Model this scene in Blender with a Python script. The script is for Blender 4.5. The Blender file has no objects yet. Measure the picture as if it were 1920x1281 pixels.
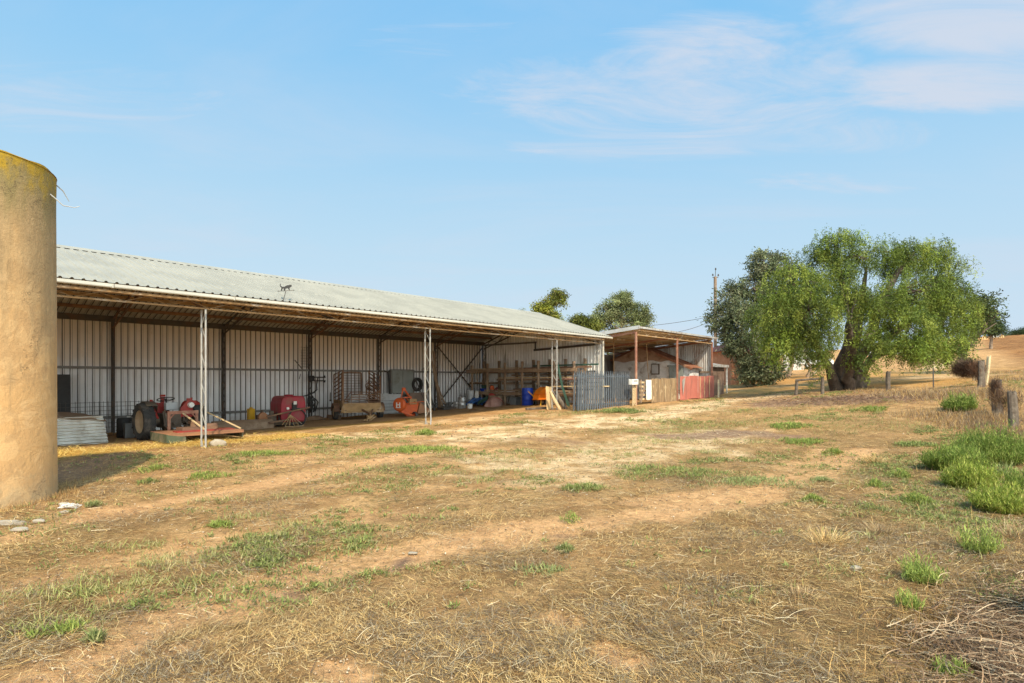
import bpy, math, random
import numpy as np
from mathutils import Matrix, Vector, Euler

random.seed(7)
RNG = np.random.default_rng(11)
PI = math.pi
R = math.radians
scene = bpy.context.scene
col = scene.collection

# ------------------------------------------------------------------ camera model
F = 1066.7            # focal length in photo pixels (1920 wide)
HC = 1.69             # camera height over the yard
CX, HY = 960.0, 712.0 # principal column and horizon row of the photo
SD, CD = 0.6610, 0.7504   # direction of the shed's long axis
PHI = math.atan2(CD, SD)


def at(x, y, Y):
    return Vector(((x - CX) / F * Y, Y, HC + (HY - y) / F * Y))


# ------------------------------------------------------------------ noise
def _hash(ix, iy, seed):
    n = (ix * 374761393 + iy * 668265263 + seed * 1442695041) & 0xFFFFFFFF
    n = ((n ^ (n >> 13)) * 1274126177) & 0xFFFFFFFF
    return ((n ^ (n >> 16)) & 0xFFFFFF) / float(0xFFFFFF)


def vnoise(x, y, seed=0):
    x = np.asarray(x, float); y = np.asarray(y, float)
    ix = np.floor(x).astype(np.int64); iy = np.floor(y).astype(np.int64)
    fx = x - ix; fy = y - iy
    fx = fx * fx * (3 - 2 * fx); fy = fy * fy * (3 - 2 * fy)
    a = _hash(ix, iy, seed); b = _hash(ix + 1, iy, seed)
    c = _hash(ix, iy + 1, seed); d = _hash(ix + 1, iy + 1, seed)
    return (a * (1 - fx) + b * fx) * (1 - fy) + (c * (1 - fx) + d * fx) * fy


def fbm(x, y, seed=0, octv=4):
    t = 0; amp = 0.5; tot = 0
    for o in range(octv):
        t = t + amp * vnoise(x * 2 ** o, y * 2 ** o, seed + o * 17); tot += amp; amp *= 0.5
    return t / tot


def sstep(a, b, x):
    t = np.clip((np.asarray(x, float) - a) / (b - a), 0, 1)
    return t * t * (3 - 2 * t)


# ------------------------------------------------------------------ terrain
_ctl_px = [(386, 838, 14.27), (809, 797, 19.76), (1041, 768, 25.25), (1128, 757, 28.0),
           (213, 811, 19.7), (700, 777, 27.7), (903, 758, 33.4), (60, 938, 8.0),
           (1193, 760, 26.95), (1270, 752, 30.2), (1336, 745, 33.7), (1590, 728, 31.0),
           (1493, 740, 28.5), (1541, 738, 28.0), (1666, 731, 27.5), (1750, 726, 27.0),
           (1901, 808, 15.2), (1873, 781, 17.3), (1841, 724, 23.0), (1800, 712, 29.0),
           (1450, 722, 40.0), (1490, 696, 55.0), (1380, 726, 42.0), (1700, 690, 45.0),
           (1750, 664, 75.0), (1900, 698, 33.0), (1900, 664, 62.0), (1840, 632, 150.0),
           (1920, 631, 150.0), (1600, 668, 75.0), (1560, 830, 15.0), (1780, 885, 10.4)]
_ctl = [tuple(at(*c)) for c in _ctl_px]
_ctl += [(0, 0, 0), (0, 3.2, 0), (-6, 3, 0), (5.5, 3.2, .05), (9, 5, .08), (0, -25, 0), (-25, 3, 0), (-22, 14, 0),
         (25, -5, .5), (30, 14, 2.2), (-18, 30, 0), (-30, 60, 0), (0, 60, 1.2), (-60, 20, 0), (-90, 120, 1.0),
         (0, 150, 1.8), (45, 90, 3.2), (60, 150, 5.0), (110, 130, 11.2), (90, 40, 8.0), (160, 150, 12.2), (60, -40, 2.0), (-60, -40, 0)]
_P = np.array(_ctl)


def _tps_fit(P):
    n = len(P); xy = P[:, :2]
    d = np.linalg.norm(xy[:, None] - xy[None], axis=2)
    K = np.where(d > 0, d * d * np.log(d + 1e-9), 0) + np.eye(n) * 0.4
    A = np.zeros((n + 3, n + 3)); A[:n, :n] = K
    A[:n, n] = 1; A[:n, n + 1:] = xy; A[n, :n] = 1; A[n + 1:, :n] = xy.T
    return np.linalg.solve(A, np.concatenate([P[:, 2], np.zeros(3)]))


_W = _tps_fit(_P)


def terr(X, Y, fine=True):
    X = np.asarray(X, float); Y = np.asarray(Y, float)
    shp = X.shape
    x = np.clip(X.ravel(), -90, 160); y = np.clip(Y.ravel(), -40, 150)
    out = np.full(x.shape, _W[-3]) + _W[-2] * x + _W[-1] * y
    for (px, py, _), w in zip(_P, _W[:-3]):
        d2 = (x - px) ** 2 + (y - py) ** 2
        out += w * 0.5 * d2 * np.log(d2 + 1e-12)
    if fine:
        xr, yr = X.ravel(), Y.ravel()
        out -= .34 * np.exp(-((xr + 8.9) / 1.35) ** 2 - ((yr - 10.6) / 1.5) ** 2)      # the dip beside the silo
        out += (fbm(xr * .55, yr * .55, 3, 3) - .5) * .10 + (fbm(xr * 3.1, yr * 3.1, 9, 3) - .5) * .035
    return out.reshape(shp)


def tz(x, y):
    return float(terr(np.array([x]), np.array([y]))[0])


def gpts(px, py):
    """where the rays through photo pixels meet the terrain (arrays)"""
    px = np.asarray(px, float); py = np.asarray(py, float)
    dx = (px - CX) / F; dz = (HY - py) / F
    lo = np.full(px.shape, 1.5); hi = np.full(px.shape, 200.0)
    ts = np.geomspace(1.5, 200, 160)
    found = np.zeros(px.shape, bool)
    prev = np.full(px.shape, 1.5)
    for t in ts:
        below = (HC + dz * t) < terr(dx * t, np.full(px.shape, t))
        new = below & ~found
        lo[new] = prev[new]; hi[new] = t
        found |= below
        prev = np.where(found, prev, t)
    for _ in range(18):
        m = (lo + hi) / 2
        below = (HC + dz * m) < terr(dx * m, m)
        hi = np.where(below, m, hi); lo = np.where(below, lo, m)
    t = (lo + hi) / 2
    return dx * t, t


def G(x, y):
    a, b = gpts(np.array([x]), np.array([y]))
    return Vector((float(a[0]), float(b[0]), tz(float(a[0]), float(b[0]))))


def S(s, p, z=None):
    X = s * SD - p * CD; Y = s * CD + p * SD
    return Vector((X, Y, tz(X, Y) if z is None else z))


# ------------------------------------------------------------------ mesh builder
class MB:
    def __init__(self, T=None):
        self.v = []; self.f = []; self.m = []; self.mi = 0
        self.T = T or Matrix.Identity(4)

    def add(self, vs, fs):
        o = len(self.v)
        self.v += [tuple(self.T @ Vector(p)) for p in vs]
        self.f += [tuple(i + o for i in f) for f in fs]
        self.m += [self.mi] * len(fs)
        return self

    def box(self, c, size, rot=(0, 0, 0), taper=1.0):
        hx, hy, hz = size[0] / 2, size[1] / 2, size[2] / 2
        E = Euler(rot).to_matrix()
        vs = []
        for dz in (-1, 1):
            k = taper if dz > 0 else 1
            for dx, dy in ((-1, -1), (1, -1), (1, 1), (-1, 1)):
                vs.append(Vector(c) + E @ Vector((dx * hx * k, dy * hy * k, dz * hz)))
        return self.add(vs, [(3, 2, 1, 0), (4, 5, 6, 7), (0, 1, 5, 4), (1, 2, 6, 5), (2, 3, 7, 6), (3, 0, 4, 7)])

    def beam(self, a, b, w, h=None, up=(0, 0, 1)):
        h = w if h is None else h
        a = Vector(a); b = Vector(b); d = (b - a)
        if d.length < 1e-6: return self
        d.normalize()
        u = Vector(up)
        if abs(d.dot(u)) > .98: u = Vector((0, 1, 0)) if abs(d.y) < .9 else Vector((1, 0, 0))
        x = d.cross(u).normalized(); y = x.cross(d).normalized()
        vs = []
        for q in (a, b):
            for i, j in ((-1, -1), (1, -1), (1, 1), (-1, 1)):
                vs.append(q + x * (i * w / 2) + y * (j * h / 2))
        return self.add(vs, [(3, 2, 1, 0), (4, 5, 6, 7), (0, 1, 5, 4), (1, 2, 6, 5), (2, 3, 7, 6), (3, 0, 4, 7)])

    def tube(self, pts, r, n=8, cap=True):
        pts = [Vector(p) for p in pts]
        rs = r if isinstance(r, (list, tuple)) else [r] * len(pts)
        vs = []; ref = None
        for i, p in enumerate(pts):
            d = (pts[min(i + 1, len(pts) - 1)] - pts[max(i - 1, 0)])
            if d.length < 1e-9: d = Vector((0, 0, 1))
            d.normalize()
            if ref is None:
                ref = Vector((1, 0, 0)) if abs(d.x) < .8 else Vector((0, 1, 0))
            x = (ref - d * ref.dot(d))
            if x.length < 1e-6: x = d.orthogonal()
            x.normalize(); ref = x; y = d.cross(x)
            for k in range(n):
                a = 2 * PI * k / n
                vs.append(p + (x * math.cos(a) + y * math.sin(a)) * rs[i])
        fs = []
        for i in range(len(pts) - 1):
            for k in range(n):
                k2 = (k + 1) % n
                fs.append((i * n + k, i * n + k2, (i + 1) * n + k2, (i + 1) * n + k))
        if cap:
            fs.append(tuple(range(n - 1, -1, -1)))
            fs.append(tuple((len(pts) - 1) * n + k for k in range(n)))
        return self.add(vs, fs)

    def lathe(self, prof, n=24, M=None, closed=False):
        """profile (r, z) turned about z, then M"""
        M = M or Matrix.Identity(4)
        vs = []; fs = []
        for r, z in prof:
            for k in range(n):
                a = 2 * PI * k / n
                vs.append(M @ Vector((r * math.cos(a), r * math.sin(a), z)))
        m = len(prof)
        for i in range(m if closed else m - 1):
            j = (i + 1) % m
            for k in range(n):
                k2 = (k + 1) % n
                fs.append((i * n + k, i * n + k2, j * n + k2, j * n + k))
        return self.add(vs, fs)

    def prism(self, poly, t0, t1, M=None):
        """2-D polygon (x, z) extruded along y from t0 to t1, then M"""
        M = M or Matrix.Identity(4)
        n = len(poly)
        vs = [M @ Vector((x, t0, z)) for x, z in poly] + [M @ Vector((x, t1, z)) for x, z in poly]
        fs = [tuple(range(n)), tuple(range(2 * n - 1, n - 1, -1))]
        fs += [((i + 1) % n, i, i + n, (i + 1) % n + n) for i in range(n)]
        return self.add(vs, fs)

    def ribbed(self, o, u, n, L, z0, z1, pitch=.2, h=.035, kind='trap', phase=0.0):
        """a ribbed sheet: runs L along u from o, ribs rise along n; z0/z1 give the two end points of each
        rib as functions of the distance along u (vectors)"""
        o = Vector(o); u = Vector(u); n = Vector(n)
        if kind == 'trap':
            prof = [(0, 0), (.62, 0), (.72, 1), (.90, 1)]
        else:
            prof = [(k / 6, .5 - .5 * math.cos(2 * PI * k / 6)) for k in range(6)]
        us = []
        k = 0
        while k * pitch < L:
            for a, b in prof:
                q = (k + a) * pitch
                if q <= L: us.append((q, b * h))
            k += 1
        us.append((L, 0))
        vs = []
        for q, b in us:
            vs.append(o + u * q + n * b + Vector(z0(q)))
            vs.append(o + u * q + n * b + Vector(z1(q)))
        fs = [(2 * i, 2 * i + 2, 2 * i + 3, 2 * i + 1) for i in range(len(us) - 1)]
        return self.add(vs, fs)

    def build(self, name, mats, parent=None, smooth=False, bevel=0):
        me = bpy.data.meshes.new(name)
        me.from_pydata(self.v, [], self.f)
        mats = mats if isinstance(mats, (list, tuple)) else [mats]
        for m in mats: me.materials.append(m)
        if any(self.m): me.polygons.foreach_set('material_index', self.m)
        if smooth:
            me.polygons.foreach_set('use_smooth', [True] * len(me.polygons))
        me.update()
        o = bpy.data.objects.new(name, me); col.objects.link(o)
        if smooth:
            try: me.set_sharp_from_angle(angle=R(40))
            except Exception: pass
        if parent: o.parent = parent
        if bevel:
            b = o.modifiers.new('Bevel', 'BEVEL'); b.width = bevel; b.segments = 2; b.limit_method = 'ANGLE'
        return o


def arr_mesh(name, V, Fq, mat, colors=None, parent=None, smooth=False):
    """mesh from numpy arrays; Fq is (m,3) or (m,4); colors per vertex"""
    me = bpy.data.meshes.new(name)
    V = np.ascontiguousarray(V, np.float32); Fq = np.ascontiguousarray(Fq, np.int32)
    m, k = Fq.shape
    me.vertices.add(len(V)); me.vertices.foreach_set('co', V.ravel())
    me.loops.add(m * k); me.loops.foreach_set('vertex_index', Fq.ravel())
    me.polygons.add(m)
    me.polygons.foreach_set('loop_start', np.arange(0, m * k, k, dtype=np.int32))
    me.polygons.foreach_set('loop_total', np.full(m, k, np.int32))
    if smooth: me.polygons.foreach_set('use_smooth', np.ones(m, bool))
    me.update(calc_edges=True)
    if colors is not None:
        a = me.color_attributes.new('Col', 'FLOAT_COLOR', 'POINT')
        C = np.ones((len(V), 4), np.float32); C[:, :3] = colors
        a.data.foreach_set('color', C.ravel())
    me.materials.append(mat)
    o = bpy.data.objects.new(name, me); col.objects.link(o)
    if parent: o.parent = parent
    return o


def tag(o, label=None, cat=None, group=None, kind=None):
    if label: o['label'] = label
    if cat: o['category'] = cat
    if group: o['group'] = group
    if kind: o['kind'] = kind
    return o


def thing(name, label, cat, loc=(0, 0, 0), rz=0, group=None):
    o = bpy.data.objects.new(name, None); col.objects.link(o)
    o.location = loc; o.rotation_euler = (0, 0, rz); o.empty_display_size = .2
    return tag(o, label, cat, group)


def on_shed(name, label, cat, s, p, rz=0, dz=0, group=None):
    """an Empty standing on the ground at shed coordinates: local x runs along the shed, local y to its rear wall"""
    return thing(name, label, cat, S(s, p) + Vector((0, 0, dz)), PHI + rz, group)


def dup(o, parent=None):
    c = o.copy(); col.objects.link(c); c.parent = parent
    for ch in list(o.children): dup(ch, c)
    return c


# ------------------------------------------------------------------ materials
class NT:
    def __init__(self, tree): self.t = tree; self.x = 0

    def n(self, typ, **kw):
        nd = self.t.nodes.new(typ); self.x += 40; nd.location = (self.x, 0)
        for k, v in kw.items():
            if k.startswith('i_'):
                key = k[2:]; key = int(key) if key.isdigit() else key.replace('_', ' ')
                self.put(nd.inputs[key], v)
            else: setattr(nd, k, v)
        return nd

    def put(self, sock, v):
        if hasattr(v, 'is_output') or isinstance(v, bpy.types.NodeSocket): self.t.links.new(v, sock)
        else: sock.default_value = v

    def math(self, op, a, b=None, c=None, clamp=False):
        nd = self.n('ShaderNodeMath', operation=op, use_clamp=clamp)
        self.put(nd.inputs[0], a)
        if b is not None: self.put(nd.inputs[1], b)
        if c is not None: self.put(nd.inputs[2], c)
        return nd.outputs[0]

    def mix(self, fac, a, b, blend='MIX'):
        nd = self.n('ShaderNodeMixRGB', blend_type=blend)
        self.put(nd.inputs[0], fac)
        self.put(nd.inputs[1], rgba(a)); self.put(nd.inputs[2], rgba(b))
        return nd.outputs[0]

    def noise(self, vec, scale, detail=4, rough=.55, dist=0.0):
        nd = self.n('ShaderNodeTexNoise'); nd.inputs['Scale'].default_value = scale
        nd.inputs['Detail'].default_value = detail; nd.inputs['Roughness'].default_value = rough
        nd.inputs['Distortion'].default_value = dist
        if vec is not None: self.put(nd.inputs['Vector'], vec)
        return nd.outputs[0]

    def ramp(self, fac, a, b):
        nd = self.n('ShaderNodeMapRange', interpolation_type='SMOOTHSTEP')
        self.put(nd.inputs[0], fac); nd.inputs[1].default_value = a; nd.inputs[2].default_value = b
        return nd.outputs[0]

    def scale(self, vec, s):
        nd = self.n('ShaderNodeMapping'); self.put(nd.inputs['Vector'], vec); nd.inputs['Scale'].default_value = s
        return nd.outputs[0]


def rgba(c):
    if isinstance(c, (tuple, list)) and len(c) == 3: return (*c, 1.0)
    return c


def new_mat(name):
    m = bpy.data.materials.new(name); m.use_nodes = True
    t = m.node_tree
    for nd in list(t.nodes): t.nodes.remove(nd)
    k = NT(t)
    out = k.n('ShaderNodeOutputMaterial')
    bs = k.n('ShaderNodeBsdfPrincipled')
    t.links.new(bs.outputs[0], out.inputs[0])
    return m, k, bs, out


def weathered(name, base, alt=None, stain=None, stain_amt=.5, scale=3.0, rough=.7, metal=0.0, streak=0.0,
              bump=.15, bump_scale=30.0, fine=.12, spec=.4, sscale=2.2):
    """a painted, rusted or bare surface: two base tones, blotches of stain (runs if streak), fine grain and bump"""
    m, k, bs, out = new_mat(name)
    co = k.n('ShaderNodeTexCoord').outputs['Object']
    alt = alt or tuple(c * .8 for c in base)
    c = k.mix(k.ramp(k.noise(co, scale, 5), .35, .65), base, alt)
    if stain:
        v = k.scale(co, (1, 1, 1 - streak * .93)) if streak else co
        msk = k.ramp(k.noise(v, sscale, 8, .65, .3), .62 - stain_amt * .35, .80 - stain_amt * .25)
        c = k.mix(msk, c, stain)
    g = k.noise(co, bump_scale * 2.3, 4, .7)
    c = k.mix(1.0, c, k.n('ShaderNodeCombineColor', i_0=k.math('MULTIPLY_ADD', g, 2 * fine, 1 - fine), i_1=k.math('MULTIPLY_ADD', g, 2 * fine, 1 - fine),
                            i_2=k.math('MULTIPLY_ADD', g, 2 * fine, 1 - fine)).outputs[0], 'MULTIPLY')
    k.put(bs.inputs['Base Color'], c)
    bs.inputs['Metallic'].default_value = metal
    k.put(bs.inputs['Roughness'], k.math('MULTIPLY_ADD', k.noise(co, scale * 3, 3), .3, rough - .15, clamp=True))
    bs.inputs['Specular IOR Level'].default_value = spec
    if bump:
        b = k.n('ShaderNodeBump'); b.inputs['Strength'].default_value = bump; b.inputs['Distance'].default_value = .02
        k.put(b.inputs['Height'], k.noise(co, bump_scale, 6, .65))
        k.put(bs.inputs['Normal'], b.outputs[0])
    return m


def leaf_mat(name, trans=.35, rough=.6):
    m, k, bs, out = new_mat(name)
    t = k.t
    a = k.n('ShaderNodeAttribute', attribute_name='Col').outputs['Color']
    k.put(bs.inputs['Base Color'], a); bs.inputs['Roughness'].default_value = rough
    bs.inputs['Specular IOR Level'].default_value = .25
    tr = k.n('ShaderNodeBsdfTranslucent'); k.put(tr.inputs[0], a)
    mx = k.n('ShaderNodeMixShader'); mx.inputs[0].default_value = trans
    t.links.new(bs.outputs[0], mx.inputs[1]); t.links.new(tr.outputs[0], mx.inputs[2])
    t.links.new(mx.outputs[0], out.inputs[0])
    return m


def ribwall_mat(name, off, pitch, light, dim, tan, tan2, tan_amt, rib_shade):
    """ribbed sheet: rib shade is painted in as dark stripes, rust runs in streaks, a tan film lies on the upper half"""
    m, k, bs, out = new_mat(name)
    co = k.n('ShaderNodeTexCoord').outputs['Object']
    sx = k.n('ShaderNodeSeparateXYZ'); k.put(sx.inputs[0], co)
    fr = k.math('FRACT', k.math('DIVIDE', k.math('ADD', sx.outputs[0], off), pitch))
    c = k.mix(k.ramp(k.noise(co, 1.2, 5), .35, .65), light, dim)
    sheet = k.noise(k.scale(co, (1.3, 0, 0)), 1.0, 1)
    c = k.mix(k.math('MULTIPLY', k.ramp(sheet, .4, .6), .3), c, tuple(q * .72 for q in light))
    up = k.ramp(k.math('ADD', sx.outputs[2], k.math('MULTIPLY', k.noise(co, 1.5, 4), .8)), 2.2, 3.0)
    c = k.mix(k.math('MULTIPLY', up, tan_amt), c, k.mix(k.noise(co, 2.0, 4), tan, tan2))
    st = k.ramp(k.noise(k.scale(co, (3.2, 1, .12)), 2.0, 8, .65, .3), .52, .70)
    c = k.mix(k.math('MULTIPLY', st, .45), c, (.36, .25, .16))
    st = k.ramp(k.noise(k.scale(co, (1, 1, .5)), 9.0, 8, .7, .3), .60, .72)
    c = k.mix(k.math('MULTIPLY', st, .35), c, (.30, .20, .13))
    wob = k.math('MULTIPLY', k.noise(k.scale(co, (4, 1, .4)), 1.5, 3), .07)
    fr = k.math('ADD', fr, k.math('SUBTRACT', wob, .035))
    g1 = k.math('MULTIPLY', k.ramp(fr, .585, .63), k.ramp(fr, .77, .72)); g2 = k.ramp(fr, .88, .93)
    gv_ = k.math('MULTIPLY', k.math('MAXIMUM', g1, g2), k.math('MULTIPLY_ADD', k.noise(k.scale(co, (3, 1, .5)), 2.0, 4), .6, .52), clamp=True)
    c = k.mix(gv_, c, rib_shade)  # shade beside each rib, painted as dark stripes
    k.put(bs.inputs['Base Color'], c); bs.inputs['Roughness'].default_value = .6; bs.inputs['Specular IOR Level'].default_value = .3
    return m


M = {}
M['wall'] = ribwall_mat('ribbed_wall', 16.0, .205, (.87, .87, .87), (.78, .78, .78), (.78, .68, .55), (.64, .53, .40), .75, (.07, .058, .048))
M['endwall'] = weathered('sheet_wall_end', (.86, .84, .79), (.78, .76, .71), (.24, .19, .13), .25, 1.2, .5, 0, .9, .05, 20, .06, .3) # weathered('sheet_wall_end', (.50, .49, .46), (.43, .42, .39), (.24, .19, .13), .25, 1.2, .5, .2, .9, .05, 20, .06, .3)
M['roof'] = weathered('sheet_roof', (.355, .335, .28), (.30, .285, .24), (.40, .37, .30), .25, .9, .6, .0, 0, .04, 25, .06, .15)
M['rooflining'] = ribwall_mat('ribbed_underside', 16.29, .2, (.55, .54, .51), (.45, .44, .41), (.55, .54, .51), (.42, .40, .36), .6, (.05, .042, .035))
M['gutter'] = weathered('gutter_paint', (.52, .49, .41), (.46, .43, .36), (.45, .30, .18), .10, 3, .5, 0, 0, .05, 30, .06)
M['rust'] = weathered('rusty_steel', (.19, .105, .065), (.14, .08, .052), (.27, .15, .075), .5, 5, .85, 0, 0, .25, 40, .2)
M['rustlight'] = weathered('rust_and_paint', (.42, .26, .12), (.30, .18, .08), (.55, .50, .42), .35, 4, .8, 0, 0, .2, 40, .15)
M['darksteel'] = weathered('dark_steel', (.075, .07, .065), (.10, .085, .07), (.14, .08, .05), .4, 5, .7, .2, 0, .1, 40, .15)
M['galv'] = weathered('galvanised_steel', (.44, .425, .39), (.36, .35, .32), (.38, .30, .22), .22, 6, .5, .25, 0, .06, 40, .08)
M['girt'] = weathered('grey_girt', (.22, .215, .20), (.17, .165, .155), (.2, .14, .09), .3, 4, .6, .2, 0, .05, 40, .1)
M['timber'] = weathered('old_timber', (.30, .20, .125), (.22, .15, .095), (.40, .30, .20), .4, 6, .85, 0, .6, .3, 50, .2)
M['greytimber'] = weathered('grey_timber', (.20, .16, .12), (.125, .097, .072), (.11, .08, .06), .5, 7, .95, 0, .85, 1.0, 26, .4, .2, 9)
M['paletimber'] = weathered('pale_timber', (.62, .46, .26), (.54, .39, .21), (.45, .33, .2), .3, 4, .75, 0, 0, .12, 40, .1)
M['ply'] = weathered('plywood', (.66, .46, .23), (.58, .39, .19), (.48, .31, .15), .25, 3, .75, 0, .5, .08, 40, .08)
M['red'] = weathered('tractor_red', (.36, .035, .025), (.28, .035, .028), (.16, .06, .04), .4, 4, .55, 0, 0, .08, 40, .15)
M['sprayred'] = weathered('tank_red', (.36, .022, .035), (.29, .024, .034), (.22, .07, .05), .35, 2, .45, 0, 0, .04, 30, .1)
M['orange'] = weathered('machine_orange', (.62, .11, .02), (.52, .085, .02), (.28, .09, .04), .35, 4, .5, 0, 0, .08, 40, .12)
M['deck'] = weathered('deck_faded', (.36, .17, .08), (.29, .135, .07), (.26, .13, .07), .45, 3, .75, 0, 0, .12, 40, .12)
M['green'] = weathered('faded_green', (.085, .105, .06), (.065, .08, .045), (.22, .18, .12), .45, 4, .8, 0, 0, .15, 40, .15)
M['barrier'] = weathered('redbrown_sheet', (.50, .165, .12), (.44, .14, .10), (.33, .12, .09), .35, 1.6, .6, 0, .8, .06, 30, .08)
M['redpost'] = weathered('redoxide_post', (.33, .15, .095), (.26, .11, .07), (.42, .24, .15), .4, 5, .75, 0, 0, .12, 40, .15)
M['rubber'] = weathered('tyre_rubber', (.032, .031, .030), (.045, .042, .038), (.13, .105, .08), .35, 5, .85, 0, 0, .15, 40, .2)
M['rim'] = weathered('dusty_rim', (.38, .28, .17), (.32, .23, .14), (.24, .13, .07), .4, 6, .7, 0, 0, .1, 40, .12)
M['iron'] = weathered('greasy_iron', (.16, .12, .085), (.11, .085, .065), (.22, .16, .1), .4, 6, .75, .2, 0, .2, 40, .2)
M['blue'] = weathered('drum_blue', (.018, .06, .42), (.016, .05, .36), (.05, .09, .36), .3, 3, .4, 0, 0, .04, 30, .08)
M['bluecloth'] = weathered('blue_tarp', (.03, .10, .26), (.025, .07, .2), None, .3, 6, .6)
M['yellow'] = weathered('yellow_plastic', (.75, .42, .02), (.66, .36, .02), (.4, .25, .06), .2, 5, .45)
M['barrow'] = weathered('barrow_orange', (.80, .21, .01), (.72, .18, .01), (.45, .15, .04), .2, 3, .45, 0, 0, .04, 30, .08)
M['black'] = weathered('black_panel', (.022, .021, .020), (.03, .028, .026), (.06, .05, .04), .3, 3, .6)
M['white'] = weathered('dusty_white', (.74, .71, .65), (.66, .63, .57), (.45, .37, .27), .3, 4, .6, 0, .5, .06, 40, .08)
M['cloth'] = weathered('pale_cloth', (.74, .70, .62), (.62, .58, .5), (.5, .45, .36), .3, 8, .85, 0, .5, .1, 40, .1)
M['palisade'] = weathered('palisade_blue_grey', (.125, .138, .152), (.098, .11, .122), (.16, .17, .18), .3, 4, .45, .2, 0, .05, 40, .08)
M['whitewash'] = weathered('whitewashed_stone', (.74, .72, .68), (.62, .60, .56), (.31, .26, .2), .4, 2.5, .9, 0, 0, .6, 14, .15)
M['mudbrick'] = weathered('mud_gable', (.44, .28, .18), (.35, .215, .135), (.2, .1, .05), .4, 3, .9, 0, 0, .5, 18, .2)
M['rustroof'] = weathered('rusted_iron_sheet', (.27, .11, .06), (.20, .085, .05), (.35, .2, .12), .45, 2, .8, 0, .6, .12, 30, .15)
M['oldiron'] = weathered('old_corrugated_iron', (.55, .54, .51), (.46, .44, .41), (.25, .15, .09), .42, 1.3, .55, .25, .85, .06, 30, .1)
M['greypaint'] = weathered('grey_green_paint', (.25, .27, .245), (.21, .23, .21), (.17, .15, .12), .3, 2, .7)
M['palepanel'] = weathered('pale_panel', (.50, .50, .49), (.43, .43, .42), (.3, .25, .2), .3, 2, .6)
M['brownpanel'] = weathered('brown_panel', (.22, .16, .12), (.17, .12, .09), None, .3, 3, .8)
M['cover'] = weathered('brown_cover_sheet', (.27, .175, .11), (.22, .14, .085), (.34, .24, .16), .4, 2, .9, 0, 0, .3, 20, .15)
M['whitesheet'] = weathered('stacked_white_sheets', (.64, .63, .58), (.56, .55, .5), (.4, .36, .3), .3, 3, .6, 0, 0, .05, 30, .06)
M['stone'] = weathered('pale_limestone', (.44, .38, .29), (.36, .29, .21), (.36, .29, .2), .4, 6, .95, 0, 0, .8, 14, .2)
M['steelpot'] = weathered('dull_aluminium', (.5, .49, .47), (.42, .41, .39), (.25, .2, .16), .3, 6, .4, .6, 0, .06, 40, .1)
M['sack'] = weathered('pinkish_sack', (.40, .22, .17), (.33, .17, .13), (.45, .33, .25), .4, 6, .9, 0, 0, .3, 30, .15)
M['box'] = weathered('cardboard_box', (.40, .30, .20), (.34, .25, .16), (.26, .18, .12), .3, 4, .9)
M['crate'] = weathered('grey_crate', (.20, .21, .21), (.16, .17, .17), (.28, .26, .23), .3, 5, .6)
M['greenpole'] = weathered('green_poles', (.045, .10, .07), (.035, .08, .055), (.13, .14, .1), .3, 6, .6)
M['bark'] = weathered('pepper_bark', (.105, .075, .055), (.07, .05, .036), (.18, .14, .105), .45, 4, .95, 0, .5, 1.0, 12, .35)
M['bark2'] = weathered('pale_gum_bark', (.30, .22, .15), (.22, .15, .10), (.40, .32, .24), .45, 4, .9, 0, .6, .6, 14, .25)
M['brick'] = weathered('brick_red', (.52, .23, .12), (.44, .18, .09), (.6, .33, .2), .3, 3, .9, 0, 0, .3, 25, .2)
M['tileroof'] = weathered('red_roof', (.36, .10, .06), (.30, .085, .05), None, .3, 3, .7)
M['glass'] = weathered('dark_glass', (.03, .035, .04), (.04, .045, .05), None, 0, 1, .1, 0, 0, 0, 30, 0, .6)
M['carwhite'] = weathered('car_white', (.74, .74, .72), (.7, .7, .68), (.5, .45, .38), .15, 2, .3, 0, 0, 0, 30, .03, .5)
M['polewood'] = weathered('steel_concrete_pole', (.30, .20, .13), (.25, .16, .10), (.38, .3, .24), .4, 3, .8)
M['leaf'] = leaf_mat('foliage', .28)
M['grass'] = leaf_mat('grass_blades', .3, .7)
M['straw'] = leaf_mat('dry_straw', .15, .75)
M['wire'] = weathered('thin_wire', (.22, .21, .2), (.16, .13, .11), None, .3, 8, .5, .4, 0, 0)


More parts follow.
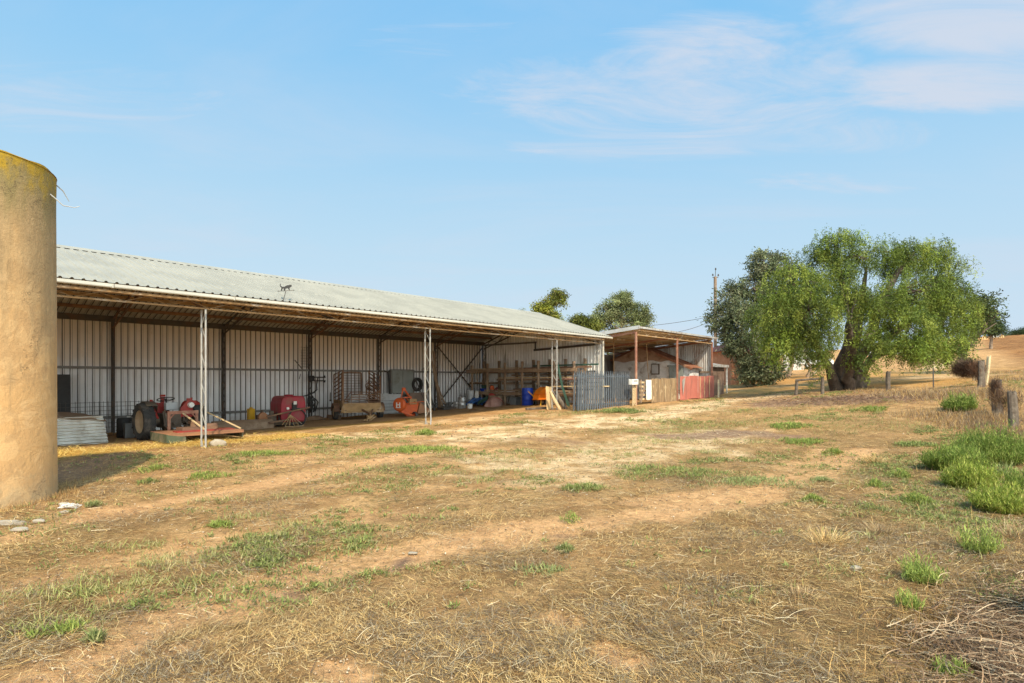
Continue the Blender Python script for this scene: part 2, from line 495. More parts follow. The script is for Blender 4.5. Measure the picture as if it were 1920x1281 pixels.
def silo_mat():
    m, k, bs, out = new_mat('rendered_ochre_concrete')
    co = k.n('ShaderNodeTexCoord').outputs['Object']
    sx = k.n('ShaderNodeSeparateXYZ'); k.put(sx.inputs[0], co); z = sx.outputs[2]
    c = k.mix(k.ramp(k.noise(co, 1.1, 6, .6), .3, .7), (.66, .39, .165), (.54, .325, .15))
    c = k.mix(k.math('MULTIPLY', k.ramp(k.noise(co, 2.4, 7, .55, 1.6), .50, .55), .5), c, (.74, .47, .22))
    c = k.mix(k.math('MULTIPLY', k.ramp(k.noise(k.scale(co, (1.3, 1.3, .9)), 1.9, 7, .6, 2.0), .54, .58), .4), c, (.45, .275, .13))
    # grey-brown weathering from the top down, in long runs
    tall = k.math('ADD', z, k.math('MULTIPLY', k.noise(k.scale(co, (1, 1, .10)), 3.4, 7, .62, .3), 4.4))
    c = k.mix(k.math('MULTIPLY', k.ramp(tall, 3.9, 6.0), .72), c, (.33, .235, .125))
    c = k.mix(k.math('MULTIPLY', k.ramp(k.noise(k.scale(co, (1, 1, .13)), 3.6, 8, .66, .4), .50, .66), .62), c, (.29, .195, .10))
    c = k.mix(k.math('MULTIPLY', k.ramp(k.noise(co, 4.5, 8, .7), .55, .75), .45), c, (.72, .48, .25))
    c = k.mix(k.math('MULTIPLY', k.ramp(k.noise(co, 7.5, 9, .72, .6), .60, .72), .35), c, (.20, .135, .075))
    edge = k.math('ADD', z, k.math('MULTIPLY', k.noise(k.scale(co, (1, 1, .25)), 3.2, 6, .65), 2.2))
    c = k.mix(k.math('MULTIPLY', k.ramp(edge, 4.75, 5.8), .75), c, (.215, .175, .07))
    l2 = k.math('ADD', z, k.math('MULTIPLY', k.noise(k.scale(co, (1, 1, .55)), 4.0, 9, .72), 2.0))
    c = k.mix(k.math('MULTIPLY', k.ramp(l2, 5.25, 5.75), .85), c, (.44, .27, .02))
    c = k.mix(k.math('MULTIPLY', k.ramp(k.noise(k.scale(co, (1, 1, .7)), 14, 8, .7), .58, .68), k.ramp(z, 3.6, 4.6)), c, (.10, .085, .04))
    c = k.mix(k.math('MULTIPLY', k.ramp(k.math('ADD', z, k.math('MULTIPLY', k.noise(co, 9, 5), .9)), .95, .45), .5), c, (.42, .33, .2))
    # hairline cracks
    vo = k.n('ShaderNodeTexVoronoi', feature='DISTANCE_TO_EDGE'); vo.inputs['Scale'].default_value = 1.7
    wc = k.n('ShaderNodeVectorMath', operation='ADD'); k.put(wc.inputs[0], co)
    nv = k.n('ShaderNodeTexNoise'); nv.inputs['Scale'].default_value = 3.0; nv.inputs['Detail'].default_value = 6; k.put(nv.inputs['Vector'], co)
    k.put(wc.inputs[1], nv.outputs[1]); k.put(vo.inputs['Vector'], wc.outputs[0])
    crack = k.math('MULTIPLY', k.ramp(vo.outputs['Distance'], .012, .0), k.ramp(k.noise(co, 1.3, 3), .48, .6))
    c = k.mix(k.math('MULTIPLY', crack, .7), c, (.13, .09, .05))
    g = k.noise(co, 60, 4, .7)
    gm = k.math('MULTIPLY_ADD', g, .3, .85)
    c = k.mix(1.0, c, k.n('ShaderNodeCombineColor', i_0=gm, i_1=gm, i_2=gm).outputs[0], 'MULTIPLY')
    k.put(bs.inputs['Base Color'], c); bs.inputs['Roughness'].default_value = .95
    bs.inputs['Specular IOR Level'].default_value = .15
    h = k.math('ADD', k.math('MULTIPLY', k.noise(co, 3.2, 6, .6, .8), .8), k.math('MULTIPLY', k.noise(co, 30, 6, .7), .30))
    b = k.n('ShaderNodeBump'); b.inputs['Strength'].default_value = .5; b.inputs['Distance'].default_value = .05
    k.put(b.inputs['Height'], h); k.put(bs.inputs['Normal'], b.outputs[0])
    return m


M['silo'] = silo_mat()


def fence_mat():
    """weathered vertical boards: each board its own tone, dark runs down the grain"""
    m, k, bs, out = new_mat('weathered_boards')
    co = k.n('ShaderNodeTexCoord').outputs['Object']
    c = k.mix(k.ramp(k.noise(k.scale(co, (7, 7, .15)), 1.0, 3), .35, .65), (.34, .22, .11), (.22, .145, .075))
    c = k.mix(k.ramp(k.noise(k.scale(co, (9, 9, .8)), 1.2, 8, .7, .5), .5, .68), c, (.085, .058, .036))
    c = k.mix(k.math('MULTIPLY', k.ramp(k.noise(k.scale(co, (3, 3, 1.5)), 1.4, 6, .6), .52, .7), .7), c, (.60, .45, .26))
    k.put(bs.inputs['Base Color'], c); bs.inputs['Roughness'].default_value = .9
    b = k.n('ShaderNodeBump'); b.inputs['Strength'].default_value = .5; b.inputs['Distance'].default_value = .02
    k.put(b.inputs['Height'], k.noise(k.scale(co, (40, 40, 3)), 1, 5)); k.put(bs.inputs['Normal'], b.outputs[0])
    return m


M['boards'] = fence_mat()
# ================================================================== ground
def seg_dist(X, Y, pts):
    d = np.full(X.shape, 1e9)
    for (ax, ay), (bx, by) in zip(pts[:-1], pts[1:]):
        vx, vy = bx - ax, by - ay
        L = vx * vx + vy * vy + 1e-12
        t = np.clip(((X - ax) * vx + (Y - ay) * vy) / L, 0, 1)
        d = np.minimum(d, np.hypot(X - ax - t * vx, Y - ay - t * vy))
    return d


def line(pxs):
    a = np.array(pxs, float); x, y = gpts(a[:, 0], a[:, 1])
    return list(zip(x, y))


_pale = [(line([(455, 822), (640, 800), (830, 790), (1000, 778)]), .8, .55),
         (line([(650, 818), (830, 812), (960, 800), (1080, 792), (1180, 782)]), 1.3, .95),
         (line([(860, 826), (1010, 808), (1120, 796), (1250, 778), (1345, 757), (1430, 745)]), 1.2, .9),
         (line([(1230, 772), (1300, 760), (1365, 750)]), .9, .9),
         (line([(1040, 868), (1140, 850), (1230, 836), (1330, 815)]), 2.0, .75),
         (line([(1000, 905), (1100, 890), (1180, 872)]), .9, .6),
         (line([(1360, 752), (1440, 742), (1500, 736)]), .8, .75),
         (line([(1720, 722), (1745, 700), (1768, 686), (1745, 672), (1762, 660)]), 1.3, .95),
         (line([(1800, 706), (1790, 690), (1760, 675)]), 2.0, .6)]
_bare = [(line([(0, 1010), (200, 960), (480, 912), (700, 868), (860, 836)]), .55, .8),
         (line([(60, 1281), (330, 1150), (600, 1060), (900, 1012), (1180, 968), (1400, 930), (1530, 885), (1620, 845)]), .5, .85),
         (line([(0, 1120), (250, 1050), (560, 985), (760, 960)]), .35, .5),
         (line([(1240, 945), (1400, 915), (1500, 890), (1580, 850)]), .7, .8),
         (line([(210, 1115), (300, 1125)]), .25, .9),
         (line([(400, 1140), (450, 1160)]), .2, .9),
         (line([(620, 1250), (660, 1265)]), .18, .9), (line([(330, 1215), (420, 1190)]), .2, .7),
         (line([(1035, 1160), (1080, 1170)]), .12, .7),
         (line([(1140, 1225), (1180, 1240)]), .14, .9),
         (line([(900, 800), (760, 830), (560, 860), (400, 890)]), .5, .5)]
_dark = [(line([(1270, 818), (1380, 812), (1470, 818)]), .9, .9), (line([(740, 1065), (760, 1045)]), .08, .9),
         (line([(1040, 1003), (1070, 1006)]), .07, .8), (line([(540, 1110), (575, 1128)]), .12, .6),
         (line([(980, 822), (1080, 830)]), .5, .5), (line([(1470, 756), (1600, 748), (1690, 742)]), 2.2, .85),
         (line([(110, 905), (150, 880), (200, 858)]), .8, .9), (line([(500, 835), (700, 828), (800, 826)]), .3, .45)]  # first strip paints the silo's cast shadow into the soil colour
_orange = [(line([(1400, 734), (1520, 727), (1680, 718), (1780, 716)]), 3.0, .9),
           (line([(1480, 712), (1600, 706), (1720, 700)]), 5.0, .8)]
_hay = [([tuple(S(s, 16.5 + .1 * math.sin(s * 3))[:2]) for s in np.arange(-2, 9, .5)], .95, .95),
        ([tuple(S(s, 18.3)[:2]) for s in np.arange(9, 15, .5)], .5, .75)]
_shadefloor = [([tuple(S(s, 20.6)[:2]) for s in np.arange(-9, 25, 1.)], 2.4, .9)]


def masks(X, Y):
    w = (fbm(X * .8, Y * .8, 21, 4) - .5); w2 = (fbm(X * 3.3, Y * 3.3, 22, 4) - .5)

    def band(L, ragged=1.0):
        m = np.zeros(X.shape)
        for pts, wd, amt in L:
            near = seg_dist(X, Y, pts)
            d = near + (w * 1.5 + w2 * .8) * wd * ragged
            m = np.maximum(m, amt * sstep(wd * 1.15, wd * .35, d))
        return m
    pale = band(_pale, 1.3) * sstep(.30, .55, fbm(X * 1.6, Y * 1.6, 31, 4) + .08)
    bare = band(_bare)
    dark = band(_dark)
    orange = band(_orange)
    hay = band(_hay)
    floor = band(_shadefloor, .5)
    # the ploughed slope on the right, past the fence line
    fx = np.interp(Y, [0, 6, 10, 15, 23, 30, 45, 75, 150], [5.5, 8, 10.6, 13.6, 19.5, 25, 37, 61, 120])
    field = sstep(1.0, 5.0, X - fx + w * 2) * sstep(19, 27, Y)
    # matted dry grass, thickest in the foreground and to the right
    mat_ = .46 + .5 * (fbm(X * .9, Y * .9, 41, 4) - .5) * 2 + .25 * sstep(7.5, 3.2, Y) + .3 * sstep(-.05, .45, X / np.maximum(Y, 1)) * sstep(24, 12, Y)
    straw = np.clip(mat_, 0, 1) * (1 - bare * .9) * (1 - pale * .8) * (1 - dark) * (1 - .85 * field) * (1 - floor)
    straw = straw * sstep(60, 25, Y)
    green = sstep(.56, .74, fbm(X * .55 + 3, Y * .55, 51, 5)) * sstep(4, 7, Y) * (1 - field) * (1 - floor) * sstep(34, 24, Y) * .35
    return dict(pale=pale, bare=bare, dark=dark, orange=orange, hay=hay, floor=floor, field=field, straw=straw, green=green)


def axis(lo, hi, dense_lo, dense_hi, step, g):
    mid = list(np.arange(dense_lo, dense_hi, step))
    up = []; x = dense_hi; st = step
    while x < hi: up.append(x); st *= g; x += st
    up.append(hi)
    dn = []; x = dense_lo; st = step
    while x > lo:
        st *= g; x -= st; dn.append(max(x, lo))
    return np.array(dn[::-1] + mid + up)


def build_ground():
    xs = axis(-420, 520, -7, 7, .065, 1.022)
    ys = axis(-60, 700, 2.0, 11, .06, 1.017)
    X, Y = np.meshgrid(xs, ys)
    Z = terr(X, Y)
    mk = masks(X, Y)
    near = sstep(30, 10, Y)
    Z = Z + near * (fbm(X * 7, Y * 7, 5, 3) - .5) * .035 * (1 - mk['bare'] * .6) - near * mk['bare'] * .02
    # clods in the ploughed field
    Z = Z + mk['field'] * ((fbm(X * .35, Y * .35, 6, 3) - .5) * .35 + (fbm(X * 1.3, Y * 1.3, 8, 3) - .5) * .25 * sstep(110, 50, Y))
    V = np.stack([X, Y, Z], -1).reshape(-1, 3)
    ny, nx = X.shape
    i = np.arange(ny * nx).reshape(ny, nx)
    Fq = np.stack([i[:-1, :-1], i[:-1, 1:], i[1:, 1:], i[1:, :-1]], -1).reshape(-1, 4)
    m, k, bs, out = new_mat('ground_soil')
    co = k.n('ShaderNodeNewGeometry').outputs['Position']
    A = {n: k.n('ShaderNodeAttribute', attribute_name=n).outputs['Fac'] for n in mk}
    n1 = k.noise(co, 1.7, 8, .62); n2 = k.noise(co, 9, 8, .7); n3 = k.noise(co, 45, 6, .7); n0 = k.noise(co, .35, 5, .6)
    c = k.mix(k.ramp(n1, .36, .64), (.42, .225, .098), (.68, .41, .20))
    c = k.mix(k.math('MULTIPLY', k.ramp(n0, .5, .72), .5), c, (.68, .38, .16))
    c = k.mix(k.math('MULTIPLY', k.ramp(n2, .49, .66), .72), c, (.175, .10, .05))
    c = k.mix(k.math('MULTIPLY', k.ramp(k.noise(co, .8, 9, .68), .50, .66), .55), c, (.22, .125, .06))
    c = k.mix(k.math('MULTIPLY', A['bare'], .85), c, k.mix(k.ramp(n2, .35, .65), (.80, .475, .255), (.58, .32, .16)))
    # straw litter: fine streaks, light and dark
    s1 = k.noise(k.scale(co, (38, 150, 40)), 1.0, 3, .7, 1.2); s2 = k.noise(k.scale(co, (150, 34, 40)), 1.0, 3, .7, 1.2)
    sm = k.math('MAXIMUM', s1, s2)
    pt = k.math('MULTIPLY', k.ramp(k.noise(co, 2.6, 8, .7), .40, .62), k.ramp(k.noise(co, .7, 5, .6), .35, .6))
    sc = k.mix(k.ramp(sm, .48, .70), k.mix(pt, (.21, .125, .058), (.095, .06, .034)), k.mix(pt, (.80, .56, .25), (.46, .32, .165)))
    c = k.mix(k.math('MULTIPLY', k.math('MULTIPLY', A['straw'], k.ramp(n2, .25, .6)), .95), c, sc)
    pc = k.mix(k.ramp(n2, .4, .62), (.84, .67, .45), (.70, .51, .30))
    c = k.mix(k.math('MULTIPLY', A['pale'], k.ramp(k.noise(co, 2.6, 8, .7), .34, .60)), c, pc)
    c = k.mix(A['orange'], c, k.mix(k.ramp(n2, .35, .65), (.60, .34, .12), (.44, .24, .09)))
    c = k.mix(A['hay'], c, k.mix(k.ramp(sm, .5, .72), (.52, .31, .085), (.76, .53, .16)))
    c = k.mix(k.math('MULTIPLY', A['green'], k.ramp(n2, .42, .58)), c, (.19, .20, .06))
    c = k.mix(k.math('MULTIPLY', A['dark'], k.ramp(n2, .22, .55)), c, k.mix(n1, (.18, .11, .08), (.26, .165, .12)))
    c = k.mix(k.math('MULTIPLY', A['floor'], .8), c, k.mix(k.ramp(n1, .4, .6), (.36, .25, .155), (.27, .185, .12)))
    wv = k.noise(k.scale(co, (.22, .9, .2)), 1.0, 9, .72, 2.5)
    fc = k.mix(k.ramp(wv, .42, .58), (.17, .075, .03), (.42, .205, .08))
    fc = k.mix(k.math('MULTIPLY', k.ramp(n0, .45, .7), .6), fc, (.44, .235, .10))
    fc = k.mix(k.math('MULTIPLY', k.ramp(k.noise(k.scale(co, (.03, .22, .1)), 1.0, 3, .5, 3.5), .60, .645), .7), fc, (.15, .075, .035))
    rw = k.noise(k.scale(co, (.05, .55, .1)), 1.0, 5, .6, 1.5)
    fc = k.mix(k.math('MULTIPLY', k.ramp(k.math('ABSOLUTE', k.math('SUBTRACT', rw, .5)), .022, .004), .75), fc, (.11, .05, .022))
    c = k.mix(A['field'], c, fc)
    c = k.mix(k.math('MULTIPLY', k.ramp(n3, .62, .72), .5), c, (.70, .58, .42))
    g = k.math('MULTIPLY_ADD', n3, 1.3, .42)
    c = k.mix(1.0, c, k.n('ShaderNodeCombineColor', i_0=g, i_1=k.math('MULTIPLY', g, .955), i_2=k.math('MULTIPLY', g, .85)).outputs[0], 'MULTIPLY')
    k.put(bs.inputs['Base Color'], c); bs.inputs['Roughness'].default_value = .97; bs.inputs['Specular IOR Level'].default_value = .1
    h = k.math('ADD', k.math('MULTIPLY', n2, .8), k.math('MULTIPLY', n3, .35))
    h = k.math('ADD', h, k.math('MULTIPLY', k.math('MULTIPLY', sm, A['straw']), .8))
    b = k.n('ShaderNodeBump'); b.inputs['Strength'].default_value = .9; b.inputs['Distance'].default_value = .07
    k.put(b.inputs['Height'], h); k.put(bs.inputs['Normal'], b.outputs[0])
    o = arr_mesh('ground', V, Fq, m, smooth=True)
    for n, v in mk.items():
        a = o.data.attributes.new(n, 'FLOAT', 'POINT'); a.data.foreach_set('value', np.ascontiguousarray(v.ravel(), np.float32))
    tag(o, 'bare brown farmyard earth with matted dry grass and pale wheel tracks', kind='structure')


build_ground()

# ================================================================== camera, sky, sun
cam = bpy.data.cameras.new('camera'); cam.sensor_width = 36; cam.lens = F / 1920 * 36
cam.shift_y = (HY - 640.5) / 1920; cam.clip_end = 3000; cam.clip_start = .05
co_ = bpy.data.objects.new('camera', cam); col.objects.link(co_)
co_.location = (0, 0, HC); co_.rotation_euler = (R(90), 0, 0)
scene.camera = co_

SUN_EL = R(45)
SUN_TRAVEL = Vector((-.29, .957, 0)).normalized()     # horizontal direction the light travels
SUN_AZ = math.atan2(-SUN_TRAVEL.x, -SUN_TRAVEL.y)    # bearing of the sun, clockwise from +Y
sun = bpy.data.lights.new('sun', 'SUN'); sun.energy = 5.0; sun.angle = R(.5); sun.color = (1.0, .875, .665)
so = bpy.data.objects.new('sun', sun); col.objects.link(so)
dv = Vector((SUN_TRAVEL.x * math.cos(SUN_EL), SUN_TRAVEL.y * math.cos(SUN_EL), -math.sin(SUN_EL)))
so.rotation_euler = dv.to_track_quat('-Z', 'Y').to_euler()
so.location = (6, -12, 14)

w = bpy.data.worlds.new('World'); scene.world = w; w.use_nodes = True
for nd in list(w.node_tree.nodes): w.node_tree.nodes.remove(nd)
k = NT(w.node_tree)
wo = k.n('ShaderNodeOutputWorld'); bg = k.n('ShaderNodeBackground'); bg.inputs[1].default_value = .12
w.node_tree.links.new(bg.outputs[0], wo.inputs[0])
sky = k.n('ShaderNodeTexSky', sky_type='NISHITA'); sky.sun_disc = False
sky.sun_elevation = SUN_EL; sky.sun_rotation = SUN_AZ; sky.air_density = 1.0; sky.dust_density = .6; sky.ozone_density = 1.4
# thin cirrus on a flat layer high above the place
gv = k.n('ShaderNodeTexCoord').outputs['Generated']
sx = k.n('ShaderNodeSeparateXYZ'); k.put(sx.inputs[0], gv)
zz = k.math('MAXIMUM', sx.outputs[2], .04)
u = k.math('DIVIDE', sx.outputs[0], k.math('ADD', zz, .10)); v = k.math('DIVIDE', sx.outputs[1], k.math('ADD', zz, .10))
pv = k.n('ShaderNodeCombineXYZ', i_0=u, i_1=v, i_2=0.0).outputs[0]
pr_ = k.n('ShaderNodeMapping'); k.put(pr_.inputs['Vector'], pv); pr_.inputs['Rotation'].default_value = (0, 0, .5); pr_.inputs['Scale'].default_value = (.55, 1.5, 1)
c1 = k.noise(pr_.outputs[0], 2.4, 12, .66, 1.3)
lay = None
for bu, bv, ru, rv, am in [(0.439, 1.616, 0.383, 0.161, 0.3), (0.496, 1.431, 0.196, 0.085, 0.34), (0.219, 1.561, 0.174, 0.09, 0.22), (0.393, 1.906, 0.281, 0.132, 0.2), (1.059, 1.284, 0.244, 0.09, 0.4), (1.202, 1.527, 0.222, 0.082, 0.4), (0.808, 1.346, 0.109, 0.051, 0.22), (0.824, 1.465, 0.053, 0.045, 0.25), (0.915, 1.807, 0.411, 0.091, 0.14), (1.213, 2.156, 0.225, 0.061, 0.18), (-1.217, 1.602, 0.315, 0.116, 0.16), (-0.131, 1.401, 0.21, 0.056, 0.14)]:      # where the thin clouds hang: centre, spread, weight
    e = k.math('ADD', k.math('POWER', k.math('ABSOLUTE', k.math('DIVIDE', k.math('SUBTRACT', u, bu), ru)), 2.0), k.math('POWER', k.math('ABSOLUTE', k.math('DIVIDE', k.math('SUBTRACT', v, bv), rv)), 2.0))
    g_ = k.math('MULTIPLY', k.ramp(e, 4.2, 0.0), am * 1.2)
    lay = g_ if lay is None else k.math('MAXIMUM', lay, g_)
cov = k.math('MULTIPLY', k.ramp(k.math('ADD', k.math('MULTIPLY', c1, 1.25), lay), .66, 1.22), k.ramp(lay, 0.0, .16))
c3 = k.noise(k.scale(pv, (.35, .8, 1)), 1.4, 9, .6, .6)
veil = k.math('MULTIPLY', k.ramp(c3, .42, .78), .40)
cov = k.math('MAXIMUM', k.math('MULTIPLY', cov, .85), veil)
# the clear sky is lifted away from the horizon, as a lightly hazed summer sky is
sp = k.n('ShaderNodeSeparateColor'); k.put(sp.inputs[0], sky.outputs[0])
hz2 = k.math('MULTIPLY', k.ramp(sx.outputs[2], .60, .04), .72)
chs = [k.math('MULTIPLY', k.math('POWER', k.math('MULTIPLY', sp.outputs[i], .12), g_), a_ / .12) for i, (a_, g_) in enumerate(((.80, .60), (.83, .25), (.93, .03)))]
tint = k.n('ShaderNodeCombineColor', i_0=chs[0], i_1=chs[1], i_2=chs[2]).outputs[0]
tint = k.mix(hz2, tint, (5.0, 6.3, 7.35))
clear = k.mix(cov, tint, (5.6, 6.05, 6.95))
# extra glow added to the sunward half of the sky, filling the shed interior
dt = k.math('ADD', k.math('MULTIPLY', sx.outputs[0], -SUN_TRAVEL.x), k.math('MULTIPLY', sx.outputs[1], -SUN_TRAVEL.y))
fill_glow = k.math('MULTIPLY', k.ramp(dt, .05, .85), 2.5)
k.put(bg.inputs[0], k.mix(1.0, clear, k.n('ShaderNodeCombineColor', i_0=k.math('MULTIPLY_ADD', fill_glow, 1.15, 1.0), i_1=k.math('ADD', fill_glow, 1.0), i_2=k.math('MULTIPLY_ADD', fill_glow, .82, 1.0)).outputs[0], 'MULTIPLY'))

scene.view_settings.view_transform = 'Standard'; scene.view_settings.look = 'None'
scene.view_settings.exposure = 0; scene.view_settings.gamma = 1
scene.render.engine = 'CYCLES'
scene.cycles.max_bounces = 6; scene.cycles.diffuse_bounces = 4; scene.cycles.glossy_bounces = 2; scene.cycles.transmission_bounces = 3
scene.cycles.transparent_max_bounces = 4
scene.cycles.use_denoising = True
scene.render.film_transparent = False
# ================================================================== the long open shed
S0, S1 = -9.0, 23.93          # its two ends along the long axis
PF, PR_, PM = 15.2, 23.4, 19.3
ZE, ZR = 3.80, 5.24           # eave and ridge heights
SL = (ZR - ZE) / (PM - 14.9)


def roofz(p): return ZR - abs(p - PM) * SL


shed_root = thing('farm_shed', 'long open-fronted farm shed of ribbed steel sheets with a pale low gable roof', 'shed', S(7, PM, 0), PHI)
T0 = Matrix.Translation((-7, -PM, 0))


def mb(): return MB(T0.copy())


# rear wall, seen from inside: ribs stand out towards the yard
b = mb(); b.ribbed((S0, PR_ + .05, 0), (1, 0, 0), (0, -1, 0), S1 - S0, lambda q: (0, 0, -.5), lambda q: (0, 0, roofz(PR_) - .03), .205, .04)
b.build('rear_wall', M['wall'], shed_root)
b = mb(); b.ribbed((S1 + .06, PR_, 0), (0, -1, 0), (-1, 0, 0), PR_ - PF + .02, lambda q: (0, 0, -.2),
                   lambda q: (0, 0, roofz(PR_ - q) - .03), .19, .035)
b.build('end_wall', M['endwall'], shed_root)
b = mb(); b.ribbed((S0 - .05, PF, 0), (0, 1, 0), (-1, 0, 0), PR_ - PF, lambda q: (0, 0, -.5), lambda q: (0, 0, roofz(PF + q) - .03), .19, .035)
b.build('end_wall', M['endwall'], shed_root)
# roof: outer sheets (ribs up) and their dark underside, both real
L = S1 + .28 - (S0 - .3)
bf = mb()
bf.ribbed((S0 - .3, 14.86, 0), (1, 0, 0), (0, -SL * .9, .95), L, lambda q: (0, 0, roofz(14.86) + .03), lambda q: (0, PM - 14.86, ZR + .03), .2, .032)
bf.ribbed((S0 - .3, 23.74, 0), (1, 0, 0), (0, SL * .9, .95), L, lambda q: (0, 0, roofz(23.74) + .03), lambda q: (0, PM - 23.74, ZR + .03), .2, .032)
roof = bf.build('roof', M['roof'], shed_root)
bu = mb()
bu.ribbed((S0 - .29, 14.9, 0), (1, 0, 0), (0, 0, -1), L - .02, lambda q: (0, 0, roofz(14.9) + .012), lambda q: (0, PM - 14.9, ZR + .012), .2, -.03)
bu.ribbed((S0 - .29, 23.70, 0), (1, 0, 0), (0, 0, -1), L - .02, lambda q: (0, 0, roofz(23.70) + .012), lambda q: (0, PM - 23.70, ZR + .012), .2, -.03)
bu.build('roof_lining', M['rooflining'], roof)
b = mb()
for i in range(9):
    a0 = S0 - .3 + i * L / 9; a1 = a0 + L / 9 + .04
    z = ZR + .075 + .004 * (i % 2)
    b.add([(a0, PM - .20, z - .09), (a1, PM - .20, z - .09), (a1, PM, z + .012), (a0, PM, z + .012), (a1, PM + .2, z - .09), (a0, PM + .2, z - .09)],
          [(0, 1, 2, 3), (3, 2, 4, 5)])
b.build('ridge_cap', M['roof'], roof)
b = mb()
b.beam((S1 + .265, 14.84, roofz(14.84) + .0), (S1 + .265, PM, ZR), .03, .13); b.beam((S1 + .265, PM + .01, ZR), (S1 + .265, 23.74, roofz(23.74)), .03, .13)
b.build('barge_flashing', M['roof'], roof)
# gutter in lengths with visible joints
b = mb()
prof = [(0, .0), (-.115, 0.0), (-.125, .02), (-.118, .082), (-.108, .082), (-.112, .022), (0, .012)]
n = 13
for i in range(n):
    a0 = S0 - .3 + i * L / n; a1 = S0 - .3 + (i + 1) * L / n - .012
    vs = [(a0, 14.86 + q, 3.70 + z) for q, z in prof] + [(a1, 14.86 + q, 3.70 + z) for q, z in prof]
    m_ = len(prof)
    b.add(vs, [(j, j + 1, j + 1 + m_, j + m_) for j in range(m_ - 1)] + [tuple(range(m_)), tuple(range(2 * m_ - 1, m_ - 1, -1))])
    b.box((a1 - .02, 14.795, 3.738), (.03, .140, .09))
b.build('gutter', M['gutter'], shed_root)
# eave girder under the gutter: two rusty chords and a zigzag between
b = mb()
b.beam((S0, PF - .02, 3.665), (S1, PF - .02, 3.665), .05, .075)
b.beam((S0, PF - .16, 3.655), (S1, PF - .16, 3.655), .06, .045)
b.beam((S0, PF + .02, 3.47), (S1, PF + .02, 3.47), .04, .04)
x = S0; up = True
while x < S1 - .5:
    b.tube([(x, PF - .01, 3.48 if up else 3.63), (x + .46, PF - .01, 3.63 if up else 3.48)], .007, 4); x += .46; up = not up
b.build('eave_girder', M['rustlight'], shed_root)


def lattice(b, s, p0, p1, z0, z1, r=.026, pitch=.34, chord='tube', jog=0.0):
    for j, p in enumerate((p0, p1)):
        pts = [(s, p, z0), (s + jog * .3, p, z0 + (z1 - z0) * .12), (s, p, z0 + (z1 - z0) * .4), (s, p, z1)]
        b.tube(pts, r, 8)
    n = max(2, int((z1 - z0) / pitch)); st = (z1 - z0 - .1) / n
    for i in range(n):
        za = z0 + .05 + i * st; zb = za + st
        a, c = (p0, p1) if i % 2 == 0 else (p1, p0)
        b.tube([(s, a, za), (s, c, zb)], r * .36, 6)


front_s = [-9.0 + .05, -1.69, 5.63, 12.95, 20.27, 23.80]
for s in front_s:
    b = mb(); g = S(s, PF).z
    lattice(b, s, PF, PF + .27, g - .25, 3.46, .025, .36, jog=.12 if s in (12.95,) else .0)
    b.build('front_post', M['galv'], shed_root, smooth=True)
b = mb(); b.tube([(S1 - .02, PF - .10, .2), (S1 - .02, PF - .10, 3.64)], .05, 12); b.build('downpipe', M['gutter'], shed_root, smooth=True)
rear_s = [23.93 - 3.66 * i for i in range(10)]
for s in rear_s:
    b = mb()
    if s < S0: continue
    b.beam((s, PR_ - .02, -.4), (s, PR_ - .02, 3.75), .07, .06)
    b.beam((s, PR_ - .26, -.4), (s, PR_ - .26, 3.72), .035, .035)
    z = -.1
    sd = 1
    while z < 3.5:
        b.tube([(s, PR_ - .25 if sd > 0 else PR_ - .05, z), (s, PR_ - .05 if sd > 0 else PR_ - .25, z + .26)], .013, 5); z += .26; sd = -sd
    b.build('rear_post', M['darksteel'], shed_root)
for z in (2.10, .40):
    for i in range(len(rear_s) - 1):
        b = mb(); a1, a0 = rear_s[i], max(rear_s[i + 1], S0)
        if a1 <= S0: continue
        b.beam((a0 + .04, PR_ - .055, z), (a1 - .04, PR_ - .055, z), .045, .085)
        b.build('girt', M['girt'], shed_root)
for z, pa, pb in ((2.10, PR_ - .3, PF + .35), (3.70, PR_ - .2, PM)):
    b = mb(); b.beam((S1 - .03, pa, z), (S1 - .03, pb, z), .05, .09); b.build('girt', M['girt'], shed_root)
b = mb(); b.beam((S1 - .12, PM + .1, 3.28), (S1 - .12, PF + .25, 3.44), .06, .11); b.beam((S1 - .12, PM, 3.72), (S1 - .12, PM, 3.25), .06, .05)
b.build('girt', M['darksteel'], shed_root)
# purlins along the roof
for p in (16.1, 17.3, 18.5, 19.05, 19.55, 20.2, 21.75, 22.65):
    b = mb(); b.beam((S0, p, roofz(p) - .075), (S1, p, roofz(p) - .075), .05, .11); b.build('purlin', M['rustlight'] if p == 21.75 else M['rust'], shed_root)
b = mb(); b.beam((S0, PR_ - .10, 3.78), (S1, PR_ - .10, 3.78), .12, .20); b.build('purlin', M['darksteel'], shed_root)
# roof trusses: light angle trusses at every second rear post, plain rafters between
for i, s in enumerate(rear_s):
    if s < S0: continue
    b = mb()
    for pa, pb in ((PF + .1, PM), (PR_ - .12, PM)):
        sg = 1 if pb > pa else -1
        za, zb = roofz(pa) - .16, roofz(pb) - .16
        b.beam((s, pa, za), (s, pb - sg * .02, zb), .05, .05)
        b.beam((s, pa, za - .30), (s, pb - sg * .02, zb - .36), .045, .045)
        n = 7
        for j in range(n):
            t0, t1 = j / n, (j + 1) / n
            q0 = pa + (pb - pa) * t0; q1 = pa + (pb - pa) * t1
            z0 = za + (zb - za) * t0; z1 = za + (zb - za) * t1
            b.beam((s, q0, z0 - (.32 if j % 2 == 0 else 0)), (s, q1, z1 - (0 if j % 2 == 0 else .33)), .022, .022)
    b.build('truss', M['rust'] if i % 2 else M['darksteel'], shed_root)
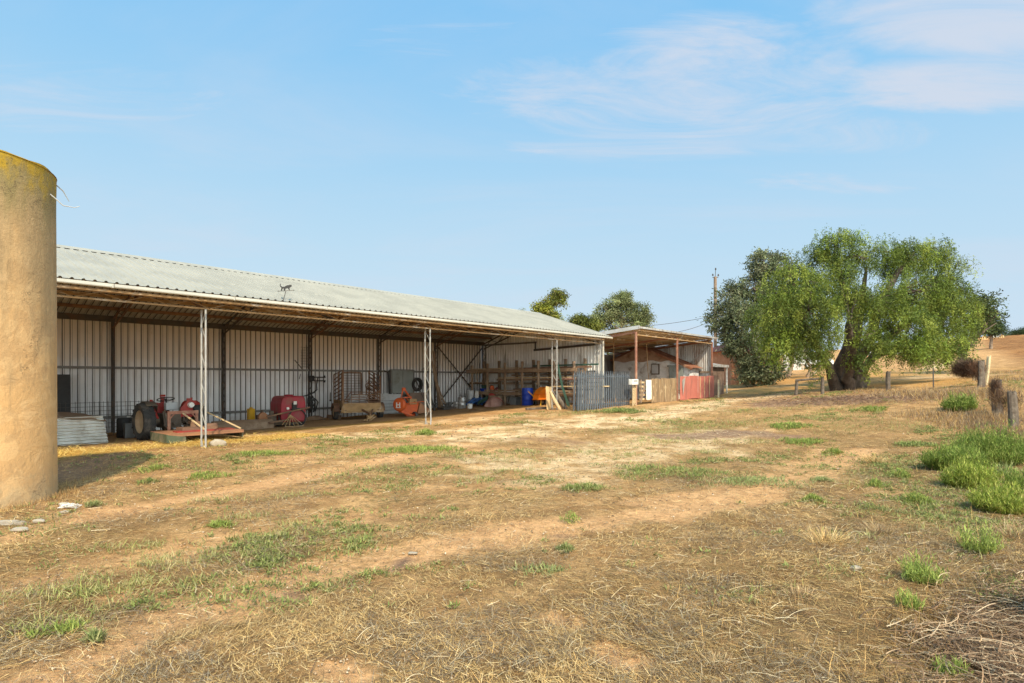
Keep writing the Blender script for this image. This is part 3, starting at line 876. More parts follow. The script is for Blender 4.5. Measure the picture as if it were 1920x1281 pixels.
# the cross brace in the last rear bay, and a knee brace
for a, c in (((20.35, .35), (23.8, 3.55)), ((20.35, 3.45), (23.8, .4))):
    b = mb(); b.beam((a[0], PR_ - .16 + (.03 if c[1] > 1 else 0), a[1]), (c[0], PR_ - .16 + (.03 if c[1] > 1 else 0), c[1]), .02, .065); b.build('cross_brace', M['darksteel'], shed_root)

# ------------------------------------------------------------------ the cat weather vane by the gutter
gp = S(7.55, 14.98, 3.86)
vane = thing('weather_vane', 'small black cat silhouette vane on a thin leaning rod above the shed gutter', 'weather vane', gp, .30)
b = MB(); b.tube([(-.02, 0, -.05), (.06, 0, .26)], .009, 6); b.build('rod', M['darksteel'], vane)
b = MB(); b.beam((-.12, 0, .245), (.25, 0, .285), (.012), .012); b.prism([(.25, .27), (.25, .305), (.285, .29)], -.003, .003)
b.prism([(-.15, .225), (-.15, .262), (-.11, .252), (-.11, .24)], -.003, .003); b.build('arrow', M['darksteel'], vane)
cat = [(-.045, .268), (-.02, .262), (-.012, .30), (.0, .318), (.012, .30), (.012, .268), (.04, .272), (.048, .31), (.085, .322), (.098, .315), (.112, .285),
       (.135, .282), (.128, .315), (.132, .338), (.16, .352), (.172, .372), (.166, .405), (.150, .392), (.138, .394), (.126, .402), (.120, .386),
       (.09, .388), (.06, .372), (.03, .352), (-.01, .345), (-.035, .356), (-.05, .38), (-.045, .408), (-.058, .405), (-.066, .372), (-.055, .342), (-.035, .325), (-.038, .30)]
b = MB(Matrix.Translation((-.012, 0, -.075)) @ Matrix.Scale(1.28, 4)); b.prism(cat, -.012, .012); b.build('cat_figure', M['black'], vane)

# ================================================================== the old round concrete silo
silo = thing('silo', 'round rendered concrete tank, ochre with yellow lichen round its rim', 'silo', (-7.62, 7.80, tz(-7.62, 7.8)), 0)
n, hs = 72, 4.68
zs = np.linspace(-.35, hs, 60)
V = []; Fq = []
for i, z in enumerate(zs):
    for j in range(n):
        a = 2 * PI * j / n
        q = a * 1.06
        r = 1.085 + .012 * (float(fbm(np.array([math.cos(a) * 2.2 + 9]), np.array([math.sin(a) * 2.2 + z * 1.3]), 77, 3)[0]) - .5) \
            + .03 * (float(fbm(np.array([math.cos(a) * .8 + 5]), np.array([math.sin(a) * .8 + z * .5]), 78, 2)[0]) - .5) - .012 * max(0, z / hs)
        if z < .6: r += .0
        V.append((r * math.cos(a), r * math.sin(a), z + (.012 * math.sin(3 * a + 1) + .012 * math.sin(11 * a) if i == len(zs) - 1 else 0)))
for i in range(len(zs) - 1):
    for j in range(n): Fq.append((i * n + j, i * n + (j + 1) % n, (i + 1) * n + (j + 1) % n, (i + 1) * n + j))
arr_mesh('wall', np.array(V), np.array(Fq), M['silo'], parent=silo, smooth=True)
b = MB(); b.lathe([(1.083, hs - .012), (1.06, hs + .004), (.88, hs), (.86, hs - .02), (.86, 1.0), (0, 1.0)], 48); b.build('inner_wall', M['silo'], silo, smooth=True)
b = MB(); b.tube([(-.02 + .85 * math.cos(-.3), .85 * math.sin(-.3), hs - .5), (.85 * math.cos(-.3), .85 * math.sin(-.3), hs + .12)], .008, 6); b.build('rebar', M['rust'], silo)
aa = .62
for zz0, pts in ((0, [(1.0, 0, hs - .10), (1.06, .02, hs - .08), (1.15, .04, hs - .16), (1.22, .05, hs - .30)]),
                 (1, [(.99, -.30, hs - .30), (1.06, -.33, hs - .36), (1.17, -.35, hs - .47), (1.30, -.36, hs - .48), (1.36, -.36, hs - .45)])):
    b = MB()
    Rm = Matrix.Rotation(aa, 4, 'Z')
    b.tube([Rm @ Vector(p) for p in pts], [.009, .009, .008, .005] + ([.004] if len(pts) > 4 else []), 6); b.build('wire', M['galv'], silo)

# ================================================================== the lean-to shelter past the shed
PL, PLR = 13.4, 20.2
lean = thing('lean_to_shelter', 'skillion-roofed lean-to on red-brown posts joined to the far end of the shed', 'lean-to', S(28.5, 16, 0), PHI)
TL = Matrix.Translation((-28.5, -16, 0))


def ml(): return MB(TL.copy())


def lz(p): return 4.19 - (p - 13.2) * .088


b = ml()
b.ribbed((24.12, 13.25, 0), (1, 0, 0), (0, 0, 1), 33.55 - 24.12, lambda q: (0, 0, lz(13.25)), lambda q: (0, PLR - 13.25, lz(PLR)), .2, .03)
lr = b.build('roof', M['oldiron'], lean)
b = ml()
b.ribbed((24.13, 13.27, 0), (1, 0, 0), (0, 0, -1), 33.54 - 24.13, lambda q: (0, 0, lz(13.27) - .02), lambda q: (0, PLR - 13.27, lz(PLR) - .02), .2, -.028)
b.build('roof_lining', weathered('lean_lining', (.60, .53, .43), (.48, .42, .34), (.36, .24, .15), .4, 1.5, .8, 0, .5, .05, 20, .1), lr)
b = ml(); b.beam((24.08, 13.2, lz(13.2) - .02), (24.08, PLR, lz(PLR) - .02), .03, .17); b.build('fascia', M['oldiron'], lean)
b = ml(); b.beam((24.1, 13.21, lz(13.2) - .03), (33.6, 13.21, lz(13.2) - .03), .03, .09); b.build('fascia', M['oldiron'], lean)
for s, ztop in ((24.1, 3.95), (28.5, 3.90), (33.15, 3.92)):
    b = ml(); b.beam((s, PL, S(s, PL).z - .3), (s, PL, ztop), .09, .09); b.build('post', M['redpost'], lean, bevel=.01)
b = ml()
zt = 4.06
b.beam((24.1, PL, zt), (33.2, PL, zt), .06, .06); b.beam((24.2, PL, zt - .24), (33.2, PL, zt - .24), .05, .05)
x = 24.3; up = True
while x < 33:
    b.beam((x, PL, zt - .22 if up else zt), (x + .45, PL, zt if up else zt - .22), .022); x += .45; up = not up
b.build('front_girder', M['rustlight'], lean)
for p in (14.6, 15.9, 17.2, 18.5, 19.8):
    b = ml(); b.beam((24.2, p, lz(p) - .1), (33.3, p, lz(p) - .09), .05, .09); b.build('purlin', M['rustlight'], lean)
for s in (24.25, 28.5, 33.0):
    b = ml(); b.beam((s, PL + .1, lz(PL) - .22), (s, PLR - .1, lz(PLR) - .22), .06, .1); b.build('rafter', M['redpost'], lean)
for s in (24.2, 27.6, 30.4, 33.1):
    b = ml(); b.beam((s, PLR - .12, .2), (s, PLR - .12, lz(PLR) - .15), .11, .11); b.build('rear_post', M['timber'], lean)
# rear sheets with a gap where daylight and leaves show, and the far end wall
b = ml()
for s0, s1 in ((24.1, 25.95), (26.35, 29.3), (29.36, 33.3)):
    b.ribbed((s0, PLR, 0), (1, 0, 0), (0, -1, 0), s1 - s0, lambda q: (0, 0, .1), lambda q: (0, 0, lz(PLR) - .12 - .1 * (s0 > 29)), .076, .018, 'sine')
b.build('rear_wall', M['oldiron'], lean)
b = ml(); b.ribbed((33.3, PLR, 0), (0, -1, 0), (-1, 0, 0), PLR - PL - .1, lambda q: (0, 0, .3), lambda q: (0, 0, lz(PLR - q) - .06), .115, .028, 'sine')
b.build('end_wall', M['oldiron'], lean)
b = ml(); b.beam((33.2, PLR - 1, 2.15), (33.2, PL + .15, 2.15), .06, .10); b.build('girt', M['timber'], lean)
b = ml(); b.beam((33.18, PL + .15, 3.75), (33.18, PL + 2.6, 1.6), .03, .05); b.build('brace', M['galv'], lean)

# ------------------------------------------------------------------ the old stone hut under it
hut = thing('stone_hut', 'low whitewashed stone hut with an earth gable and rusty roof under the lean-to', 'hut', S(32.3, 16.6, 0), PHI)
TH = Matrix.Translation((-32.3, -16.6, 0))
g = S(31.8, 16).z
# gable wall facing the camera side, in the plane s = 31.8 ; p runs from 14.1 (front) to 19.2
hz = 2.86; apex = (17.4, 3.75); eav = (14.15, 2.42)
vs = []; fs = []


def hut_grid(p0, p1, zfun0, zfun1, s, nx=50, nz=26, amp=.05, seed=1):
    V = []; Q = []
    for i in range(nx + 1):
        p = p0 + (p1 - p0) * i / nx
        for j in range(nz + 1):
            z = zfun0(p) + (zfun1(p) - zfun0(p)) * j / nz
            d = (float(fbm(np.array([p * 2.6]), np.array([z * 2.6]), 60 + seed, 4)[0]) - .5) * amp * 2
            V.append((s + d, p, z))
    for i in range(nx):
        for j in range(nz):
            a = i * (nz + 1) + j; Q.append((a, a + 1, a + nz + 2, a + nz + 1))
    return V, Q


def slope(p): return apex[1] - (apex[0] - p) * (apex[1] - eav[1]) / (apex[0] - eav[0]) if p < apex[0] else apex[1] - (p - apex[0]) * .42


white_top = lambda p: min(2.82 + .05 * math.sin(p * 5), slope(p) - .03)
b = MB(TH); b.add(*hut_grid(14.2, 19.3, lambda p: .2, white_top, 31.8)); b.build('wall', M['whitewash'], hut, smooth=True)
b = MB(TH); b.add(*hut_grid(14.2, 19.3, white_top, lambda p: max(slope(p) - .02, white_top(p) + .002), 31.82, amp=.03, seed=3)); b.build('gable', M['mudbrick'], hut, smooth=True)
# front side wall (faces the yard)
b = MB(TH)
V = []; Q = []
for i in range(15):
    s_ = 31.78 + (33.1 - 31.78) * i / 14
    for j in range(21):
        z = .2 + 2.2 * j / 20
        V.append((s_, 14.2 - (float(fbm(np.array([s_ * 3]), np.array([z * 3]), 66, 3)[0]) - .5) * .1, z))
for i in range(14):
    for j in range(20):
        a = i * 21 + j; Q.append((a, a + 21, a + 22, a + 1))
b.add(V, Q); b.build('side_wall', M['whitewash'], hut, smooth=True)
b = MB(TH)
b.ribbed((31.62, 13.95, 0), (1, 0, 0), (0, 0, 1), 1.6, lambda q: (0, 0, slope(13.95) + .03), lambda q: (0, apex[0] - 13.95, apex[1] + .04), .076, .018, 'sine')
b.ribbed((31.62, 19.5, 0), (1, 0, 0), (0, 0, 1), 1.6, lambda q: (0, 0, slope(19.5) + .03), lambda q: (0, apex[0] - 19.5, apex[1] + .04), .076, .018, 'sine')
b.beam((31.63, 13.95, slope(13.95) - .03), (31.63, apex[0], apex[1] - .02), .05, .1)
b.build('roof', M['rustroof'], hut)
b = MB(TH); b.box((31.72, 16.32, 2.33), (.06, .52, .66)); wn = b.build('window', M['greytimber'], hut)
b = MB(TH); b.box((31.675, 16.32, 2.33), (.04, .40, .54)); b.build('shutter', M['palepanel'], wn)
b = MB(TH); b.box((31.70, 14.95, 1.78), (.08, .82, 1.36)); b.beam((31.66, 14.5, 2.5), (31.66, 15.5, 2.5), .1, .12); b.beam((31.67, 15.36, 1.1), (31.67, 15.36, 2.44), .05, .08)
b.build('doorway', M['greypaint'], hut)
# two thin poles standing in the lean-to
for i, (s, p, z1, lab) in enumerate(((29.2, 15.3, 3.75, 'thin leaning rusty pole just behind the boarded fence'), (26.6, 16.0, 3.8, 'thin upright rusty pole left of the red-brown corner post'))):
    t = thing('thin_pole', lab, 'pole', S(s, p), PHI)
    g = S(s, p).z
    b = MB(); b.tube([(0, 0, -.1), (-.04 - .12 * (i == 0), .1, (z1 - g) * .5), (-.08 - .25 * (i == 0), .1, z1 - g)], .022, 6); b.build('shaft', M['rustlight'], t)

# ------------------------------------------------------------------ boards, red sheets and bits closing the lean-to front
def gate_frame(s): return S(s, PL - .08)


o = S(24.95, PL - .06); d = 28.2 - 24.95
t = thing('board_fence', 'weathered brown vertical board fence under the lean-to between two red posts', 'fence', o, PHI)
b = MB(); x = .55; k_ = 0
rb = random.Random(3)
while x < d:
    wd = rb.uniform(.16, .24); zt_ = 1.18 + rb.uniform(-.03, .04)
    b.box((x + wd / 2, rb.uniform(-.012, .012), zt_ / 2 + .12 - .08), (wd - .012, .03, zt_), (rb.uniform(-.02, .02), rb.uniform(-.012, .012), 0)); x += wd
b.build('boards', M['boards'], t)
b = MB(); b.beam((.0, .05, .4), (d, .05, .48), .05, .1); b.beam((0, .05, 1.12), (d, .05, 1.2), .05, .1); b.build('rail', M['timber'], t)
t = thing('timber_gate', 'small sagging timber gate of thin horizontal rails behind the hanging pale cloth', 'gate', S(24.35, PL - .06), PHI)
b = MB()
for z in (.25, .45, .65, .85, 1.05): b.beam((.0, 0, z + .02), (1.05, .02, z), .03, .09)
b.build('rails', M['paletimber'], t)
b = MB(); b.beam((.05, -.03, .1), (.55, -.03, 1.2), .04, .09); b.beam((.05, -.02, .1), (.05, -.02, 1.2), .06, .08); b.build('brace', M['timber'], t)
t = tag(MB(Matrix.Translation(S(24.75, PL - .14)) @ Matrix.Rotation(PHI, 4, 'Z')).add(
    [(x / 12 * .5, -.03 + .035 * math.sin(x * 1.9) - .02 * z, 1.16 - z * .95 + .02 * math.sin(x * 2.2) * z) for x in range(13) for z in (0, .5, 1)],
    [(3 * x + z, 3 * x + 3 + z, 3 * x + 4 + z, 3 * x + 1 + z) for x in range(12) for z in (0, 1)]).build('hanging_cloth', M['cloth'], smooth=True),
    'pale crumpled cloth hung over the timber gate at the lean-to', 'cloth')
t = thing('sheet_barrier', 'faded red-brown steel sheet barrier closing the far bay of the lean-to', 'barrier', S(28.62, PL - .1), PHI)
b = MB(); L_ = 33.25 - 28.62
for i in range(4):
    x0 = i * L_ / 4; z0 = .02 + .17 / 4 * i * 0 + (S(28.62 + x0, PL).z - S(28.62, PL).z)
    b.ribbed((x0 + .006, .006 * (i % 2), 0), (1, 0, 0), (0, -1, 0), L_ / 4 - .02, lambda q: (0, 0, z0 + .02), lambda q: (0, 0, z0 + 1.28), .28, .012)
b.build('sheets', M['barrier'], t)
for x in (L_ * .55, L_ * .68, L_ * .83):
    b = MB(); b.box((x, -.03, .70), (.04, .02, 1.2)); b.build('joint_strip', M['paletimber'], t)
b = MB(); b.add([(.18, -.05, 1.1), (.34, -.16, 1.28), (.40, -.06, .75), (.30, -.04, .25)], [(0, 1, 2), (0, 2, 3)]); b.build('torn_flap', M['galv'], t)
t = thing('timber_prop', 'pale timber prop leaning low against the end of the red-brown barrier', 'timber', S(33.3, PL - .3), PHI)
b = MB(); b.beam((-1.7, -.7, .03), (.35, .1, 1.0), .09, .05); b.build('plank', M['paletimber'], t)
# letter box and lattice panel at the front corner post
t = thing('letter_box', 'white metal letter box with a dark slot fixed by the lean-to corner post', 'letter box', S(23.75, PL - .12) + Vector((0, 0, 1.0)), PHI)
b = MB(); b.box((-.1, 0, .12), (.55, .22, .26)); b.build('body', M['white'], t, bevel=.015)
b = MB(); b.box((-.1, -.113, .17), (.34, .01, .035)); b.build('slot', M['black'], t)
t = thing('lattice_panel', 'pale diagonal timber lattice strip standing below the white letter box', 'lattice', S(23.75, PL - .1), PHI)
b = MB()
for i in range(-3, 9):
    b.beam((-.12, 0, .02 + i * .12), (.14, 0, .26 + i * .12), .012, .03) if 0 <= .02 + i * .12 and .26 + i * .12 < 1.0 else None
    b.beam((.14, .012, .02 + i * .12), (-.12, .012, .26 + i * .12), .012, .03) if 0 <= .02 + i * .12 and .26 + i * .12 < 1.0 else None
b.beam((-.14, 0, 0), (-.14, 0, 1.0), .03); b.beam((.16, 0, 0), (.16, 0, 1.0), .03)
b.build('slats', M['paletimber'], t)

# ------------------------------------------------------------------ little tin hut past the lean-to
t = thing('tin_hut', 'small dark rusty tin hut with a pale skillion roof beside the lean-to end', 'hut', S(34.4, 13.7), PHI)
b = MB()
b.ribbed((-.8, 0, 0), (1, 0, 0), (0, -1, 0), 2.2, lambda q: (0, 0, -.3), lambda q: (0, 0, 1.78), .076, .018, 'sine')
b.ribbed((1.4, 0, 0), (0, 1, 0), (1, 0, 0), 2.6, lambda q: (0, 0, -.3), lambda q: (0, 0, 1.78 + q * .12), .076, .018, 'sine')
b.build('wall', weathered('dark_rust_sheet', (.20, .13, .095), (.16, .10, .07), (.27, .2, .15), .4, 2, .85, 0, .7, .1, 30, .12), t)
b = MB(); b.ribbed((-.9, -.2, 0), (1, 0, 0), (0, 0, 1), 2.55, lambda q: (0, 0, 1.86), lambda q: (0, 3.0, 2.3), .076, .018, 'sine'); b.beam((-.9, -.2, 1.82), (1.65, -.2, 1.82), .05, .16)
b.build('roof', M['oldiron'], t)
b = MB(); b.beam((1.55, -.12, -.2), (1.55, -.12, 1.75), .08, .08); b.build('post', M['white'], t)
# ================================================================== things standing in the shed
def SX(x, p):
    """position along the shed where photo column x meets the line at distance p"""
    k_ = (x - CX) / F
    return p * (CD + k_ * SD) / (SD - k_ * CD)


RX = Matrix.Rotation(R(90), 4, 'Y')      # lathe axis -> local x
RYM = Matrix.Rotation(R(-90), 4, 'X')    # lathe axis -> local y


def tyre(b, c, r, w, M_=RX, lugs=0, inner=.62):
    Mx = Matrix.Translation(c) @ M_
    ri = r * inner
    b.lathe([(ri, -w * .40), (r * .80, -w * .52), (r * .93, -w * .48), (r * .985, -w * .30), (r, 0), (r * .985, w * .30), (r * .93, w * .48), (r * .80, w * .52), (ri, w * .40)], 36, Mx)
    for i in range(lugs):
        for sd in (-1, 1):
            a = 2 * PI * (i + (.5 if sd > 0 else 0)) / lugs
            E = Mx @ Matrix.Rotation(a, 4, 'Z')
            vs = []
            for q, (u, t, rr) in enumerate([(0, .06, 1.0), (.52, -.22, .93)]):
                for dt in (-.045, .045):
                    for dr in (-.03, .055 if q == 0 else .05):
                        vs.append(E @ Matrix.Rotation(t + dt, 4, 'Z') @ Vector((r * rr + dr * r, 0, sd * w * u)))
            b.add(vs, [(0, 1, 3, 2), (4, 6, 7, 5), (0, 4, 5, 1), (2, 3, 7, 6), (1, 5, 7, 3), (0, 2, 6, 4)])
    return b


def wheel(parent, c, r, w, rimmat, lugs=0, M_=RX, inner=.62, side=1):
    b = MB(); tyre(b, c, r, w, M_, lugs, inner); t_ = b.build('wheel', M['rubber'], parent, smooth=True)
    b = MB(); Mx = Matrix.Translation(c) @ M_
    ri = r * inner * 1.01
    b.lathe([(ri, -w * .40), (ri * .93, -w * .30), (ri * .80, -w * .10), (ri * .30, w * .02), (ri * .22, -w * .10), (0, -w * .10)], 28, Mx)
    b.lathe([(ri, w * .40), (ri * .93, w * .30), (ri * .80, w * .10), (ri * .30, -w * .02), (ri * .22, w * .12), (0, w * .12)], 28, Mx)
    b.build('rim', rimmat, t_, smooth=True)
    return t_


# ------------------------------------------------------------------ tractor
t = on_shed('tractor', 'small old red tractor parked nose-in with big lugged rear tyres', 'tractor', 5.95, 18.75, .04)
for sx_ in (-.68, .68):
    wheel(t, (sx_, 0, .52), .53, .30, M['rim'], 18)
for sx_ in (-.50, .50):
    wheel(t, (sx_, 1.62, .28), .28, .15, M['rim'])
b = MB(); b.tube([(-.6, 0, .52), (-.30, 0, .52)], [.085, .12], 14); b.tube([(.30, 0, .52), (.6, 0, .52)], [.12, .085], 14); b.box((0, .05, .52), (.46, .62, .42)); b.box((0, .5, .50), (.30, .7, .34))
b.box((0, 1.1, .48), (.30, .7, .30)); b.tube([(-.5, 1.62, .28), (.5, 1.62, .28)], .045, 8); b.box((0, 1.62, .38), (.2, .2, .16)); b.tube([(0, -.42, .45), (0, -.26, .45)], .05, 10)
b.build('transmission', M['iron'], t, bevel=.02)
b = MB(); b.prism([(-.20, .62), (.20, .62), (.21, .92), (.12, 1.01), (-.12, 1.01), (-.21, .92)], .62, 1.85); b.box((0, 1.88, .78), (.34, .05, .34))
b.box((0, .55, .86), (.34, .14, .34)); b.build('bonnet', M['red'], t, bevel=.02)
for sd in (-1, 1):
    # mudguard: a curved apron over the inner half of the tyre with a side plate
    b = MB(); n = 11; vs = []
    for i in range(n):
        a = R(52 + 95 * i / (n - 1)); r = .575
        for q in (.44, .72): vs.append((sd * q, -r * math.cos(a) * .98, .52 + r * math.sin(a)))
    b.add(vs, [(2 * i, 2 * i + 1, 2 * i + 3, 2 * i + 2) for i in range(n - 1)])
    vs = [(sd * .44, 0, .5)] + [vs[2 * i] for i in range(n)]
    b.add(vs, [(0, i + 1, i + 2) for i in range(n - 1)])
    g_ = b.build('mudguard', M['red'] if sd > 0 else M['iron'], t)
b = MB(); b.add([(-.46, -.36, .60), (-.42, .10, 1.14), (-.42, .24, 1.12), (-.46, -.08, .55)], [(0, 1, 2, 3)]); b.beam((-.47, -.42, .62), (-.45, .18, 1.13), .05, .03)
b.build('mudguard_stay', M['red'], t)
b = MB(); b.prism([(-.24, -.24), (.20, -.24), (.27, .0), (.16, .22), (.05, .27), (-.10, .20), (-.25, .02)], -.02, .02, Matrix.Translation((.44, -.26, .86))); pl = b.build('guard_plate', M['red'], t)
b = MB(); b.lathe([(0, .06), (.075, .055), (.085, 0), (.085, -.05), (.05, -.09), (0, -.09)], 18, Matrix.Translation((.46, -.32, .97)) @ Matrix.Rotation(R(90), 4, 'X')); b.build('lamp', M['white'], t, smooth=True)
b = MB(); b.box((.44, -.24, 1.12), (.14, .06, .10)); b.tube([(.50, -.24, 1.1), (.50, -.24, 1.19)], .03, 8); b.build('bracket', M['red'], t)
b = MB(); cM = Matrix.Translation((-.02, .26, 1.14)) @ Matrix.Rotation(R(-16), 4, 'X')
b.lathe([(.225 + .014 * math.cos(a), .014 * math.sin(a)) for a in np.linspace(0, 2 * PI, 7)[:-1]], 28, cM, closed=True)
for a in (0, 2 * PI / 3, 4 * PI / 3): b.tube([cM @ Vector((0, 0, 0)), cM @ Vector((.22 * math.cos(a), .22 * math.sin(a), 0))], .009, 5)
b.lathe([(0, .03), (.035, .02), (.035, -.02), (.02, -.05), (.02, -.42), (0, -.42)], 12, cM); b.build('steering_wheel', M['black'], t, smooth=True)
b = MB(); b.box((.10, .16, .93), (.36, .16, .22)); b.build('instrument_box', M['palepanel'], t, bevel=.02)
b = MB(); b.tube([(.05, .70, 1.0), (.05, .70, 1.16), (.05, .70, 1.20)], [.05, .05, .09], 12); b.box((.05, .7, 1.24), (.12, .12, .06)); b.build('air_cleaner', M['red'], t)
b = MB()
for sx_ in (-.22, .22):
    b.beam((sx_, -.15, .40), (sx_ * 1.5, -.75, .36), .05, .03); b.beam((sx_, -.1, .80), (sx_ * 1.4, -.5, .40), .03)
    b.tube([(sx_ * .9, -.2, .55), (sx_ * .9, -.16, .88)], .02, 6)
b.build('lift_arms', M['iron'], t)

# ------------------------------------------------------------------ slasher behind it
t = on_shed('slasher', 'flat orange-red mower deck with green end skirt behind the red tractor', 'slasher', 6.20, 17.30)
b = MB(); b.box((0, 0, .235), (1.98, 1.36, .03)); b.box((0, -.665, .205), (1.98, .03, .07)); b.build('deck', M['deck'], t, bevel=.006)
b = MB(); b.box((-.995, -.05, .13), (.03, 1.3, .22)); b.build('skirt', M['green'], t)
b = MB(); b.box((.995, .05, .13), (.03, 1.3, .2)); b.build('skirt', M['green'], t)
b = MB(); b.prism([(-1.0, .02), (-.55, .02), (-.55, .16), (-1.0, .23)], -.72, -.69); b.build('skirt', M['green'], t)
b = MB()
for x in (-.54, .19): b.beam((x, .62, .24), (x, .62, .72), .075, .04); b.beam((x, .62, .55), (-.175 + (x + .175) * .6, .62, .72), .04, .03)
b.beam((-.58, .62, .745), (.23, .62, .745), .05, .09); b.build('headstock', M['redpost'], t)
for x0, x1 in ((-.20, .05), (.46, 1.0)):
    b = MB(); b.beam((x0, .55, .72), (x1, -.45, .27), .04, .03); b.build('stay', M['paletimber'], t)
b = MB(); b.box((0, .1, .30), (.9, .5, .10)); b.tube([(.42, .18, .25), (.42, .18, .42)], [.2, .16], 18); b.tube([(0, .15, .25), (0, .15, .5)], [.17, .12], 16); b.tube([(0, .2, .45), (0, .62, .45)], .05, 8)
b.build('gearbox', M['rust'], t)
b = MB(); b.box((.1, -.2, .262), (1.5, .35, .03)); b.build('reinforcing_plate', M['red'], t)

# ------------------------------------------------------------------ left end: dark board, stacked sheets, mesh panel, drum
t = on_shed('dark_board', 'tall flat black board standing on the left against the shed wall', 'board', SX(112, 22.6), 22.6)
b = MB(); b.box((-.35, 0, 1.0), (1.25, .05, 2.0), (-.06, 0, 0)); b.build('panel', M['black'], t)
t = on_shed('sheet_stack', 'stack of white corrugated sheets under a brown cover on the left', 'stack', SX(131, 19.3), 19.3, 0, -.06)
b = MB(); x0, x1 = -2.2, .62
nz = 7
vs = []; fs = []
rows = 57
for i in range(rows):
    z = .02 + .80 * i / (rows - 1)
    d = .036 * math.sin(2 * PI * i / 6.0)
    sh = .24 * (1 - i / (rows - 1))
    vs += [(x0, -.55 - d - .18 * sh, z), (x1 + sh * .55, -.55 - d - .18 * sh, z), (x1 + sh * .55 - .05, .55, z)]
for i in range(rows - 1):
    a = 3 * i; fs += [(a, a + 1, a + 4, a + 3), (a + 1, a + 2, a + 5, a + 4)]
b.add(vs, fs); b.build('sheets', M['whitesheet'], t)
b = MB()
nx, ny = 16, 8; vs = []
for i in range(nx + 1):
    for j in range(ny + 1):
        x = -2.3 + 3.0 * i / nx; y = -.62 + 1.25 * j / ny
        hump = .30 * math.exp(-((x + .75) / .45) ** 2 - ((y - .1) / .5) ** 2) + .05 * math.sin(x * 4 + y * 3)
        e = max(0, x - .35) * .5 + max(0, abs(y) - .5) * .6
        vs.append((x, y, .86 + hump - e * .7 - .10 * max(0, x)))
b.add(vs, [(i * (ny + 1) + j, (i + 1) * (ny + 1) + j, (i + 1) * (ny + 1) + j + 1, i * (ny + 1) + j + 1) for i in range(nx) for j in range(ny)])
b.build('cover', M['cover'], t, smooth=True)
t = on_shed('mesh_panel', 'rusty welded wire mesh panel standing behind the left stack of sheets', 'mesh panel', SX(185, 21.6), 21.4)
b = MB()
for i in range(22): b.tube([(-1.1 + i * .12, 0, .05), (-1.1 + i * .12, .08, 1.12)], .006, 4)
for j in range(9): b.tube([(-1.15, .009 * j, .05 + .13 * j), (1.5, .009 * j, .05 + .13 * j)], .006, 4)
b.build('wires', M['darksteel'], t)
t = on_shed('black_drum', 'black plastic drum in the shadow left of the tractor wheel', 'drum', SX(234, 20.4), 20.4)
b = MB(); b.lathe([(0, 0), (.20, 0), (.21, .04), (.21, .22), (.22, .24), (.21, .26), (.21, .56), (.18, .61), (.08, .62), (0, .62)], 24); b.build('body', M['black'], t, smooth=True)
b = MB(); b.lathe([(0, .62), (.05, .62), (.05, .645), (0, .645)], 12, Matrix.Translation((.1, 0, 0))); b.build('bung', M['white'], t)
t = on_shed('water_cubitainer', 'small grey plastic jerrycan between black drum and tractor wheel', 'jerrycan', SX(243, 19.9), 19.9)
b = MB(); b.box((0, 0, .22), (.28, .2, .44)); b.tube([(.06, 0, .44), (.06, 0, .5)], .035, 8); b.build('body', M['crate'], t, bevel=.04)

# ------------------------------------------------------------------ floor clutter between the tractor and the sprayer
t = on_shed('rusty_trough', 'long rusty channel lying on the ground between tractor and red tank', 'trough', SX(455, 20.4), 20.4)
b = MB(); b.prism([(-.26, 0), (.26, 0), (.22, .26), (.08, .34), (-.10, .34), (-.24, .24)], -1.0, 1.0, Matrix.Rotation(R(88), 4, 'Z')); b.build('body', M['cover'], t)
t = on_shed('yellow_canister', 'yellow plastic canister standing behind the rusty channel', 'canister', SX(470.5, 21.8), 21.8)
b = MB(); b.box((0, 0, .33), (.24, .22, .66)); b.box((0, 0, .68), (.12, .1, .06)); b.build('body', M['yellow'], t, bevel=.03)
t = on_shed('engine_block', 'oily rusty engine with round orange-brown cover beside the red spray tank', 'engine', SX(499, 20.6), 20.6)
b = MB(); b.box((0, 0, .28), (.55, .5, .36)); b.tube([(-.2, -.1, .4), (-.2, -.1, .66)], .05, 8); b.tube([(.2, 0, .42), (.2, 0, .6)], .09, 10); b.beam((-.9, -.1, .1), (1.1, -.3, .12), .08); b.box((0, -.3, .2), (.9, .2, .12))
b.build('block', M['iron'], t, bevel=.03)
b = MB(); b.lathe([(0, -.08), (.16, -.08), (.18, 0), (.12, .1), (0, .1)], 18, Matrix.Translation((-.22, -.18, .40)) @ RYM); b.build('flywheel_cover', M['deck'], t, smooth=True)

# ------------------------------------------------------------------ red spray tank on wheels
t = on_shed('spray_tank', 'rounded dark red spray tank trailer with rusty boom', 'sprayer', SX(540, 20.7), 20.7, -.10)
b = MB()
pr = [(-.44, .16), (.44, .16), (.47, .45), (.465, .85), (.43, 1.06), (.36, 1.13), (-.32, 1.13), (-.41, 1.05), (-.465, .85), (-.475, .45)]
for k_, (y0, y1, s_) in enumerate(((-.55, .55, 1.0),)):
    b.prism(pr, y0, y1)
tank = b.build('tank', M['sprayred'], t, bevel=.06)
b = MB(); b.lathe([(0, 1.19), (.16, 1.18), (.18, 1.12)], 20, Matrix.Translation((-.02, -.1, 0))); b.build('lid', M['sprayred'], tank, smooth=True)
for sx_ in (-.42, .42): wheel(t, (sx_, -.15, .27), .27, .16, M['sprayred'], 0)
b = MB(); b.lathe([(.30, -.02), (.34, -.02), (.34, .03), (.30, .03)], 24, Matrix.Translation((.12, -.58, .32)) @ RYM, closed=True); b.build('wheel_arch', M['black'], t)
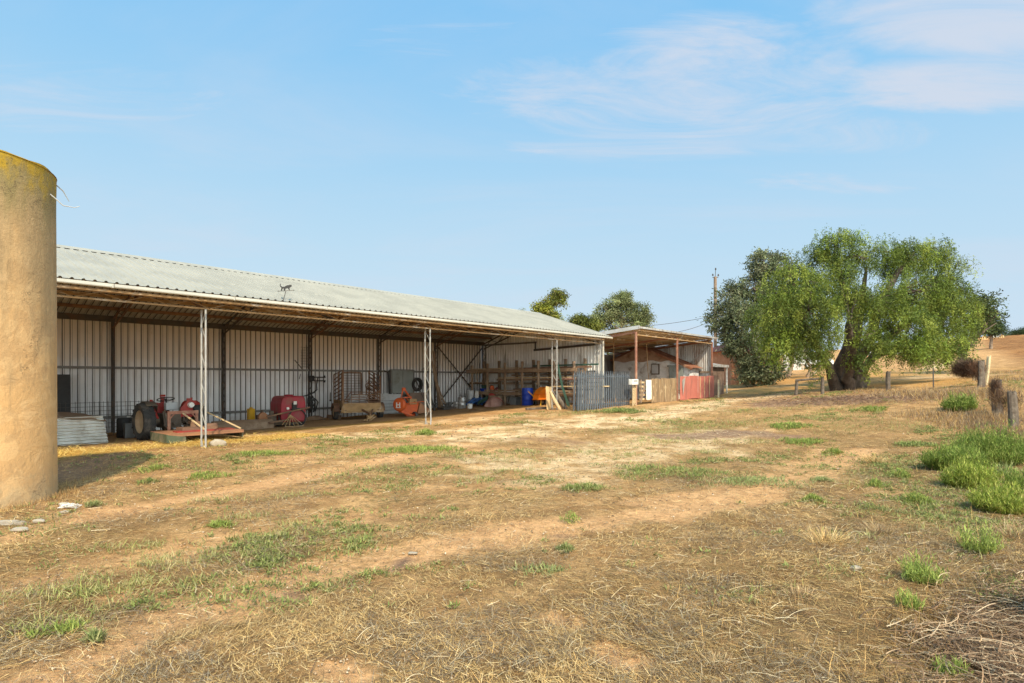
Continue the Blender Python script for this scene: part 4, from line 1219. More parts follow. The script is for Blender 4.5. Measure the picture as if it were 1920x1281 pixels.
b = MB(); b.box((0, -.58, .78), (.14, .07, .2)); b.box((.05, -.62, .66), (.3, .05, .05)); b.tube([(-.15, -.6, .65), (-.05, -.66, .6), (.1, -.6, .72), (.12, -.58, .85)], .014, 6); b.build('valve_block', M['black'], t)
b = MB(); b.box((.02, -.63, .88), (.11, .03, .12)); b.lathe([(0, .03), (.05, .02), (.05, -.02)], 12, Matrix.Translation((-.24, -.6, .68)) @ Matrix.Rotation(R(90), 4, 'X')); b.build('gauge', M['white'], t)
b = MB(); b.beam((-1.05, -.75, .42), (.58, -.62, .70), .06, .05); b.beam((-1.0, -.8, .2), (-.2, -.75, .28), .05); b.beam((-.25, -.72, .48), (-.25, -.75, .05), .05)
b.build('boom', M['rust'], t)
b = MB()
for i in range(6):
    a = R(-60 + 24 * i); b.tube([(-.22, -.80, .45), (-.22 + .42 * math.sin(a), -.95, .45 - .42 * math.cos(a * .6))], .014, 5)
b.tube([(-.5, -1.0, .04), (-.2, -1.05, .03), (.2, -1.02, .05)], .02, 6); b.build('tine_frame', M['rustlight'], t)

# ------------------------------------------------------------------ things hanging on the rear wall and posts
def hang(name, label, cat, x, p, z, group=None):
    s_ = SX(x, p); l_ = S(s_, p, z)
    return thing(name, label, cat, l_, PHI, group)


t = hang('wire_basket', 'dark wire rack hanging on the wall above the rail near the middle', 'wire rack', 574, 23.1, 2.25)
b = MB()
for i in range(7): b.tube([(-.22 + i * .07, 0, -.05), (-.22 + i * .07, 0, .95 - .08 * abs(i - 3))], .006, 4)
for j in range(8): b.tube([(-.26, -.005, .0 + .12 * j), (.24, -.005, .0 + .12 * j)], .006, 4)
b.build('wires', M['darksteel'], t)
b = MB(); b.tube([(-.55, -.05, .28), (-.3, -.05, .0), (-.18, -.02, -.12)], .02, 6); b.build('hook', M['darksteel'], t)
t = hang('hand_tool', 'black forked clamp tool hanging below the wall rail', 'tool', 588, 23.0, 1.70)
b = MB(); b.box((-.10, 0, .05), (.26, .12, .24)); b.build('head', M['black'], t, bevel=.05)
b = MB(); b.beam((0, -.03, .1), (.55, -.03, .09), .05); b.beam((0, -.03, -.06), (.55, -.03, -.06), .05); b.beam((.5, -.03, .09), (.52, -.03, .17), .05); b.beam((.5, -.03, -.06), (.52, -.03, -.13), .05); b.build('prongs', M['black'], t)
t = hang('sickle', 'curved black sickle hanging on the rear post by the red tank', 'sickle', 588, 23.0, 1.15)
b = MB(); b.tube([(.20, 0, .62), (.14, 0, .3), (.16, 0, .1), (.02, 0, -.02), (-.3, 0, -.14), (-.62, 0, -.2)], [.025, .025, .03, .035, .03, .008], 6); b.build('blade', M['black'], t)
t = hang('harness', 'bundle of black straps hanging low on the rear post', 'harness', 586, 23.0, .55)
b = MB()
rb = random.Random(5)
for i in range(9):
    x = rb.uniform(-.2, .12); b.tube([(x, rb.uniform(-.06, .04), .38 + rb.uniform(-.1, .1)), (x + rb.uniform(-.12, .12), -.06, .15), (x + rb.uniform(-.1, .1), 0, -.15 - rb.uniform(0, .15))], .03, 5)
b.build('straps', M['black'], t)
t = hang('small_hook', 'tiny dark hook hanging on the wall rib left of the rear post', 'hook', 563, 23.25, 1.82)
b = MB(); b.tube([(0, -.02, .12), (-.03, -.03, .0), (-.06, -.03, -.1)], .014, 5); b.build('shank', M['black'], t)
t = on_shed('scrap_heap', 'low heap of dark scrap metal at the foot of the rear post', 'scrap', SX(600, 22.3), 22.3)
b = MB()
for i in range(14): b.box((rb.uniform(-.9, .9), rb.uniform(-.2, .2), rb.uniform(.02, .14)), (rb.uniform(.2, .7), rb.uniform(.1, .3), rb.uniform(.04, .14)), (rb.uniform(-.2, .2), rb.uniform(-.2, .2), rb.uniform(0, 3)))
tag(b.build('scraps', M['cover'], t), kind='stuff')
b = MB()
for pts in ([(733, 745), ] * 0,): pass
t = hang('tool_hook', 'little rusty spanner hanging beside the cage trailer', 'spanner', 619, 23.2, .95)
b = MB(); b.beam((0, -.03, .16), (0, -.03, -.16), .03, .02); b.box((0, -.03, -.2), (.09, .03, .08)); b.build('shank', M['darksteel'], t)

# ------------------------------------------------------------------ cage trailer
t = on_shed('cage_trailer', 'rusty box trailer with tall railed stock cage and dented tailgate', 'trailer', SX(676, 20.9), 20.9, -.36)
Wt = .78
b = MB(); b.box((0, .75, .48), (2 * Wt, 2.0, .06)); b.beam((-Wt + .1, -.3, .42), (-Wt + .1, 1.9, .42), .08); b.beam((Wt - .1, -.3, .42), (Wt - .1, 1.9, .42), .08); b.tube([(-.95, .45, .31), (.95, .45, .31)], .035, 8)
b.build('chassis', M['rust'], t)
b = MB(); b.prism([(-Wt - .02, .30), (Wt + .02, .30), (Wt + .02, .36), (-Wt - .02, .36)], -.34, -.28); b.box((0, -.29, .50), (2 * Wt + .02, .035, .33), (.10, 0, 0)); b.box((0, -.31, .68), (2 * Wt, .08, .05))
b.box((0, -.34, .33), (2 * Wt + .06, .09, .05)); b.build('tailgate', M['rustlight'], t, bevel=.008)
for sd in (-1, 1):
    b = MB(); b.add([(sd * (Wt + .01), -.30, .32), (sd * (Wt + .12), -.44, .30), (sd * (Wt + .10), -.40, .45), (sd * (Wt + .01), -.28, .66)], [(0, 1, 2, 3)]); b.build('corner_plate', M['rustlight'], t)
    b = MB(); b.box((sd * Wt, .75, .64), (.03, 2.0, .34)); b.build('side_panel', M['rustlight'] if sd < 0 else M['rust'], t)
    wheel(t, (sd * .96, .45, .31), .31, .19, M['rim'])
    b = MB(); vs = []
    for i in range(9):
        a = R(180 * i / 8)
        for q in (.84, 1.08): vs.append((sd * q, .45 - .38 * math.cos(a), .34 + .36 * math.sin(a)))
    b.add(vs, [(2 * i, 2 * i + 1, 2 * i + 3, 2 * i + 2) for i in range(8)]); b.build('mudguard', M['rust'], t)
# the two side cages: their rails run downhill as they do on the real thing
for sd in (-1, 1):
    b = MB(); x = sd * Wt
    ya, yb = -.22, 1.7
    za0, zb0 = (.80, .80)
    top_a, top_b = (2.08, 1.92) if sd < 0 else (1.84, 2.10)
    for y, tp in ((ya, top_a), ((ya + yb) / 2, (top_a + top_b) / 2), (yb, top_b)):
        b.beam((x, y, .62), (x, y, tp), .05)
    for j in range(8):
        f = j / 7; dz = (.24 if sd < 0 else -.24) * (1 - f * .3)
        b.beam((x, ya, .84 + (top_a - .84) * f + (0 if j == 7 else dz * .5)), (x, yb, .84 + (top_b - .84) * f - (0 if j == 7 else dz * .5)), .03)
    b.build('side_cage', M['rust'], t)
b = MB()
for j in range(5): b.beam((-Wt * .55 if j > 1 else -Wt, -.18, .74 + .105 * j), (Wt, -.18, .74 + .105 * j), .03)
for x in (-.42, -.1, .3, .7): b.beam((x, -.18, .68), (x, -.18, 1.18), .025)
b.beam((-Wt, -.18, .72), (-.42, -.18, 1.2), .03)
b.beam((-Wt - .02, -.2, .7), (-Wt - .02, -.2, 1.35), .05)
b.build('tail_rails', M['rust'], t)
b = MB(); b.beam((-.43, 1.75, .5), (-.43, 1.75, 2.0), .06); b.beam((.43, 1.75, .5), (.43, 1.75, 2.0), .06); b.beam((-.43, 1.75, 2.0), (.43, 1.75, 2.0), .06); b.beam((-.43, 1.75, .7), (.43, 1.75, .7), .06)
for i in range(7): b.tube([(-.36 + .12 * i, 1.75, .7), (-.36 + .12 * i, 1.75, 2.0)], .008, 4)
for j in range(10): b.tube([(-.43, 1.74, .8 + .12 * j), (.43, 1.74, .8 + .12 * j)], .008, 4)
b.build('front_gate', M['rust'], t)
b = MB(); b.beam((0, -.3, .42), (.2, -.95, .26), .07); b.beam((.45, -.3, .42), (.2, -.95, .26), .05); b.build('drawbar', M['rust'], t)
t = on_shed('scrap_bundle', 'small bundle of pale bent scrap lying before the cage trailer', 'scrap', SX(691, 19.2), 19.2)
b = MB()
for i in range(8): b.beam((rb.uniform(-.25, .15), rb.uniform(-.1, .1), .05), (rb.uniform(-.1, .3), rb.uniform(-.1, .1), rb.uniform(.1, .36)), .06, .04)
b.build('scraps', M['rustlight'], t)
t = on_shed('iron_sheet_roll', 'small white heap of folded sheet inside the cage trailer', 'sheet', SX(672, 21.2), 21.4, 0, .52)
b = MB()
for i in range(5): b.tube([(-.4, -.05 * i, .06 + .09 * i), (.0, -.05 * i, .14 + .09 * i), (.4, -.05 * i, .05 + .09 * i)], .06, 8)
b.build('folds', M['palepanel'], t)
t = on_shed('barbed_wire_coil', 'tangled rusty coil standing inside the cage trailer on its right', 'coil', SX(694, 22.2), 22.0, 0, .52)
b = MB()
for i in range(16):
    r_ = rb.uniform(.16, .30); c_ = (rb.uniform(-.1, .1), rb.uniform(-.1, .1), rb.uniform(.3, 1.05))
    b.tube([(c_[0] + r_ * math.cos(a), c_[1] + .3 * r_ * math.sin(2 * a), c_[2] + r_ * math.sin(a)) for a in np.linspace(0, 6.2, 14)], .014, 4)
b.build('loops', M['rust'], t)

# ------------------------------------------------------------------ cabinet, tyre and panels further along
t = hang('wall_cabinet', 'flat grey-green two-door cabinet front hung on the rear wall rail', 'cabinet', 754, 23.15, .98)
b = MB(); b.box((-.33, 0, .60), (.64, .12, 1.14)); b.build('door', M['greypaint'], t)
b = MB(); b.box((.33, 0, .60), (.64, .12, 1.14)); b.build('door', M['greypaint'], t)
b = MB(); b.beam((-.70, .0, -.03), (.70, .0, -.03), .14, .06); b.beam((-.70, 0, 1.2), (.70, 0, 1.2), .14, .05); b.beam((-.71, 0, 0), (-.71, 0, 1.2), .06, .13); b.beam((.71, 0, 0), (.71, 0, 1.2), .06, .13); b.build('frame', M['girt'], t)
b = MB(); b.tube([(-1.1, 0, 1.15), (-.85, 0, 1.05), (-.80, 0, .4), (-.80, 0, .0)], .03, 6); b.build('hanging_hose', M['black'], t)
t = hang('car_tyre', 'black tyre hanging on the rear wall right of the cabinet', 'tyre', 782, 23.1, 1.44)
b = MB(); tyre(b, (0, 0, 0), .36, .18, RYM, 0, .58); b.build('tread', M['rubber'], t, smooth=True)
t = on_shed('braced_sheet', 'pale grey wire-braced sheet leaning on the wall behind the orange machine', 'panel', SX(729, 22.7), 22.7)
b = MB(); b.box((-.42, 0, .52), (.86, .03, 1.0), (-.1, 0, 0)); b.box((.42, 0, .5), (.8, .03, .96), (-.1, 0, 0)); b.build('sheet', M['palepanel'], t)
b = MB()
for j in range(7): b.tube([(-.9, -.12 + .03 * j, .06 + .15 * j), (.86, -.12 + .03 * j, .06 + .15 * j)], .008, 4)
b.build('wires', M['darksteel'], t)
t = on_shed('brown_panel', 'flat brown board leaning behind the orange machine', 'board', SX(785, 22.6), 22.6)
b = MB(); b.box((0, 0, .5), (1.1, .04, .95), (-.12, 0, 0)); b.build('panel', M['brownpanel'], t)

# ------------------------------------------------------------------ orange tiller
t = on_shed('rotary_tiller', 'bright orange tractor implement with triangular mast and sloping hood', 'implement', SX(766, 20.3), 20.3, -.12, -.14)
b = MB()
b.beam((-.42, .1, .55), (-.28, .0, 1.32), .07, .06); b.beam((.42, .1, .60), (-.22, .0, 1.32), .07, .06); b.beam((-.40, -.1, .55), (.46, -.1, .62), .07, .07); b.box((-.25, 0, 1.33), (.14, .10, .14))
b.beam((-.12, .05, .98), (.14, .05, .62), .05); b.beam((-.34, -.05, .95), (.12, -.05, .98), .06, .05); b.build('mast', M['orange'], t)
b = MB(); b.lathe([(0, -.12), (.24, -.12), (.30, -.06), (.30, .06), (.24, .12), (0, .12)], 24, Matrix.Translation((-.58, -.22, .66)) @ Matrix.Rotation(R(-60), 4, 'Z') @ RYM); b.build('gear_cover', M['orange'], t, smooth=True)
b = MB(); b.prism([(-.35, .28), (.25, .22), (.36, .70), (-.30, .72)], -.28, .30); b.prism([(-.62, .42), (-.28, .14), (.05, .10), (.05, .2), (-.2, .3), (-.5, .62)], -.34, -.26); b.build('hood', M['orange'], t, bevel=.015)
b = MB(); b.prism([(.28, .24), (1.02, .28), (1.06, .34), (.40, .72)], -.34, .32); b.build('rear_flap', M['deck'], t, bevel=.012)
b = MB(); b.box((.02, -.30, .78), (.36, .16, .24)); b.tube([(.1, -.3, .8), (.1, -.48, .8)], .05, 8); b.build('gearbox', M['rustlight'], t, bevel=.03)
b = MB()
Mh = Matrix.Translation((-.58, -.22, .66)) @ Matrix.Rotation(R(-60), 4, 'Z')
for x in (-.075, .075): b.box(Mh @ Vector((x, -.135, 0)), (.045, .02, .20), (0, 0, R(-60)))
b.box(Mh @ Vector((0, -.135, .0)), (.12, .02, .04), (0, 0, R(-60))); b.box(Mh @ Vector((0, -.135, -.12)), (.22, .02, .035), (0, 0, R(-60)))
b.build('white_mark', M['white'], t)
b = MB(); b.beam((-.3, -.42, .72), (.55, -.42, .78), .05, .03); b.beam((-.6, -.36, .35), (.1, -.40, .12), .09, .05); b.beam((.5, -.3, .5), (1.0, -.3, .34), .05); b.build('side_rail', M['orange'], t)
wheel(t, (.08, -.40, .17), .17, .12, M['orange'], 0, RX)

# ------------------------------------------------------------------ long timbers leaning in the braced bay
grp = 'poles leaning in the braced bay'
for i, (x, p, h, dx, r_, lab) in enumerate(((800, 22.2, 1.7, -.55, .025, 'thin dark stick leaning left of the pole bundle'), (808, 22.4, 2.2, -.25, .05, 'dark pole standing behind the second front post'),
                                            (818, 22.7, 3.05, .05, .07, 'tallest rough brown pole leaning on the rear wall'), (824, 22.4, 2.5, -.30, .055, 'brown pole leaning right of the tallest pole'),
                                            (832, 22.3, 1.5, -.28, .04, 'short dark pole leaning at the right of the bundle'))):
    t = on_shed('leaning_pole', lab, 'pole', SX(x, p), p - .3, group=grp)
    b = MB(); b.tube([(0, 0, -.02), (dx * .5, .35, h * .5), (dx, .55, h)], [r_ * 1.1, r_, r_ * .85], 7); b.build('shaft', M['timber' if i > 1 else 'darksteel'], t, smooth=True)

# ------------------------------------------------------------------ kegs, buckets and boxes in the far corner
def drumlike(name, lab, cat, x, p, r_, h, mat, dz=0, lid=True):
    t = on_shed(name, lab, cat, SX(x, p), p, 0, dz)
    b = MB(); b.lathe([(0, 0), (r_ * .97, 0), (r_, .02), (r_, h * .30), (r_ * 1.04, h * .33), (r_, h * .36), (r_, h * .64), (r_ * 1.04, h * .67), (r_, h * .70), (r_, h * .97), (r_ * .95, h), (r_ * .9, h * .97), (0, h * .97)], 24)
    b.build('body', M[mat], t, smooth=True)
    return t


drumlike('steel_keg', 'dull steel keg, taller of two, on the floor by the rack', 'keg', 866, 21.6, .22, .58, 'steelpot')
drumlike('steel_pot', 'squat dull metal pot left of the taller steel keg', 'pot', 857, 21.9, .20, .36, 'steelpot')
t = drumlike('grey_bin', 'tall pale grey bucket standing before the left end of the rack', 'bucket', 882.5, 22.4, .19, .70, 'palepanel', .18)
drumlike('white_bucket', 'small white bucket lying nearest the yard in the far corner', 'bucket', 881, 20.6, .13, .24, 'white')
t = on_shed('scrap_tray', 'flat dark tray of scrap metal on the floor left of the kegs', 'tray', SX(838, 21.9), 21.9)
b = MB(); b.box((0, 0, .06), (.9, .5, .1))
for i in range(9): b.beam((rb.uniform(-.4, .4), rb.uniform(-.2, .2), .1), (rb.uniform(-.4, .4), rb.uniform(-.2, .2), rb.uniform(.14, .34)), .04)
b.build('tray', M['darksteel'], t)
t = on_shed('white_sheet', 'white folded card standing behind the green and blue bundle', 'card', SX(894, 22.0), 22.0)
b = MB(); b.box((0, 0, .55), (.26, .04, .55), (-.2, .25, 0)); b.build('card', M['white'], t)
t = on_shed('tarp_bundle', 'rumpled dark blue and green tarp bundle on the corner floor', 'tarp', SX(902, 21.6), 21.6)
b = MB()
for i in range(12):
    a = rb.uniform(-.7, .7); b.tube([(a - .5, rb.uniform(-.15, .15), .05 + rb.uniform(0, .1)), (a, rb.uniform(-.2, .1), .22 + rb.uniform(0, .2)), (a + .5, rb.uniform(-.15, .15), .2 + rb.uniform(0, .35))], [.04, .08, .03], 7)
b.build('folds', M['bluecloth'], t, smooth=True)
b = MB()
for i in range(4): b.tube([(-.5, -.2 - .05 * i, .1 + .05 * i), (.2, -.25, .35 + .05 * i), (.9, -.2, .62 + .04 * i)], .035, 6)
b.build('rods', M['greenpole'], t)
t = on_shed('pink_sack', 'slumped pinkish sack in front of a cardboard box', 'sack', SX(926, 20.4), 20.4)
b = MB(); vs = []; n = 20
for i in range(10):
    z = .50 * i / 9; r_ = .40 * math.sqrt(max(.02, 1 - (z / .52) ** 2)) + .05
    for j in range(n):
        a = 2 * PI * j / n; q = r_ * (1 + .12 * math.sin(3 * a + i * .4) + .06 * math.sin(7 * a))
        vs.append((q * 1.25 * math.cos(a) + .12 * z, q * .8 * math.sin(a), z))
b.add(vs, [(i * n + j, i * n + (j + 1) % n, (i + 1) * n + (j + 1) % n, (i + 1) * n + j) for i in range(9) for j in range(n)] + [tuple(9 * n + j for j in range(n))])
b.build('body', M['sack'], t, smooth=True)
b = MB(); b.tube([(-.1, -.1, .48), (.1, -.30, .42), (.35, -.34, .25), (.5, -.3, .05)], .014, 5); b.build('cord', M['red'], t)
t = on_shed('cardboard_box', 'worn cardboard box right behind the slumped pinkish sack', 'box', SX(932, 20.8), 20.9)
b = MB(); b.box((.25, .1, .26), (.75, .5, .52)); b.build('carton', M['box'], t)
t = on_shed('red_motor', 'small dark red motor mower lying behind the sack', 'mower', SX(925, 21.2), 21.3)
b = MB(); b.lathe([(0, .1), (.25, .1), (.28, .3), (.2, .58), (.08, .66), (0, .66)], 16); b.beam((0, .1, .5), (.8, .3, .95), .035); b.beam((.1, .3, .5), (.9, .5, .95), .035); b.build('body', M['red'], t, smooth=True)
t = on_shed('grey_crate', 'grey ribbed plastic crate under the rack left of the blue drum', 'crate', SX(968, 20.0), 20.0)
b = MB(); b.box((0, 0, .2), (.56, .4, .40)); b.box((0, 0, .39), (.60, .44, .04))
for i in range(6): b.box((-.23 + i * .092, -.207, .19), (.03, .02, .34))
b.build('body', M['crate'], t)

# ------------------------------------------------------------------ timber rack along the end wall
rack = thing('timber_rack', 'long rough timber storage rack of three levels along the end wall', 'rack', S(23.2, 19.0), PHI)
zr0 = S(23.2, 19.0).z
rp = [22.95, 21.75, 20.45, 19.25, 18.15, 17.15, 15.95]
PA, PB = 23.1, 15.7


def rk(): return MB(Matrix.Translation((-23.2, -19.0, -zr0)))


for i, p in enumerate(rp):
    b = rk(); g = S(22.75, p).z
    top = 2.62 if i > 0 else 2.5
    b.tube([(22.65, p, g - .1), (22.65, p, top + .04 * math.sin(i * 5))], .075, 9); b.beam((23.6, p, g - .1), (23.6, p, 2.75), .12, .12)
    b.build('upright', M['timber'], rack, smooth=True)
    for z in (.95, 1.55, 2.16):
        b = rk(); b.beam((22.55, p + .1, z - .06), (23.7, p + .1, z - .06), .05, .12); b.build('bearer', M['timber'], rack)
for z, lo in ((.95, 23.1), (2.16, 23.3)):
    for c_ in range(3):
        b = rk(); b.beam((22.54, lo - c_ * 2.55, z + .0), (22.54, max(PB, lo - (c_ + 1) * 2.55 + .02), z + .02), .05, .17); b.build('rail', M['timber'], rack)
b = rk(); b.box((23.1, 22.3, 1.52), (.9, 1.4, .04)); b.build('shelf', M['timber'], rack)
b = rk(); b.box((23.1, 22.3, .92), (.9, 1.4, .04)); b.build('shelf', M['timber'], rack)
grp = 'boards stored on the timber rack'
bl = [(22.75, 2.28, 23.2, 19.3, .20, .04, 'paletimber', 'thin pale plank lying on the top left of the rack'),
      (22.95, 2.28, 19.6, 15.2, .25, .09, 'rust', 'rusty beam lying on the rack top towards the yard'),
      (23.15, 2.40, 18.9, 14.9, .10, .08, 'greenpole', 'dark green pipe on the very top of the rack'),
      (22.75, 1.78, 20.9, 15.9, .24, .05, 'paletimber', 'pale plank on the middle level of the rack'),
      (22.95, 1.68, 21.2, 15.5, .30, .10, 'timber', 'thick brown beam under the pale middle plank'),
      (23.20, 1.92, 20.4, 15.4, .20, .08, 'timber', 'brown beam highest on the middle level'),
      (22.85, 1.52, 19.9, 14.6, .24, .05, 'greytimber', 'grey plank lowest on the middle level'),
      (22.80, 1.10, 22.0, 16.0, .30, .08, 'timber', 'dark plank lying on the bottom level of the rack'),
      (23.10, 1.18, 20.2, 15.2, .2, .07, 'rust', 'rusty bar lying along the back of the bottom level'),
      (22.55, 1.72, 17.0, 14.2, .12, .04, 'sack', 'short pinkish batten jutting from the rack toward the yard'),
      (22.10, 1.36, 16.8, 13.75, .40, .05, 'paletimber', 'long pale board jutting out past the front post'),
      (22.90, .72, 16.2, 14.5, .25, .05, 'paletimber', 'short pale board end jutting low from the rack')]
for s_, z, p0, p1, wd, th, mt, lab in bl:
    t = thing('stored_board', lab, 'board', S(s_, (p0 + p1) / 2, z), PHI, grp)
    b = MB(); b.beam((0, (p0 - p1) / 2, 0), (0, -(p0 - p1) / 2, .03), wd, th); b.build('plank', M[mt], t)
t = thing('blue_container', 'small blue tub on the left shelf of the rack', 'tub', S(22.9, 22.2, .95), PHI)
b = MB(); b.lathe([(0, 0), (.22, 0), (.27, .22), (.29, .24), (.26, .25), (.24, .2), (0, .05)], 18); b.build('bowl', M['blue'], t, smooth=True)
t = thing('green_tub', 'small green tub stacked on the blue tub on the rack', 'tub', S(22.9, 22.25, 1.21), PHI)
b = MB(); b.lathe([(0, 0), (.14, 0), (.18, .16), (.2, .17), (.17, .17), (0, .04)], 16); b.build('bowl', M['greenpole'], t, smooth=True)
t = thing('red_can', 'small red can on the lower rack shelf beside an upright', 'can', S(22.8, 21.55, .99), PHI)
b = MB(); b.lathe([(0, 0), (.12, 0), (.12, .32), (.05, .38), (0, .38)], 14); b.build('body', M['orange'], t, smooth=True)
t = thing('yellow_rope', 'loop of pale yellow rope hanging from the rack top at left', 'rope', S(22.45, 22.3, 2.12), PHI)
b = MB(); b.tube([(-.02, .09, .0), (-.02, .12, -.3), (-.02, .02, -.56), (-.02, -.08, -.3), (-.02, -.05, .0)], .016, 6); b.build('loop', M['paletimber'], t)
# blue drum, orange barrow, plywood, green poles, logs near the third front post
t = drumlike('blue_drum', 'bright blue plastic drum standing before the rack', 'drum', 989, 18.6, .29, .88, 'blue')
b = MB(); b.lathe([(.02, .862), (.05, .862), (.05, .885), (0, .885)], 12, Matrix.Translation((.13, -.1, 0))); b.build('bung', M['black'], t)
t = on_shed('wheelbarrow', 'orange steel barrow tray tipped up on its legs by the rack', 'wheelbarrow', SX(1017.5, 17.6), 17.6)
b = MB(); b.prism([(-.50, .30), (.50, .30), (.50, .86), (.38, .90), (.06, .90), (-.30, .72), (-.46, .52)], -.16, .22); b.box((0, -.01, .58), (1.04, .44, .02)); b.box((-.02, -.01, .29), (1.1, .44, .035)); b.build('tray', M['barrow'], t, bevel=.01)
b = MB(); b.tube([(-.25, -.1, .3), (-.3, -.1, 0)], .03, 6); b.tube([(.3, -.1, .3), (.3, -.1, 0)], .03, 6); b.tube([(-.9, .2, .7), (-.4, .2, .4)], .025, 6); b.build('frame', M['yellow'], t)
wheel(t, (.12, .1, .17), .17, .09, M['rim'], 0)
t = on_shed('plywood_sheet', 'bright plywood offcut leaning at the foot of the third post', 'plywood', SX(1032, 15.6), 15.6)
b = MB(); b.box((0, .05, .50), (.48, .02, 1.06), (-.14, .10, 0)); b.build('sheet', M['ply'], t)
t = on_shed('green_pole_bundle', 'bundle of thin dark green poles leaning on the third front post', 'poles', SX(1049, 15.9), 15.75)
b = MB()
for i in range(5): b.tube([(.30 + .05 * i, -.1, 0), (.04 + .03 * i, .06, .95), (-.20 + .03 * (i % 3), .1, 1.75 + .08 * i)], .014, 6)
b.build('rods', M['greenpole'], t)
for i, (x, p, lab) in enumerate(((1046, 15.0, 'short pale split log leaning beside the third front post'), (1055, 15.1, 'thicker pale log leaning right of the split log'))):
    t = on_shed('split_log', lab, 'log', SX(x, p), p)
    b = MB(); b.tube([(.10 + .06 * i, -.05, 0), (-.1, .12, .45), (-.22, .25, .82)], [.075 + .03 * i, .085 + .02 * i, .06], 9); b.build('wood', M['paletimber' if i == 0 else 'greytimber'], t, smooth=True)
t = on_shed('ground_timber', 'weathered timber lying flat on the ground before the plywood', 'timber', SX(1003, 16.2), 16.2)
b = MB(); b.beam((-.5, .1, .05), (.75, -.12, .06), .12, .08); b.build('plank', M['greytimber'], t)

# ------------------------------------------------------------------ stacked palisade panels
grp = 'palisade fence panels stacked against the shed end'
labs = ['front palisade fence panel of the leaning blue-grey stack', 'rear palisade fence panel of the leaning blue-grey stack']
for q in range(2):
    o_ = S(SX(1084, 13.7) + .03 * q, 13.7 + .24 * q)
    t = thing('palisade_panel', labs[q], 'fence panel', o_, PHI, grp)
    b = MB(); n = 24; W_ = 4.2
    for i in range(n):
        x = i * W_ / (n - 1); lean_ = .30
        pl_ = [(-.042, 0), (.042, 0), (.042, 1.58), (.016, 1.64), (0, 1.75), (-.016, 1.64), (-.042, 1.58)]
        Mx = Matrix.Translation((x, 0, .02 + .01 * (i % 3))) @ Matrix.Rotation(-.11, 4, 'X') @ Matrix.Rotation(R(11), 4, 'Y')
        b.prism(pl_, -.012, .012, Mx)
    for z in (.25, 1.50):
        Mx = Matrix.Rotation(-.11, 4, 'X')
        b.beam(Mx @ Vector((-.05 + .194 * z, .03, z)), Mx @ Vector((W_ + .05 + .194 * z, .03, z)), .03, .06)
    b.build('pales', M['palisade'], t)

# ------------------------------------------------------------------ stones in the yard
def rock(lab, x, y, size, seed, cat='stone', dz=0.0):
    g = G(x, y); t = thing('pale_stone', lab, cat, g)
    n = 14; m_ = 9; vs = []
    for i in range(m_ + 1):
        th = PI * i / m_
        for j in range(n):
            a = 2 * PI * j / n
            d = Vector((math.sin(th) * math.cos(a), math.sin(th) * math.sin(a), math.cos(th)))
            q = .75 + .55 * float(fbm(np.array([d.x * 1.6 + seed * 3.1 + d.z]), np.array([d.y * 1.6 + d.z * 1.3 + seed]), seed, 3)[0])
            vs.append((d.x * size[0] * q, d.y * size[1] * q, d.z * size[2] * q + size[2] * .45))
    fs = [(i * n + j, (i + 1) * n + j, (i + 1) * n + (j + 1) % n, i * n + (j + 1) % n) for i in range(m_) for j in range(n)]
    b = MB(); b.add(vs, fs); b.build('stone', M['stone'], t, smooth=False)
    return t


rock('pale rough stone at the foot of the first front post', 408, 836, (.20, .14, .11), 4)
rock('flat white stone at the left edge below the silo', 8, 982, (.26, .12, .02), 5)
rock('rounded white stone just below the flat white stone', 36, 995, (.085, .06, .025), 6)
rock('small white stone right of the flat white stone', 72, 979, (.07, .04, .025), 7)
rock('pale scrap of stone beside the tangled wire near the silo', 120, 948, (.07, .05, .03), 8)
rock('second pale flake of stone by the tangled wire', 122, 962, (.06, .04, .022), 9)
rock('lone white stone in the dry grass on the right', 1604, 1067, (.045, .035, .022), 10)
rock('tiny white chip on the bare track in the middle', 774, 1038, (.045, .03, .012), 11)
g = G(133, 954)
t = tag(MB(Matrix.Translation(g)).build('tangled_wire', M['galv']), None)
bpy.data.objects.remove(t)
t = thing('tangled_wire', 'small tangle of pale wire lying on the ground near the silo', 'wire', g)
b = MB()
for i in range(5): b.tube([(rb.uniform(-.14, .14), rb.uniform(-.1, .1), .02 + rb.uniform(0, .05)) for _ in range(6)], .005, 4)
b.build('strands', M['white'], t)
# ================================================================== trees
def kites(P, D, L, Wd, C, rng):
    """leaf-shaped faces: base P, direction D (unit), length L, width Wd, colours C"""
    n = len(P)
    r = rng.normal(size=(n, 3)); s_ = np.cross(D, r); s_ /= np.linalg.norm(s_, axis=1, keepdims=True) + 1e-9
    L = np.asarray(L).reshape(-1, 1); Wd = np.asarray(Wd).reshape(-1, 1)
    m_ = P + D * L * .45
    V = np.stack([P, m_ + s_ * Wd * .5, P + D * L, m_ - s_ * Wd * .5], 1).reshape(-1, 3)
    Fq = np.arange(4 * n).reshape(n, 4)
    return V, Fq, np.repeat(C, 4, axis=0)


def unit(v): return v / (np.linalg.norm(v, axis=-1, keepdims=True) + 1e-9)


def curve_pts(a, b, sag, n=7, wob=.0, rng=None):
    a = np.array(a, float); b = np.array(b, float); out = []
    L = np.linalg.norm(b - a)
    for i in range(n):
        t_ = i / (n - 1)
        p = a * (1 - t_) + b * t_ + np.array([0, 0, sag * L * 4 * t_ * (1 - t_)])
        if rng is not None and 0 < i < n - 1: p = p + rng.normal(size=3) * wob * L
        out.append(tuple(p))
    return out


